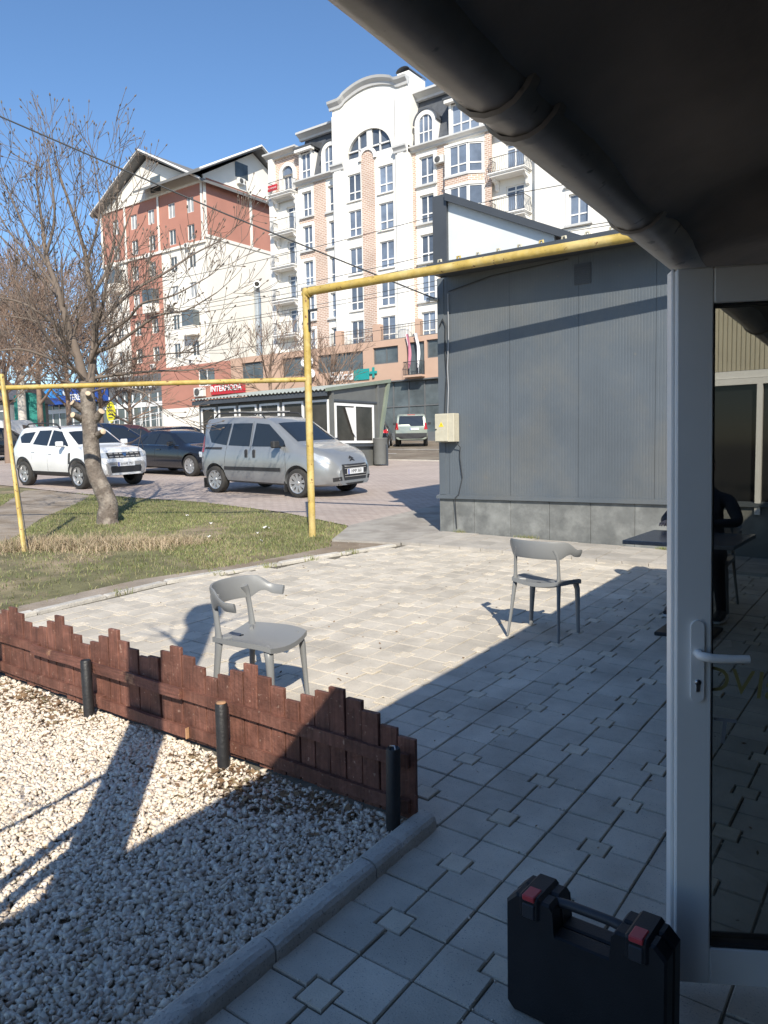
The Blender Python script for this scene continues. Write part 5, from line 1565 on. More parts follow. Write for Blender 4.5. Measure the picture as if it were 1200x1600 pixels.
# ---------------------------------------------------------------- white SUV
S = dict(rear=-2.17, front=2.17, wf=1.335, wrr=-1.335, R=.345, arch=.065,
         top=[(-2.17, .90), (-2.14, 1.12), (-2.0, 1.30), (-1.72, 1.60), (-1.5, 1.655), (-.3, 1.665), (.25, 1.63), (.45, 1.56), (1.10, 1.16), (1.2, 1.135), (1.75, 1.08), (2.02, 1.0), (2.12, .88), (2.17, .68)],
         belt=[(-2.17, .88), (-1.8, 1.12), (-.8, 1.10), (1.1, 1.04), (2.0, .93), (2.17, .6)],
         w=[(-2.17, .74), (-2.05, .83), (-1.5, .905), (-.8, .89), (.7, .89), (1.4, .905), (1.85, .87), (2.05, .76), (2.17, .58)],
         wr=[(-2.17, .9), (-1.9, .80), (-1.5, .75), (.3, .75), (1.1, .86), (1.3, .90), (2.17, .88)],
         dr=[(-2.17, .1), (-1.5, .1), (.4, .09), (1.15, .07), (2.17, .06)], bot=[(-2.17, .42), (-1.9, .36), (-.9, .30), (.9, .30), (1.9, .32), (2.17, .36)])
suv = thing('white_suv', 'white SUV with roof rails parked at the left behind the lawn tree', 'car')
_, bv = car_body(S, M_cw, suv)
wheels(S, suv, M_rim, 5, .215)
patch(bv, 't', [(1.08, -.66), (1.08, .66), (.52, .58), (.52, -.58)], 'windscreen', M_cgl, suv, .006, 6, 6)
for vw, s in (('r', -1), ('l', 1)):
    patch(bv, vw, [(.86, 1.12), (.38, 1.51), (-.02, 1.55), (-.06, 1.13)], 'side_window', M_cgl, suv)
    patch(bv, vw, [(-.13, 1.13), (-.10, 1.55), (-.70, 1.54), (-.86, 1.17)], 'side_window', M_cgl, suv)
    patch(bv, vw, [(-1.02, 1.20), (-.90, 1.51), (-1.45, 1.47), (-1.62, 1.36), (-1.45, 1.20)], 'side_window', M_cgl, suv)
    patch(bv, vw, [(.93, .32), (.93, .44), (-.93, .44), (-.93, .32)], 'sill_cladding', M_trim, suv, .012, 3, 8)
    for wx in (S['wf'], S['wrr']):
        R0, R1 = S['R'] + .062, S['R'] + .125
        mb = MB(); a0, a1 = rad(-12), rad(192); nn = 22; v = []
        for i in range(nn + 1):
            a = a0 + (a1 - a0) * i / nn
            for R_q in (R0, R1):
                x_, z_ = wx + R_q * cos(a), S['R'] + .01 + R_q * sin(a)
                hit = bv.ray_cast(Vector((x_, s * 4, max(z_, .37))), Vector((0, -s, 0)))[0]
                v.append((x_, (hit.y if hit else s * .85) + s * .012, z_))
        mb.add(v, [(2 * i, 2 * i + 1, 2 * i + 3, 2 * i + 2) for i in range(nn)], True); mb.build('arch_cladding', M_trim, suv)
    seam(bv, suv, vw, [(.88, .46), (.90, 1.06)]); seam(bv, suv, vw, [(-.10, .45), (-.09, 1.10)]); seam(bv, suv, vw, [(-.86, .72), (-.92, 1.12)])
    handle(bv, suv, vw, .06, .93, M_cw); handle(bv, suv, vw, -.78, .97, M_cw)
    patch(bv, vw, [(.92, .66), (1.0, .66), (1.04, .96), (.95, .94)], 'fender_vent', M_trim, suv, .01, 2, 3)
    mirror(suv, .72, .85, 1.17, s, M_cw)
    patch(bv, 'f', [(s * .52, .80), (s * .78, .84), (s * .80, .95), (s * .50, .94)][::s], 'headlight', M_lens, suv, .010, 4, 4)
    patch(bv, vw, [(1.86, .83), (1.84, .96), (2.04, .94), (2.10, .82)], 'headlight_side', M_lens, suv, .010, 3, 4)
    patch(bv, vw, [(-2.02, .86), (-2.14, .86), (-2.12, 1.12), (-2.0, 1.14)], 'tail_light', M_tail, suv, .01, 3, 4)
    mb = MB(); mb.tube([(.28, s * .66, 1.60), (.10, s * .655, 1.715), (-.5, s * .655, 1.745), (-1.3, s * .65, 1.73), (-1.5, s * .64, 1.64)], .021, 7); mb.build('roof_rail', M_trim, suv)
patch(bv, 'f', [(-.52, .94), (.52, .94), (.50, .80), (-.50, .80)], 'grille', M_trim, suv, .012, 4, 6)
for z in (.83, .91):
    for k in range(-3, 3):
        y0 = k * .16 + .02
        patch(bv, 'f', [(y0, z - .016), (y0 + .12, z - .016), (y0 + .12, z + .016), (y0, z + .016)], 'grille_block', M_gtrim, suv, .022, 1, 3)
patch(bv, 'f', [(-.07, .92), (.07, .92), (.03, .83), (-.03, .83)], 'emblem', M_chrome, suv, .03, 2, 3)
patch(bv, 'f', [(-.46, .60), (.46, .60), (.50, .42), (-.50, .42)], 'lower_intake', M_trim, suv, .010, 4, 6)
patch(bv, 'f', [(-.58, .70), (.58, .70), (.54, .62), (-.54, .62)], 'bumper_trim', M_gtrim, suv, .014, 3, 6)
for s in (-1, 1):
    patch(bv, 'f', [(s * .50, .66), (s * .60, .66), (s * .56, .38), (s * .44, .38)][::s], 'skid_trim', M_gtrim, suv, .016, 3, 4)
plate(bv, suv, 'f', 0, .64, 'HWK 797')
place(suv, -17.85, 9.68, 0, 1.0)

# ---------------------------------------------------------------- black sedan
S = dict(rear=-2.55, front=2.36, wf=1.47, wrr=-1.47, R=.335, arch=.045,
         top=[(-2.55, .80), (-2.5, .98), (-2.2, 1.06), (-1.75, 1.10), (-1.1, 1.36), (-.7, 1.44), (-.2, 1.46), (.15, 1.43), (.35, 1.37), (1.05, 1.02), (1.2, .985), (1.8, .92), (2.2, .80), (2.32, .66), (2.36, .55)],
         belt=[(-2.55, .75), (-2.2, .95), (-.8, .94), (1.1, .89), (2.0, .78), (2.36, .5)],
         w=[(-2.55, .70), (-2.35, .84), (-1.5, .92), (1.5, .92), (2.0, .86), (2.25, .72), (2.36, .55)],
         wr=[(-2.55, .86), (-1.8, .80), (-.9, .66), (.2, .68), (1.0, .84), (1.3, .88), (2.36, .85)],
         dr=[(-2.55, .06), (-1.0, .08), (.3, .07), (1.1, .05), (2.36, .06)], bot=[(-2.55, .34), (-2.2, .24), (2.0, .20), (2.36, .25)])
sed = thing('black_sedan', 'black saloon car parked between the white SUV and the silver van', 'car')
_, bv = car_body(S, M_cblk, sed)
wheels(S, sed, M_rim, 10, .22)
patch(bv, 't', [(1.02, -.66), (1.02, .66), (.42, .54), (.42, -.54)], 'windscreen', M_cgl, sed, .006, 6, 6)
patch(bv, 't', [(-1.05, -.50), (-1.05, .50), (-1.68, .56), (-1.68, -.56)], 'rear_window', M_cgl, sed, .006, 5, 5)
for vw, s in (('r', -1), ('l', 1)):
    patch(bv, vw, [(.82, .98), (.30, 1.30), (-.15, 1.35), (-.20, .98)], 'side_window', M_cgl, sed)
    patch(bv, vw, [(-.27, .98), (-.22, 1.35), (-.75, 1.33), (-.98, 1.0)], 'side_window', M_cgl, sed)
    patch(bv, vw, [(-1.04, 1.0), (-.86, 1.28), (-1.10, 1.20), (-1.38, 1.02)], 'side_window', M_cgl, sed)
    patch(bv, vw, [(.90, .955), (.90, .972), (-1.45, .985), (-1.45, .968)], 'chrome_strip', M_chrome, sed, .009, 1, 10)
    seam(bv, sed, vw, [(.98, .34), (.92, .94)]); seam(bv, sed, vw, [(-.22, .32), (-.22, .95)]); seam(bv, sed, vw, [(-1.05, .66), (-1.1, .95)])
    handle(bv, sed, vw, -.02, .84, M_cblk, .2); handle(bv, sed, vw, -.95, .86, M_cblk, .2)
    mirror(sed, .66, .84, 1.03, s, M_cblk)
    patch(bv, vw, [(1.92, .62), (1.88, .78), (2.12, .76), (2.28, .60)], 'headlight', M_lens, sed, .008, 3, 4)
    patch(bv, vw, [(-2.3, .78), (-2.5, .78), (-2.48, .94), (-2.3, .96)], 'tail_light', M_tail, sed, .008, 3, 4)
patch(bv, 'f', [(-.36, .68), (.36, .68), (.32, .44), (-.32, .44)], 'grille', M_trim, sed, .010, 4, 5)
place(sed, -18.62, 13.92, 0, 1.0)

# ---------------------------------------------------------------- grey-green boxy SUV seen from the rear
S = dict(rear=-2.3, front=2.5, wf=1.5, wrr=-1.38, R=.38, arch=.06,
         top=[(-2.3, 1.05), (-2.27, 1.3), (-2.16, 1.80), (-2.05, 1.87), (.1, 1.88), (.4, 1.80), (1.05, 1.26), (1.2, 1.22), (2.2, 1.12), (2.42, .98), (2.5, .8)],
         belt=[(-2.3, 1.02), (-2.0, 1.14), (1.1, 1.10), (2.5, .75)],
         w=[(-2.3, .90), (-2.2, .95), (1.8, .955), (2.3, .88), (2.5, .75)],
         wr=[(-2.3, .90), (-2.1, .83), (.2, .82), (1.1, .9), (2.5, .88)],
         dr=[(-2.3, .06), (.3, .07), (2.5, .06)], bot=[(-2.3, .42), (-2.0, .36), (2.2, .36), (2.5, .42)])
dsc = thing('boxy_suv', 'pale grey green boxy SUV seen from behind beyond the road', 'car')
_, bv = car_body(S, M_cgrn, dsc)
wheels(S, dsc, M_rim, 5, .25)
patch(bv, 'b', [(-.68, 1.76), (.68, 1.76), (.74, 1.28), (.12, 1.28), (.02, 1.18), (-.72, 1.18)], 'rear_window', M_cgl, dsc, .008, 5, 5)
for s in (-1, 1):
    patch(bv, 'b', [(s * .74, .98), (s * .90, .98), (s * .88, 1.36), (s * .78, 1.36)][::-s], 'tail_light', M_tail, dsc, .012, 3, 4)
    vw = 'r' if s < 0 else 'l'
    patch(bv, vw, [(-2.15, 1.0), (-2.26, 1.0), (-2.2, 1.36), (-2.12, 1.36)], 'tail_light', M_tail, dsc, .012, 2, 3)
    for (a, b) in ((.75, -.15), (-.22, -1.05), (-1.15, -1.95)):
        patch(bv, vw, [(a, 1.2), (a - .18 * (a > .5), 1.76 - .15 * (a > .5)), (b, 1.76), (b, 1.2)], 'side_window', M_cgl, dsc, .006, 3, 4)
    mirror(dsc, .7, .92, 1.28, s, M_trim)
patch(bv, 'b', [(-.90, .78), (.90, .78), (.88, .46), (-.88, .46)], 'rear_bumper', M_trim, dsc, .02, 4, 6)
patch(bv, 'b', [(-.22, 1.83), (.22, 1.83), (.22, 1.80), (-.22, 1.80)], 'brake_light', M_tail, dsc, .015, 1, 3)
plate(bv, dsc, 'b', -.18, 1.02, '')
patch(bv, 't', [(1.0, -.72), (1.0, .72), (.5, .66), (.5, -.66)], 'windscreen', M_cgl, dsc, .006, 4, 4)
place(dsc, -23.95, 35.7, rad(90 + 36 - 3), 1.0)

# ---------------------------------------------------------------- simpler cars further back
def back_car(name, label, paint, x, y, rz, kind_='hatch', h=1.5):
    k = h / 1.5
    if kind_ == 'van':
        top = [(-2.3, 1.2), (-2.26, 1.85), (-2.1, 1.95), (.6, 1.95), (.9, 1.85), (1.6, 1.25), (1.75, 1.18), (2.2, 1.0), (2.3, .7)]
    else:
        top = [(-2.05, .85), (-2.0, 1.05), (-1.6, 1.36), (-1.35, 1.45), (-.3, 1.50), (.2, 1.46), (.4, 1.38), (1.05, 1.0), (1.2, .97), (1.75, .88), (2.0, .72), (2.08, .55)]
        top = [(a, b * k) for a, b in top]
    r0, f0 = top[0][0], top[-1][0]
    S = dict(rear=r0, front=f0, wf=1.3, wrr=-1.3, R=.32, arch=.05, top=top, belt=[(r0, .8 * k), (-1.5, .98 * k), (1.0, .92 * k), (f0, .5)],
             w=[(r0, .74), (r0 + .2, .86), (1.5, .88), (f0 - .1, .72), (f0, .55)], wr=[(r0, .86), (-1.3, .74), (.3, .74), (1.1, .86), (f0, .85)],
             dr=[(r0, .08), (f0, .07)], bot=[(r0, .34), (0, .24), (f0, .28)])
    c = thing(name, label, 'car', group='cars parked behind the front row')
    _, bv = car_body(S, paint, c)
    wheels(S, c, M_rim, 7, .2)
    tp = 1.40 * k if kind_ != 'van' else 1.75
    if kind_ == 'van':
        patch(bv, 't', [(1.55, -.66), (1.55, .66), (.95, .6), (.95, -.6)], 'windscreen', M_cgl, c, .006, 4, 4)
        patch(bv, 'b', [(-.6, 1.7), (.6, 1.7), (.64, 1.25), (-.64, 1.25)], 'rear_window', M_cgl, c, .008, 3, 4)
    else:
        patch(bv, 't', [(1.0, -.6), (1.0, .6), (.45, .54), (.45, -.54)], 'windscreen', M_cgl, c, .006, 4, 4)
        patch(bv, 't', [(-1.45, -.5), (-1.45, .5), (-1.88, .54), (-1.88, -.54)], 'rear_window', M_cgl, c, .006, 4, 4)
    for vw, s in (('r', -1), ('l', 1)):
        patch(bv, vw, [(.8, 1.0 * k), (.3, tp * .94), (-.2, tp * .97), (-.25, 1.0 * k)], 'side_window', M_cgl, c, .006, 3, 4)
        if kind_ != 'van':
            patch(bv, vw, [(-.32, 1.0 * k), (-.28, tp * .97), (-.95, tp * .96), (-1.2, 1.02 * k)], 'side_window', M_cgl, c, .006, 3, 4)
        patch(bv, vw, [(r0 + .05, .82 * k), (r0 + .02, 1.0 * k), (r0 + .25, 1.06 * k), (r0 + .25, .86 * k)], 'tail_light', M_tail, c, .01, 2, 3)
        patch(bv, 'b', [(s * .5, .84 * k), (s * .74, .84 * k), (s * .72, 1.0 * k), (s * .55, 1.0 * k)][::-s], 'tail_light', M_tail, c, .012, 2, 3)
        patch(bv, vw, [(f0 - .4, .66 * k), (f0 - .42, .80 * k), (f0 - .2, .76 * k), (f0 - .1, .62 * k)], 'headlight', M_lens, c, .01, 2, 3)
    place(c, x, y, rz)
    return c
for (px, Y, nm, lb, pt, rz, kd, h) in (
        (178, 28.5, 'parked_car', 'dark blue car behind the white SUV, seen past the tree trunk', M_cblu, 75, 'hatch', 1.72),
        (212, 29.5, 'parked_car', 'dark red hatchback showing its rear light above the black sedan', M_cred, 62, 'hatch', 1.66),
        (262, 37, 'parked_car', 'beige car roof showing above the black sedan', M_cgld, 80, 'hatch', 1.5),
        (296, 36, 'parked_car', 'black car roof showing between the black sedan and the kiosk', M_cblk, 70, 'hatch', 1.5),
        (238, 40, 'parked_car', 'dark car low behind the sedan in front of the shop ramp', M_cblk, 120, 'hatch', 1.45),
        (26, 40, 'parked_van', 'white van seen from behind at the far left edge', M_cw, 122, 'van', 1.9),
        (2, 37, 'parked_car', 'dark car cut by the left edge of the picture', M_cblk, 100, 'hatch', 1.6),
        (590, 44.5, 'parked_car', 'dark car mostly hidden behind the kiosk end, one wheel showing', M_cblk, 122, 'hatch', 1.5)):
    x, y = at_ray(px, Y)
    back_car(nm, lb, pt, x, y, rad(rz), kd, h)

# ================================================================== apartment blocks
M_wht = pm('white_render', (0.80, 0.775, 0.72), 0.85, var=0.04, vs=0.4)
M_wht2 = pm('white_stucco_trim', (0.82, 0.80, 0.765), 0.8, var=0.03, vs=0.6)
M_corn = pm('grey_cornice', (0.56, 0.56, 0.555), 0.7, var=0.06, vs=0.8)
M_brk = brick_mat('pinkish_brick', (0.52, 0.36, 0.28), (0.44, 0.27, 0.20), (0.74, 0.66, 0.58), 0.36, 0.14, 'xz', 0.022)
M_slate = pm('slate_mansard', (0.085, 0.092, 0.105), 0.6, var=0.2, vs=2.5)
M_bgl = pm('apartment_glass', (0.155, 0.19, 0.25), 0.06, var=0.35, vs=0.7, spec=0.7, objvar=0.45)  # blue base colour paints in the sky reflected by the panes
M_pink = pm('salmon_render', (0.53, 0.36, 0.27), 0.85, var=0.06, vs=0.5)
M_rail = pm('iron_railing', (0.07, 0.07, 0.075), 0.5, var=0.1)
M_redr = pm('brick_red_render', (0.44, 0.205, 0.155), 0.88, var=0.08, vs=0.5)
M_crm = pm('cream_render', (0.80, 0.76, 0.69), 0.88, var=0.05, vs=0.4)
M_soff = pm('grey_soffit', (0.17, 0.17, 0.17), 0.8, var=0.08, vs=1)
M_roof = pm('dark_roof_sheet', (0.10, 0.10, 0.11), 0.6, var=0.1, vs=1)
M_rgl = pm('flat_glass', (0.10, 0.12, 0.13), 0.08, var=0.5, vs=0.5, spec=0.6)
M_curt = pm('pale_curtain', (0.34, 0.36, 0.38), 0.7, var=0.2, vs=2)
M_duct = pm('galvanised_duct', (0.50, 0.54, 0.58), 0.35, metal=0.6, var=0.1, vs=3)
M_ac = pm('air_conditioner_white', (0.70, 0.69, 0.66), 0.6, var=0.06, vs=3)
M_acd = pm('fan_grille', (0.08, 0.08, 0.08), 0.7, var=0.1)
M_sgr = pm('shop_grey', (0.13, 0.135, 0.14), 0.7, var=0.1, vs=1)
M_teal = pm('teal_sign', (0.02, 0.30, 0.29), 0.5, var=0.05)
M_swht = pm('sign_white', (0.80, 0.80, 0.80), 0.6, var=0.03)
M_sred = pm('sign_red', (0.50, 0.03, 0.04), 0.5, var=0.05)
M_sblu = pm('awning_blue', (0.02, 0.075, 0.34), 0.6, var=0.15, vs=2)
M_sblu2 = pm('awning_light_blue', (0.03, 0.22, 0.55), 0.6, var=0.25, vs=3)
M_cyan = pm('cyan_board', (0.02, 0.33, 0.60), 0.5, var=0.08)
M_syel = pm('sign_yellow', (0.68, 0.62, 0.03), 0.5, var=0.1, vs=3)
M_pinkf = pm('pink_banner', (0.55, 0.20, 0.27), 0.7, var=0.1)
M_green = pm('teal_tent', (0.02, 0.20, 0.17), 0.7, var=0.15)
M_lteal = pm('light_teal_cloth', (0.25, 0.55, 0.56), 0.7, var=0.1)

def facade(x0, x1, z0, z1, y, ops, dep, m, name, parent, back=True):
    """wall face towards -y with rectangular openings and their reveals"""
    xs = sorted(set([x0, x1] + [a for o in ops for a in o[:2] if x0 < a < x1]))
    zs = sorted(set([z0, z1] + [a for o in ops for a in o[2:4] if z0 < a < z1]))
    mb = MB()
    for i in range(len(xs) - 1):
        cx = (xs[i] + xs[i + 1]) / 2
        run = None
        for k in range(len(zs) - 1):
            cz = (zs[k] + zs[k + 1]) / 2
            solid = not any(o[0] < cx < o[1] and o[2] < cz < o[3] for o in ops)
            if solid:
                run = [zs[k], zs[k + 1]] if run is None else [run[0], zs[k + 1]]
            if (not solid or k == len(zs) - 2) and run:
                mb.add([(xs[i], y, run[0]), (xs[i + 1], y, run[0]), (xs[i + 1], y, run[1]), (xs[i], y, run[1])], [(0, 1, 2, 3)]); run = None
    for a, b, c, d in [o[:4] for o in ops]:
        mb.add([(a, y, c), (b, y, c), (b, y, d), (a, y, d), (a, y + dep, c), (b, y + dep, c), (b, y + dep, d), (a, y + dep, d)],
               [(0, 4, 5, 1), (1, 5, 6, 2), (2, 6, 7, 3), (3, 7, 4, 0)])
    if back:
        mb.add([(x0, y, z0), (x0, y + 9, z0), (x0, y + 9, z1), (x0, y, z1)], [(0, 1, 2, 3)])
        mb.add([(x1, y, z0), (x1, y + 9, z0), (x1, y + 9, z1), (x1, y, z1)], [(3, 2, 1, 0)])
    return mb.build(name, m, parent)

WCACHE = {}
def window(parent, x, y, z, w, h, nx=2, tr=.62, rot=0.0, glass=None, fm=None, t=.09, name='window'):
    key = (round(w, 2), round(h, 2), nx, tr, t, (fm or M_pvc).name)
    if key not in WCACHE:
        a = win_frame(w, h, nx, t, .08, tr)
        me = a.mesh('window'); me.materials.append(fm or M_pvc)
        b = MB(); b.add([(0.02, .05, .02), (w - .02, .05, .02), (w - .02, .05, h - .02), (.02, .05, h - .02)], [(0, 1, 2, 3)])
        WCACHE[key] = (me, b)
    me, b = WCACHE[key]
    o = share(name, me, parent, (x, y, z), (0, 0, rot))
    gk = (key, (glass or M_bgl).name)
    if gk not in WCACHE:
        pmesh = b.mesh('pane'); pmesh.materials.append(glass or M_bgl); WCACHE[gk] = pmesh
    share('pane', WCACHE[gk], o)
    return o

def surround(parent, x0, x1, z0, z1, y, m=None, t=.22, sill=True, proud=.07):
    mb = MB()
    mb.box(x0 - t, x0, y - proud, y, z0, z1); mb.box(x1, x1 + t, y - proud, y, z0, z1); mb.box(x0 - t, x1 + t, y - proud - .002, y, z1, z1 + t)
    o = mb.build('window_surround', m or M_wht2, parent)
    if sill:
        mb = MB(); mb.box(x0 - t - .08, x1 + t + .08, y - .2, y, z0 - .14, z0); mb.build('window_sill', M_corn, parent)
    return o

def railing(parent, x0, x1, y0, y1, z, h=1.0, m=None, belly=.1, n=None):
    mb = MB(); m = m or M_rail
    def run(a, b):
        d = Vector((b[0] - a[0], b[1] - a[1])); L_ = d.length; k = max(2, int(L_ / .14)); nn = Vector((d.y, -d.x)).normalized()
        for i in range(k + 1):
            p = Vector(a) + d * (i / k)
            mb.tube([(p.x, p.y, z), (p.x + nn.x * belly, p.y + nn.y * belly, z + h * .35), (p.x, p.y, z + h * .75), (p.x, p.y, z + h)], .014, 3, caps=False)
        for zz, r in ((z + .05, .018), (z + h, .026)):
            mb.tube([(a[0], a[1], zz), (b[0], b[1], zz)], r, 4, caps=False)
    run((x0, y1), (x0, y0)); run((x0, y0), (x1, y0)); run((x1, y0), (x1, y1))
    return mb.build('railing', m, parent)

def balcony(parent, x0, x1, z, dep=1.05, y=0.0):
    mb = MB(); mb.box(x0, x1, y - dep, y, z - .16, z); mb.box(x0 + .08, x1 - .08, y - dep + .08, y, z - .28, z - .161); mb.box(x0 - .05, x1 + .05, y - dep - .05, y, z - .1, z - .04)
    b = mb.build('balcony', M_wht2, parent)
    railing(b, x0 + .06, x1 - .06, y - dep + .06, y - .02, z)
    for xx in (x0 + .12, x1 - .34):
        mb = MB(); mb.prism([(y, z - .28), (y - dep * .75, z - .28), (y - dep * .6, z - .45), (y - .3, z - .6), (y - .2, z - .95), (y, z - 1.05)], xx, xx + .22, 'x')
        mb.build('bracket', M_wht2, b)
    return b

def ac_unit(parent, x, y, z, s=1.0, rot=0.0):
    mb = MB(); mb.cbox(-.42, .42, -.32, 0, 0, .56, .03)
    o = mb.build('air_conditioner', M_ac, parent); o.location = (x, y - .06, z); o.rotation_euler = (0, 0, rot); o.scale = (s, s, s)
    mb = MB(); mb.lathe([(0, .01), (.22, .01), (.24, 0)], 16, Matrix.Translation((-.1, -.32, .28)) @ Matrix.Rotation(pi / 2, 4, 'X')); mb.build('fan_grille', M_acd, o)
    return o

def cornice(parent, x0, x1, z0, z1, y, proud, m=None, name='cornice'):
    h = z1 - z0
    mb = MB(); mb.prism([(y, z0), (y - proud * .35, z0), (y - proud * .4, z0 + h * .3), (y - proud * .8, z0 + h * .62), (y - proud, z0 + h * .7), (y - proud, z1), (y, z1)], x0, x1, 'x')
    return mb.build(name, m or M_corn, parent)

# ------------------------------------------------------------------ white block
wb = thing('white_apartment_block', 'white apartment block with arched central gable, brick panels and mansard roof', 'building', (-35.5, 47.04, 0))
TOPS = [23.5, 20.7, 17.8, 14.9, 12.05]
WH = 2.05
# left balcony bay
ops = [(-9.0, -7.6, t - 2.75 if i else t - 2.7, t - .6) for i, t in enumerate(TOPS)]
ops = [(-9.0, -7.6, z, z + 2.2) for z in (20.5, 17.6, 14.7, 11.8)]
facade(-10.5, -7.3, 10.1, 27.0, .35, ops + [(-9.3, -7.9, 23.75, 25.4)], .25, M_wht, 'left_bay_wall', wb)
mb = MB(); mb.box(-10.58, -10.12, -.12, .36, 10.1, 26.9); mb.box(-7.55, -7.28, -.1, .36, 10.1, 23.4); mb.build('corner_pilaster', M_wht2, wb)
for z in (20.5, 17.6, 14.7, 11.8):
    window(wb, -9.0, .55, z, 1.4, 2.2, 2, 1.75)
    balcony(wb, -10.15, -7.5, z, 1.0, .34)
facade(-10.11, -7.31, 23.62, 26.9, .30, [(-9.3, -7.9, 23.62, 26.3)], .05, M_brk, 'brick_cladding', wb, back=False)
window(wb, -9.3, .5, 23.75, 1.4, 1.65, 3, None); balcony(wb, -10.15, -7.5, 23.72, 1.0, .29)
def arch_ring(cx, z0, r_in, r_out, y, dep, m, name, parent, sx=1.0, legs=0.0):
    mb = MB(); n = 20; v = []
    pts = [(cx - r_in * sx, z0 - legs, cx - r_out * sx, z0 - legs)] if legs else []
    for i in range(n + 1):
        a = pi - pi * i / n
        pts.append((cx + r_in * sx * cos(a), z0 + r_in * sin(a), cx + r_out * sx * cos(a), z0 + r_out * sin(a)))
    if legs: pts.append((cx + r_in * sx, z0 - legs, cx + r_out * sx, z0 - legs))
    for a, b, c, d in pts:
        v += [(a, y, b), (c, y, d), (a, y + dep, b), (c, y + dep, d)]
    f = []
    for i in range(len(pts) - 1):
        p, q = i * 4, i * 4 + 4
        f += [(p, p + 1, q + 1, q), (p + 1, p + 3, q + 3, q + 1), (p, q, q + 2, p + 2)]
    mb.add(v, f)
    return mb.build(name, m, parent)
def arch_pane(cx, z0, r, y, m, name, parent, sx=1.0, legs=0.0):
    n = 20
    pts = [(cx + r * sx * cos(pi * i / n), z0 + r * sin(pi * i / n)) for i in range(n + 1)]
    if legs: pts = [(cx + r * sx, z0 - legs)] + pts + [(cx - r * sx, z0 - legs)]
    mb = MB(); mb.add([(a, y, b) for a, b in pts], [tuple(range(len(pts)))])
    return mb.build(name, m, parent)
arch_pane(-8.6, 25.4, .7, .29, M_bgl, 'arched_pane', wb, legs=.02); arch_ring(-8.6, 25.4, .66, .95, .12, .19, M_wht2, 'arch_moulding', wb, legs=1.6)
cornice(wb, -11.0, -7.2, 26.9, 27.35, .35, .75); cornice(wb, -10.9, -7.5, 23.2, 23.55, .2, .35)
mb = MB(); mb.box(-10.1, -9.0, -.72, -.69, 23.95, 24.45); mb.build('red_banner', M_sred, wb)
text('banner_text', 'DE VANZARE', .17, M_swht, wb, face_front(-9.6, -.725, 24.2), depth=.002)
# wings left and right of the central bay
ops = []
for t in TOPS:
    ops += [(-6.82, -5.75, t - WH - .1, t - .1), (-3.93, -2.93, t - WH - .2, t - .2)]
facade(-7.3, -2.92, 10.1, 24.0, 0, ops, .2, M_wht, 'left_wing_wall', wb)
for a, b, c, d in ops:
    window(wb, a, .1, c, b - a, d - c); surround(wb, a, b, c, d, 0)
for z0, z1 in ((10.2, 23.9),):
    mb = MB(); mb.box(-5.5, -4.2, -.03, 0, z0, z1); mb.build('brick_cladding', M_brk, wb)
for t in TOPS[:-1]:
    mb = MB(); mb.box(-7.2, -5.501, -.03, 0, t - 2.8, t - 2.32); mb.build('brick_cladding', M_brk, wb)
ops = [(5.05, 6.3, t - WH, t) for t in TOPS]
facade(4.35, 7.6, 10.1, 24.0, 0, ops, .2, M_wht, 'right_wing_wall', wb)
for a, b, c, d in ops:
    window(wb, a, .1, c, b - a, d - c); surround(wb, a, b, c, d, 0)
mb = MB(); mb.box(4.42, 4.72, -.03, 0, 10.2, 23.9); mb.box(6.62, 7.6, -.03, 0, 10.2, 23.9); mb.build('brick_cladding', M_brk, wb)
ac_unit(wb, 6.95, 0, 22.6, 1.0)
# projecting bay with brick bands
for i, t in enumerate([23.4, 20.5, 17.6, 14.7, 11.8]):
    mb = MB(); mb.prism([(7.62, 0), (7.62, -.6), (9.55, -.6), (10.55, 0)], t - 2.75, t - 2.2); mb.build('brick_band', M_brk, wb)
    mb = MB(); mb.prism([(7.57, 0), (7.57, -.68), (9.58, -.68), (10.66, 0)], t - 2.2, t - 2.06); mb.build('window_sill', M_corn, wb)
    mb = MB(); mb.prism([(7.60, 0), (7.60, -.64), (9.57, -.64), (10.6, 0)], t, t + .16); mb.build('bay_lintel', M_wht2, wb)
    mb = MB(); mb.box(7.62, 8.0, -.6, 0, t - 2.06, t); mb.build('bay_pier', M_wht2, wb)
    window(wb, 8.0, -.58, t - 2.06, 1.5, 2.06)
    window(wb, 9.55, -.55, t - 2.06, 1.05, 2.06, 1, .62, math.atan2(.6, 1.0))
mb = MB(); mb.box(7.6, 10.9, -.002, .3, 10.1, 24.0); mb.build('bay_back_wall', M_wht, wb)
mb = MB(); mb.box(10.62, 11.15, -.06, -.003, 10.2, 23.9); mb.build('brick_cladding', M_brk, wb)
# right balcony bay and plain wall
ops = [(12.0, 13.4, z, z + 2.1) for z in (20.85, 17.95, 15.05, 12.15)]
facade(10.9, 14.5, 10.1, 24.5, .5, ops, .2, M_wht, 'right_bay_wall', wb, back=False)
for z in (20.85, 17.95, 15.05, 12.15):
    window(wb, 12.0, .62, z, 1.4, 2.1, 2, 1.7); balcony(wb, 11.15, 13.95, z, 1.1, .49)
ops = [(16.85, 18.2, z, z + 2.0) for z in (22.0, 19.0, 16.4, 13.6, 11)] + [(21, 22.4, z, z + 2.0) for z in (22.0, 19.0, 16.4, 13.6, 11)]
facade(14.5, 27, 10.1, 27.0, .1, ops, .2, M_wht, 'right_wall', wb)
for a, b, c, d in ops:
    window(wb, a, .2, c, b - a, d - c); surround(wb, a, b, c, d, .1)
mb = MB(); mb.box(14.42, 14.62, .02, .099, 10.1, 27); mb.build('downpipe', M_wht2, wb)
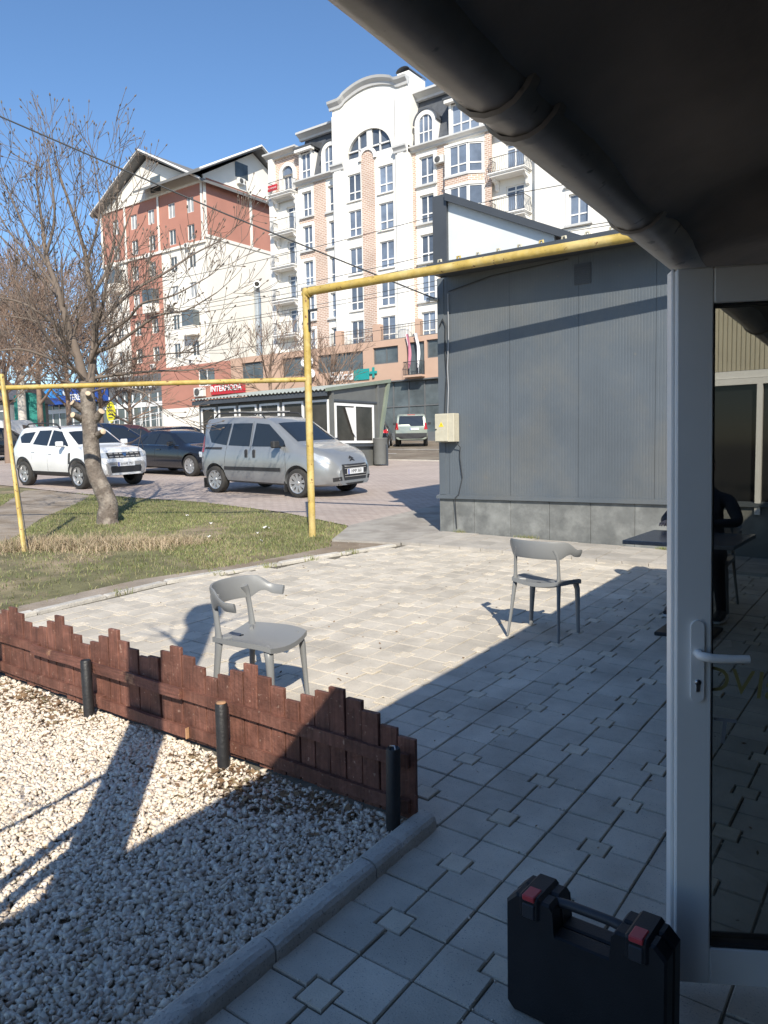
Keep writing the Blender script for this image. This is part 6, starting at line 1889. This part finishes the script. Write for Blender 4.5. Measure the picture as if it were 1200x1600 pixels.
# mansard and cornices
for x0, x1 in ((-7.3, -2.92), (4.36, 14.4)):
    mb = MB(); mb.add([(x0, .05, 24.3), (x1, .05, 24.3), (x1, 1.1, 28.05), (x0, 1.1, 28.05)], [(0, 1, 2, 3)]); mb.build('mansard_roof', M_slate, wb)
    cornice(wb, x0 - (.1 if x0 < 0 else 0), x1, 23.95, 24.32, 0, .5); cornice(wb, x0 - .3, x1 + .1, 28.0, 28.55, 1.0, .8)
def dormer_arch(cx):
    arch_pane(cx, 25.85, .62, -.02, M_bgl, 'dormer_pane', wb, legs=1.45); arch_ring(cx, 25.85, .60, .95, -.15, 1.4, M_wht2, 'arched_dormer', wb, legs=1.5)
    arch_ring(cx, 25.87, .94, 1.06, -.22, 1.2, M_slate, 'dormer_hood', wb)
    mb = MB(); mb.box(cx - .26, cx - .18, -.06, -.022, 24.4, 26.4); mb.box(cx + .18, cx + .26, -.06, -.022, 24.4, 26.4); mb.box(cx - .6, cx + .6, -.055, -.023, 25.2, 25.28); mb.build('glazing_bar', M_pvc, wb)
dormer_arch(-3.55); dormer_arch(5.7)
for x0, x1, w in ((-7.0, -5.55, 1.05), (7.7, 10.4, 2.2)):
    mb = MB(); mb.box(x0, x0 + .2, -.1, 1.2, 24.33, 26.8); mb.box(x1 - .2, x1, -.1, 1.2, 24.33, 26.8); mb.box(x0, x1, -.1, 1.2, 26.6, 26.85); mb.build('dormer_wall', M_wht2, wb)
    mb = MB(); mb.prism([(-.5, 26.86), (-.5, 27.0), (1.0, 27.45), (1.0, 26.86)], x0 - .3, x1 + .3, 'x'); mb.build('dormer_hood', M_slate, wb)
    mb = MB(); mb.prism([(-.45, 26.6), (-.45, 26.85), (0, 26.85), (0, 26.6)], x0 - .2, x1 + .2, 'x'); mb.build('dormer_soffit', M_wht2, wb)
    window(wb, x0 + .2, 0, 24.45, x1 - x0 - .4, 2.1, 2 if w < 2 else 3)
# central bay
Yc = -.5
ops = []
for t in TOPS:
    ops += [(-1.5, -.2, t - WH, t), (1.54, 2.92, t - WH, t)]
facade(-2.92, 4.35, 10.1, 24.5, Yc, ops, .2, M_wht, 'central_wall', wb)
for a, b, c, d in ops:
    window(wb, a, Yc + .1, c, b - a, d - c)
    mb = MB(); mb.box(a - .1, b + .1, Yc - .12, Yc, c - .1, c - .001); mb.build('window_sill', M_wht2, wb)
def topz(u):
    t = min(1, abs(u - .75) / 2.75)
    return 29.33 + .78 * (cos(pi / 2 * t) ** .75 if t < .8 else (cos(pi / 2 * .8) ** .75) * (1 - sstep((t - .8) / .2)))
N_ = 28; v = []
for i in range(N_ + 1):
    u = -2.92 + 7.27 * i / N_; v += [(u, Yc, topz(u))]
# gable wall above the windows, with the half-round window cut out
n = 24; arc = [(.65 + 2.18 * cos(pi - pi * i / n), 24.62 + 1.95 * sin(pi - pi * i / n)) for i in range(n + 1)]
mb = MB(); va = [(a, Yc, b) for a, b in arc]
vt = [(-2.92 + 7.27 * i / n, Yc, topz(-2.92 + 7.27 * i / n)) for i in range(n + 1)]
mb.add(va + vt, [(i, i + 1, n + 1 + i + 1, n + 1 + i) for i in range(n)])
mb.add([(-2.92, Yc, 24.5), (-1.53, Yc, 24.5), (-1.53, Yc, 24.62), (-2.92, Yc, 29.25), (2.83, Yc, 24.5), (4.35, Yc, 24.5), (4.35, Yc, 29.25), (2.83, Yc, 24.62)], [(0, 1, 2, 3), (4, 5, 6, 7)])
mb.add([(-1.53, Yc, 24.5), (2.83, Yc, 24.5), (2.83, Yc, 24.62), (-1.53, Yc, 24.62)], [(0, 1, 2, 3)])
va2 = [(a, Yc + .3, b) for a, b in arc]
mb.add(va + va2, [(i, n + 1 + i, n + 2 + i, i + 1) for i in range(n)])
mb.add([(-2.92, Yc, 24), (-2.92, 8, 24), (-2.92, 8, 29.3), (-2.92, Yc, 29.25), (4.35, Yc, 24), (4.35, 8, 24), (4.35, 8, 29.3), (4.35, Yc, 29.25)], [(0, 1, 2, 3), (7, 6, 5, 4)])
mb.build('central_gable', M_wht, wb)
mb = MB(); mb.add([(a, Yc + .25, b) for a, b in arc], [tuple(range(n + 1))][::1]); mb.build('half_round_pane', M_bgl, wb)
mb = MB()
for x0, x1, z0, z1 in ((.40, .90, 24.62, 26.55), (-.42, -.32, 24.7, 26.3), (1.62, 1.72, 24.7, 26.3), (-1.4, .40, 25.2, 25.3), (.90, 2.7, 25.2, 25.3), (-1.5, 2.8, 24.62, 24.74)):
    mb.box(x0, x1, Yc + .12, Yc + .24, z0, z1)
mb.build('half_round_mullion', M_pvc, wb)
# gable cornice following the curve
mb = MB(); v = []
for i in range(N_ + 1):
    u = -3.15 + 7.6 * i / N_; z = topz(u)
    v += [(u, Yc - .02, z - .5), (u, Yc - .12, z - .48), (u, Yc - .16, z - .28), (u, Yc - .40, z - .06), (u, Yc - .46, z + .12), (u, Yc + .3, z + .14)]
mb.add(v, [(i * 6 + k, (i + 1) * 6 + k, (i + 1) * 6 + k + 1, i * 6 + k + 1) for i in range(N_) for k in range(5)] + [(0, 1, 2, 3, 4, 5), tuple(N_ * 6 + k for k in range(5, -1, -1))])
mb.build('gable_cornice', M_corn, wb)
for x0, x1 in ((-2.85, -1.78), (3.34, 4.28)):
    mb = MB(); mb.box(x0, x1, Yc - .2, Yc, 10.1, 28.3); mb.box(x0 + .2, x1 - .2, Yc - .27, Yc - .201, 10.1, 24.0); mb.build('pilaster', M_wht2, wb)
    cornice(wb, x0 - .12, x1 + .12, 24.0, 24.5, Yc - .2, .3)
mb = MB(); mb.prism([(-.05, 10.2), (1.2, 10.2), (1.2, 24.35)] + [(.575 + .625 * cos(pi * i / 10), 24.35 + .55 * sin(pi * i / 10)) for i in range(1, 10)] + [(-.05, 24.35)], Yc - .06, Yc, 'y'); mb.build('brick_cladding', M_brk, wb)
arch_ring(.575, 24.35, .62, .86, Yc - .16, .16, M_wht2, 'arch_moulding', wb, legs=.1)
for cx, zz in ((-2.2, 29.2), (3.5, 29.6)):
    mb = MB(); mb.box(cx - .35, cx + .75, .0, 2.2, 28.5, zz + .5); ch_ = mb.build('chimney', M_wht2, wb)
    mb = MB(); mb.grid(lambda u, v: (cx + .2 - .62 * cos(pi * u), -.1 + 2.4 * v, zz + .52 + .35 * sin(pi * u)), 12, 1); mb.build('chimney_cap', M_slate, ch_)
mb = MB(); mb.box(-10.4, 14.4, 8, 8.3, 3, 28); mb.build('rear_wall', M_wht, wb)
mb = MB(); mb.box(-7.3, 14.4, 1.2, 8, 28.0, 28.3); mb.box(-10.4, -7.3, .4, 8, 26.95, 27.2); mb.build('flat_roof', M_roof, wb)
# terrace railing on the podium
pod = thing('salmon_podium', 'salmon coloured two storey shop podium with terrace in front of the white block', 'building', (-35.5, 47.04, 0))
PY_ = -1.2
ops = [(-13.6, -10.9, 8.0, 9.6), (-8.6, -6.0, 8.0, 9.6), (-4.6, .2, 8.0, 9.5), (-3.4 + 4.6, 3.6, 8.3, 9.6), (4.4, 6.0, 7.2, 9.7), (6.2, 9.0, 8.4, 9.75), (10.4, 13, 8.2, 9.7)]
facade(-15.0, 16.0, 6.95, 10.1, PY_, ops, .25, M_pink, 'upper_wall', pod)
for a, b, c, d in ops:
    window(pod, a, PY_ + .15, c, b - a, d - c, 2 if b - a < 2.7 else 3, None, glass=M_rgl, fm=M_sgr)
mb = MB(); mb.box(-15.0, 16, PY_ + .02, .35, 9.98, 10.12); mb.build('terrace_floor', M_slab, pod)
railing(pod, -3.2, 14.0, PY_ + .1, -.2, 10.1, 1.05, belly=.0)
mb = MB(); mb.box(1.2, 1.9, PY_ + .02, PY_ + .5, 10.1, 11.4); mb.box(-2.6, -2.0, PY_ + .02, PY_ + .5, 10.1, 11.3); mb.box(5.2, 5.6, PY_ + .02, PY_ + .5, 10.1, 11.4); mb.build('terrace_pier', M_pink, pod)
mb = MB(); mb.box(4.4, 6.05, PY_ - .55, PY_ - .02, 7.05, 7.2); bb = mb.build('balcony', M_pink, pod); railing(bb, 4.42, 6.03, PY_ - .5, PY_ - .03, 7.2, 1.0, belly=0)
facade(-15.0, 1.4, 2.0, 6.95, PY_, [(-9, -1, 2.6, 6.2)], .25, M_pink, 'ground_wall', pod)
mb = MB(); mb.box(-9, -1, PY_ + .2, PY_ + .24, 2.6, 6.2); mb.build('shop_glass', M_rgl, pod)
mb = MB(); mb.box(1.4, 16, PY_ + .35, PY_ + .39, 2.0, 6.95); mb.build('shop_glass', M_rgl, pod)
mb = MB()
for i in range(11):
    mb.box(1.4 + i * 1.45, 1.48 + i * 1.45, PY_ + .28, PY_ + .349, 2.0, 6.95)
mb.box(1.4, 16, PY_ + .29, PY_ + .348, 4.9, 4.98); mb.build('shopfront_mullion', M_sgr, pod)
mb = MB(); mb.box(1.3, 16, PY_ - .02, PY_ + .35, 6.85, 6.95); mb.build('shopfront_head', M_sgr, pod)
facade(-25.0, -15.0, 6.0, 10.0, PY_, [(-19.5, -17.2, 7.9, 9.5)], .2, M_redr, 'red_annex_wall', pod)
window(pod, -19.5, PY_ + .1, 7.9, 2.3, 1.6, 2, None, glass=M_rgl)
facade(-25.0, -15.0, 2.0, 6.0, PY_, [], .2, M_crm, 'annex_ground_wall', pod)
for k in range(7):
    mb = MB(); mb.box(2.0, 14, PY_ - 3.4 + k * .4, PY_ - 3.0 + k * .4, 1.5, 2.05 + k * .14); mb.build('step', M_sgr, pod)
# flags hanging from the terrace edge
for fx, mm, lb in ((4.75, M_pinkf, 'pink and white feather banner hanging from the podium balcony'), (5.55, M_swht, 'white feather banner hanging from the podium balcony')):
    fl = thing('feather_banner', lb, 'banner', (-35.5 + fx, 47.04 + PY_ - .3, 7.4))
    mb = MB(); mb.grid(lambda u, v: (-.25 * (1 - v) + .12 * sin(v * 3) + u * .30 * (1 - .35 * v), .05 * sin(u * 4 + v * 6), 2.9 - v * (2.6 - .3 * u)), 4, 10); mb.build('cloth', M_swht if mm is M_swht else mm, fl)
    mb = MB(); mb.tube([(.1, .05, -.2), (.05, .05, 1.6), (-.2, .0, 2.9)], .02, 5); mb.build('banner_pole', M_swht, fl)
sg = thing('pharmacy_sign', 'white and teal pharmacy lettering with green cross on the salmon podium', 'sign', (-35.5, 47.04 + PY_ - .05, 0))
mb = MB(); mb.box(-.7, .85, -.04, 0, 7.2, 8.05); mb.build('sign_board', M_teal, sg)
text('sign_text', 'Felicia', 1.05, M_swht, sg, face_front(-2.0, -.10, 7.6), depth=.03, shear=.2, bold=.01)
text('sign_subtext', 'farmacie', .42, M_swht, sg, face_front(-1.6, -.10, 6.75), depth=.02)
mb = MB(); mb.box(1.2, 1.38, -.1, -.02, 7.3, 8.1); mb.box(.95, 1.63, -.101, -.021, 7.6, 7.8); mb.build('green_cross', M_teal, sg)
sg = thing('red_sign', 'red shop sign with white letters above the kiosk roof', 'sign', (-35.5, 47.04 + PY_ - .08, 0))
mb = MB(); mb.box(-17.6, -13.1, -.05, 0, 7.0, 8.0); mb.build('sign_board', M_sred, sg)
text('sign_text', 'INTERMODA', .72, M_swht, sg, face_front(-15.6, -.08, 7.5), depth=.02, bold=.012)
acx = tag(ac_unit(None, -35.5 - 19.0, 47.04 + PY_, 6.9, 1.5), 'white air conditioner unit left of the red sign', 'air conditioner')
for k, (dx, dz, r) in enumerate(((-5.4, 9.0, .55), (-5.1, 8.0, .45))):
    ds = thing('satellite_dish', ('larger upper' if k == 0 else 'smaller lower') + ' white satellite dish beside the yellow post, on the salmon wall', 'satellite dish', (-35.5 + dx, 47.04 + PY_ - .3, dz), 0, 'satellite dishes on the salmon wall')
    mb = MB(); mb.lathe([(0, .0), (r * .5, .03), (r, .14), (r * .98, .15), (r * .5, .05), (0, .02)], 18, Matrix.Rotation(rad(70), 4, 'X') @ Matrix.Rotation(.4, 4, 'Y')); mb.build('reflector', M_swht, ds)
    mb = MB(); mb.tube([(0, .3, 0), (0, .05, 0), (0, -.35, -.1)], .025, 5); mb.build('arm', M_rail, ds)
cb = thing('cyan_board', 'bright cyan notice board in front of the dark shop windows', 'sign', (-35.5 + 2.2, 47.04 - 3.4, 0))
mb = MB(); mb.box(-.55, .55, -.06, .06, 4.0, 5.7); mb.build('board', M_cyan, cb)
mb = MB(); mb.box(-.5, .5, -.065, -.061, 4.05, 4.9); mb.build('board_lower', M_sblu2, cb)
mb = MB(); mb.box(-.45, -.38, -.03, .03, 2.2, 4.0); mb.build('board_leg', M_rail, cb)

# ------------------------------------------------------------------ red and cream block
rb = thing('red_apartment_block', 'brick red and cream apartment block with white gables at the left', 'building', (-56.76, 48.9, 0))
UW = -16.8; VD = 15.0
COLS = [-2.05, -4.9, -8.2, -11.1, -14.3]
ROWS = [25.4, 22.75, 20.05, 17.15, 14.25, 11.35]
wops = []
for k, u in enumerate(COLS):
    for z in ROWS:
        wops.append((u - .55, u + .55, z, z + 1.5))
facade(UW, 0, 2.5, 22.3, 0, [o for o in wops if o[3] < 22.2], .18, M_crm, 'front_wall', rb)
facade(UW, 0, 22.3, 28.0, 0, [o for o in wops if o[2] > 22.3], .18, M_redr, 'upper_front_wall', rb, back=False)
sops = [o for o in wops if -12.2 < o[0] < -6.8 and o[3] < 22.2]
facade(-12.4, -6.7, 9.6, 22.18, -.06, sops, .06, M_redr, 'red_stripe', rb, back=False)
for i, (a, b, c, d) in enumerate(wops):
    window(rb, a, .1, c, b - a, d - c, 2, None, glass=M_rgl if i % 3 else M_curt, t=.07)
    if i % 4 == 1: ac_unit(rb, a + .2, -.08, c - .75, .8)
    if i % 11 == 4:
        mb = MB(); mb.box(a - .3, b + .3, -.9, -.07, c - .9, c + .02); bx_ = mb.build('balcony', M_crm if c < 22 else M_redr, rb)
        mb = MB(); mb.box(a - .3, b + .3, -.88, -.07, c + .03, d); mb.build('balcony_glazing', M_rgl, bx_)
for u in (-.22, -6.9, -12.5, UW + .1):
    mb = MB(); mb.box(u - .14, u + .14, -.12, -.061, 22.3, 28.0); mb.build('pilaster', M_crm, rb)
mb = MB(); mb.box(UW - .1, .1, -.2, -.001, 22.18, 22.42); mb.build('string_course', M_crm, rb)
mb = MB(); mb.add([(UW, 0, 28.0), (0, 0, 28.0), (-8.5, 0, 32.0)], [(0, 1, 2)]); mb.build('front_gable', M_crm, rb)
mb = MB(); mb.box(-8.0, -6.4, -.05, .02, 28.4, 30.0); mb.build('gable_window', M_rgl, rb)
mb = MB(); mb.box(UW - .05, .05, -.15, -.001, 27.9, 28.1); mb.build('string_course', M_crm, rb)
# side wall (towards the right)
mb = MB(); mb.add([(0.002, 0, 2.5), (0.002, VD, 2.5), (0.002, VD, 22.9), (0.002, 0, 22.9)], [(0, 1, 2, 3)]); mb.build('side_wall', M_crm, rb)
mb = MB(); mb.add([(0.003, 0, 22.9), (0.003, VD, 22.9), (0.003, VD, 28.5), (0.003, 0, 28.5)], [(0, 1, 2, 3)]); mb.build('upper_side_wall', M_redr, rb)
mb = MB(); mb.add([(0.002, -.2, 28.5), (0.002, VD - .2, 28.5), (0.002, 6.9, 32.6)], [(0, 1, 2)]); mb.build('side_gable', M_crm, rb)
mb = MB(); mb.box(.004, .09, -.08, VD, 22.7, 23.0); mb.box(.004, .07, -.08, VD, 28.4, 28.62); mb.build('string_course', M_crm, rb)
for v_ in (.12, 6.3, 14.6):
    mb = MB(); mb.box(.004, .06, v_ - .17, v_ + .17, 23.0, 28.4); mb.build('pilaster', M_crm, rb)
mb = MB(); mb.box(.004, .05, 4.3, 6.05, 29.6, 31.1); mb.build('gable_window', M_rgl, rb)
ac_unit(rb, .1, 4.9, 28.85, 1.1, pi / 2)
mb = MB()
for (za, zb_, y0, y1) in ((0, 0, -1.0, 16),):
    for s, xa, xb in ((-1, UW - .55, -8.5), (1, .7, -8.5)):
        mb.add([(xa, y0, 27.9), (xb, y0, 32.7), (xb, y1, 32.7), (xa, y1, 27.9), (xa, y0, 27.65), (xb, y0, 32.4), (xb, y1, 32.4), (xa, y1, 27.65)],
               [(0, 1, 2, 3), (7, 6, 5, 4), (0, 4, 5, 1), (0, 3, 7, 4)])
mb.build('roof', M_soff, rb)
mb = MB()
for va_, vb_ in ((-1.5, 6.9), (15.3, 6.9)):
    mb.add([(1.3, va_, 28.5), (1.3, vb_, 33.1), (-9, vb_, 33.1), (-9, va_, 28.5), (1.3, va_, 28.25), (1.3, vb_, 32.8), (-9, vb_, 32.8), (-9, va_, 28.25)],
           [(0, 1, 2, 3), (7, 6, 5, 4), (0, 4, 5, 1), (0, 3, 7, 4)])
mb.build('side_roof', M_soff, rb)
mb = MB()
mb.tube([(UW - .55, -1.02, 27.85), (-8.5, -1.02, 32.65), (.7, -1.02, 27.85)], .12, 4); mb.tube([(1.32, -1.5, 28.45), (1.32, 6.9, 33.05), (1.32, 15.3, 28.45)], .12, 4); mb.build('verge_trim', M_wht2, rb)
mb = MB(); mb.box(-2.2, -1.3, 9, 10, 32, 33.8); chm = mb.build('chimney', M_redr, rb)
mb = MB(); mb.box(-2.35, -1.15, 8.85, 10.15, 33.8, 34.0); mb.build('chimney_cap', M_roof, chm)
mb = MB(); mb.box(UW, -.01, VD - .2, VD, 2.5, 28); mb.build('rear_wall', M_crm, rb)
du = thing('steel_duct', 'tall galvanised ventilation duct with elbow on the cream side wall', 'duct', (-56.3, 55.3, 0))
mb = MB(); mb.tube([(0, 0, 11.0), (0, 0, 18.2), (.05, -.1, 18.6), (.35, -.35, 18.9), (.6, -.6, 18.95)], .33, 14); mb.build('duct_pipe', M_duct, du)
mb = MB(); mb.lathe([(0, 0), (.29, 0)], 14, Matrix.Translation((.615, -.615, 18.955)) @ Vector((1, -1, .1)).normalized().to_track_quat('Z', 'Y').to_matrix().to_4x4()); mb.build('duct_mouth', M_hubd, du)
# glazed ground-floor shop in front of the red block
gs = thing('glazed_shop', 'grey ground floor shop with glass front below the red block', 'building', (-56.76, 48.2, 0))
mb = MB(); mb.box(-34, -4.4, .3, .6, 2.5, 10.0); mb.build('wall', M_sgr, gs)
mb = MB(); mb.box(-32, -6.2, .2, .28, 3.0, 8.0); mb.build('shop_glass', M_rgl, gs)
mb = MB()
for i in range(19): mb.box(-32 + i * 1.43, -31.88 + i * 1.43, .12, .199, 3.0, 8.0)
mb.box(-32, -6.2, .11, .198, 6.6, 7.1); mb.build('mullion', M_swht, gs)
mb = MB(); mb.box(-6.2, -4.4, -.1, .299, 2.5, 10.0); mb.build('pier', M_sgr, gs)
mb = MB()
for i in range(12): mb.box(-14 + i * .9, -13.95 + i * .9, -1.5, -1.45, 3.6, 5.2 + .06 * i)
mb.tube([(-14, -1.48, 5.2), (-4, -1.48, 5.9)], .04, 5); mb.tube([(-14, -1.48, 4.6), (-4, -1.48, 5.3)], .03, 5); mb.build('ramp_railing', M_swht, gs)
aw = thing('blue_awning', 'blue shop awning with white lettering behind the white SUV', 'awning', (-56.76, 48.2, 0))
mb = MB(); mb.prism([(0.1, 9.6), (-1.4, 8.3), (-1.4, 7.5), (-1.3, 7.5), (.1, 7.6)], -28.5, -16.2, 'x'); mb.build('valance', M_sblu, aw)
mb = MB(); mb.add([(-28.4, -1.402, 8.3), (-23.2, -1.402, 8.3), (-23.2, .06, 9.62), (-28.4, .06, 9.62)], [(0, 1, 2, 3)], M=Matrix.Translation((0, -.01, .01))); mb.build('light_panel', M_sblu2, aw)
text('awning_text', 'TERESINA', 1.0, M_swht, aw, face_front(-19.3, -1.44, 8.1), depth=.02, bold=.015)
text('awning_text', 'la', .8, M_swht, aw, face_front(-22.4, -1.44, 8.7), depth=.02, bold=.015)
sf = thing('shop_fascia_sign', 'white lettering on the dark shop fascia right of the tree trunk', 'sign', (-56.76, 48.1, 0))
text('fascia_text', 'SALON OPTICA', .95, M_swht, sf, face_front(-11.2, .1, 8.9), depth=.03, bold=.012)
ys_ = thing('yellow_sign', 'rounded yellow sign standing before the glazed shop', 'sign', (-56.76 - 14.0, 47.0, 0))
mb = MB(); mb.prism([(.75 * cos(a) * (1 - .12 * sin(a) ** 2), 6.2 + 1.15 * sin(a)) for a in np.linspace(0, 2 * pi, 20, endpoint=False)], -.06, .06, 'y'); mb.build('sign_disc', M_syel, ys_)
mb = MB(); mb.box(-.6, .6, -.05, .05, 4.2, 5.0); mb.build('sign_foot', M_swht, ys_)
for z in (6.75, 6.35, 5.95, 5.6):
    mb = MB(); mb.box(-.38, .38, -.075, -.061, z - .06, z + .06); mb.build('printed_line', M_rail, ys_)
# things at the far left
x, y = at_ray(55, 47)
tt = thing('teal_tent', 'dark teal folded tent beside the white pole at the left', 'tent', (x, y, gz(x, y)), rad(36))
mb = MB(); mb.prism([(-.75, 0), (.75, 0), (.72, 3.4), (.3, 3.6), (-.3, 3.6), (-.72, 3.4)], -.5, .5, 'y'); mb.build('cover', M_green, tt)
mb = MB(); mb.grid(lambda u, v: ((-.2 - .8 * v * (1 - u) + .9 * u * v) * 1.0, -.56 - .1 * sin(u * 6) * v, 2.1 - 1.3 * v), 6, 6); mb.build('loose_cloth', M_lteal, tt)
x, y = at_ray(43, 46)
lpst = thing('whitewashed_pole', 'pale concrete pole behind the leaning yellow pole', 'pole', (x, y, gz(x, y)))
mb = MB(); mb.tube([(0, 0, -.2), (0, 0, 3), (.05, 0, 9)], [.26, .24, .16], 10); mb.build('shaft', M_edge, lpst)
x, y = at_ray(20, 60)
lh = thing('low_house', 'low dark building with white window frame behind the far left trees', 'building', (x, y, gz(x, y)), rad(36))
mb = MB(); mb.box(-12, .6, 0, 6, -.5, 3.6); mb.build('wall', M_sgr, lh)
mb = MB(); mb.prism([(-.5, 3.6), (3, 5.2), (6.5, 3.6)], -12.4, 1.0, 'x'); mb.build('roof', M_roof, lh)
window(lh, -2.0, -.09, 1.2, 2.0, 1.6, 2, None, glass=M_rgl)
# overhead wires along the road
rw = random.Random(2)
for k, (yy, z0, r) in enumerate(((23.2, 8.1, .013), (24.4, 9.9, .014), (25.5, 7.4, .012), (27.2, 8.6, .014), (28.6, 7.9, .013), (30.2, 9.2, .014), (31.3, 6.9, .012))):
    pts = []
    for i in range(25):
        t = i / 24; x = -75 + 95 * t
        pts.append((x, yy + .6 * sin(k) * t, gz(-20, yy) + z0 + 1.5 * ((t * 3 % 1) - .5) ** 2 - .3 + .25 * (k % 3 - 1) * t))
    tag(MB().tube(pts, r, 4, caps=False).build('street_wire', M_cab), 'thin dark overhead wire strung along the road before the apartment blocks', 'cable', 'overhead wires along the road')
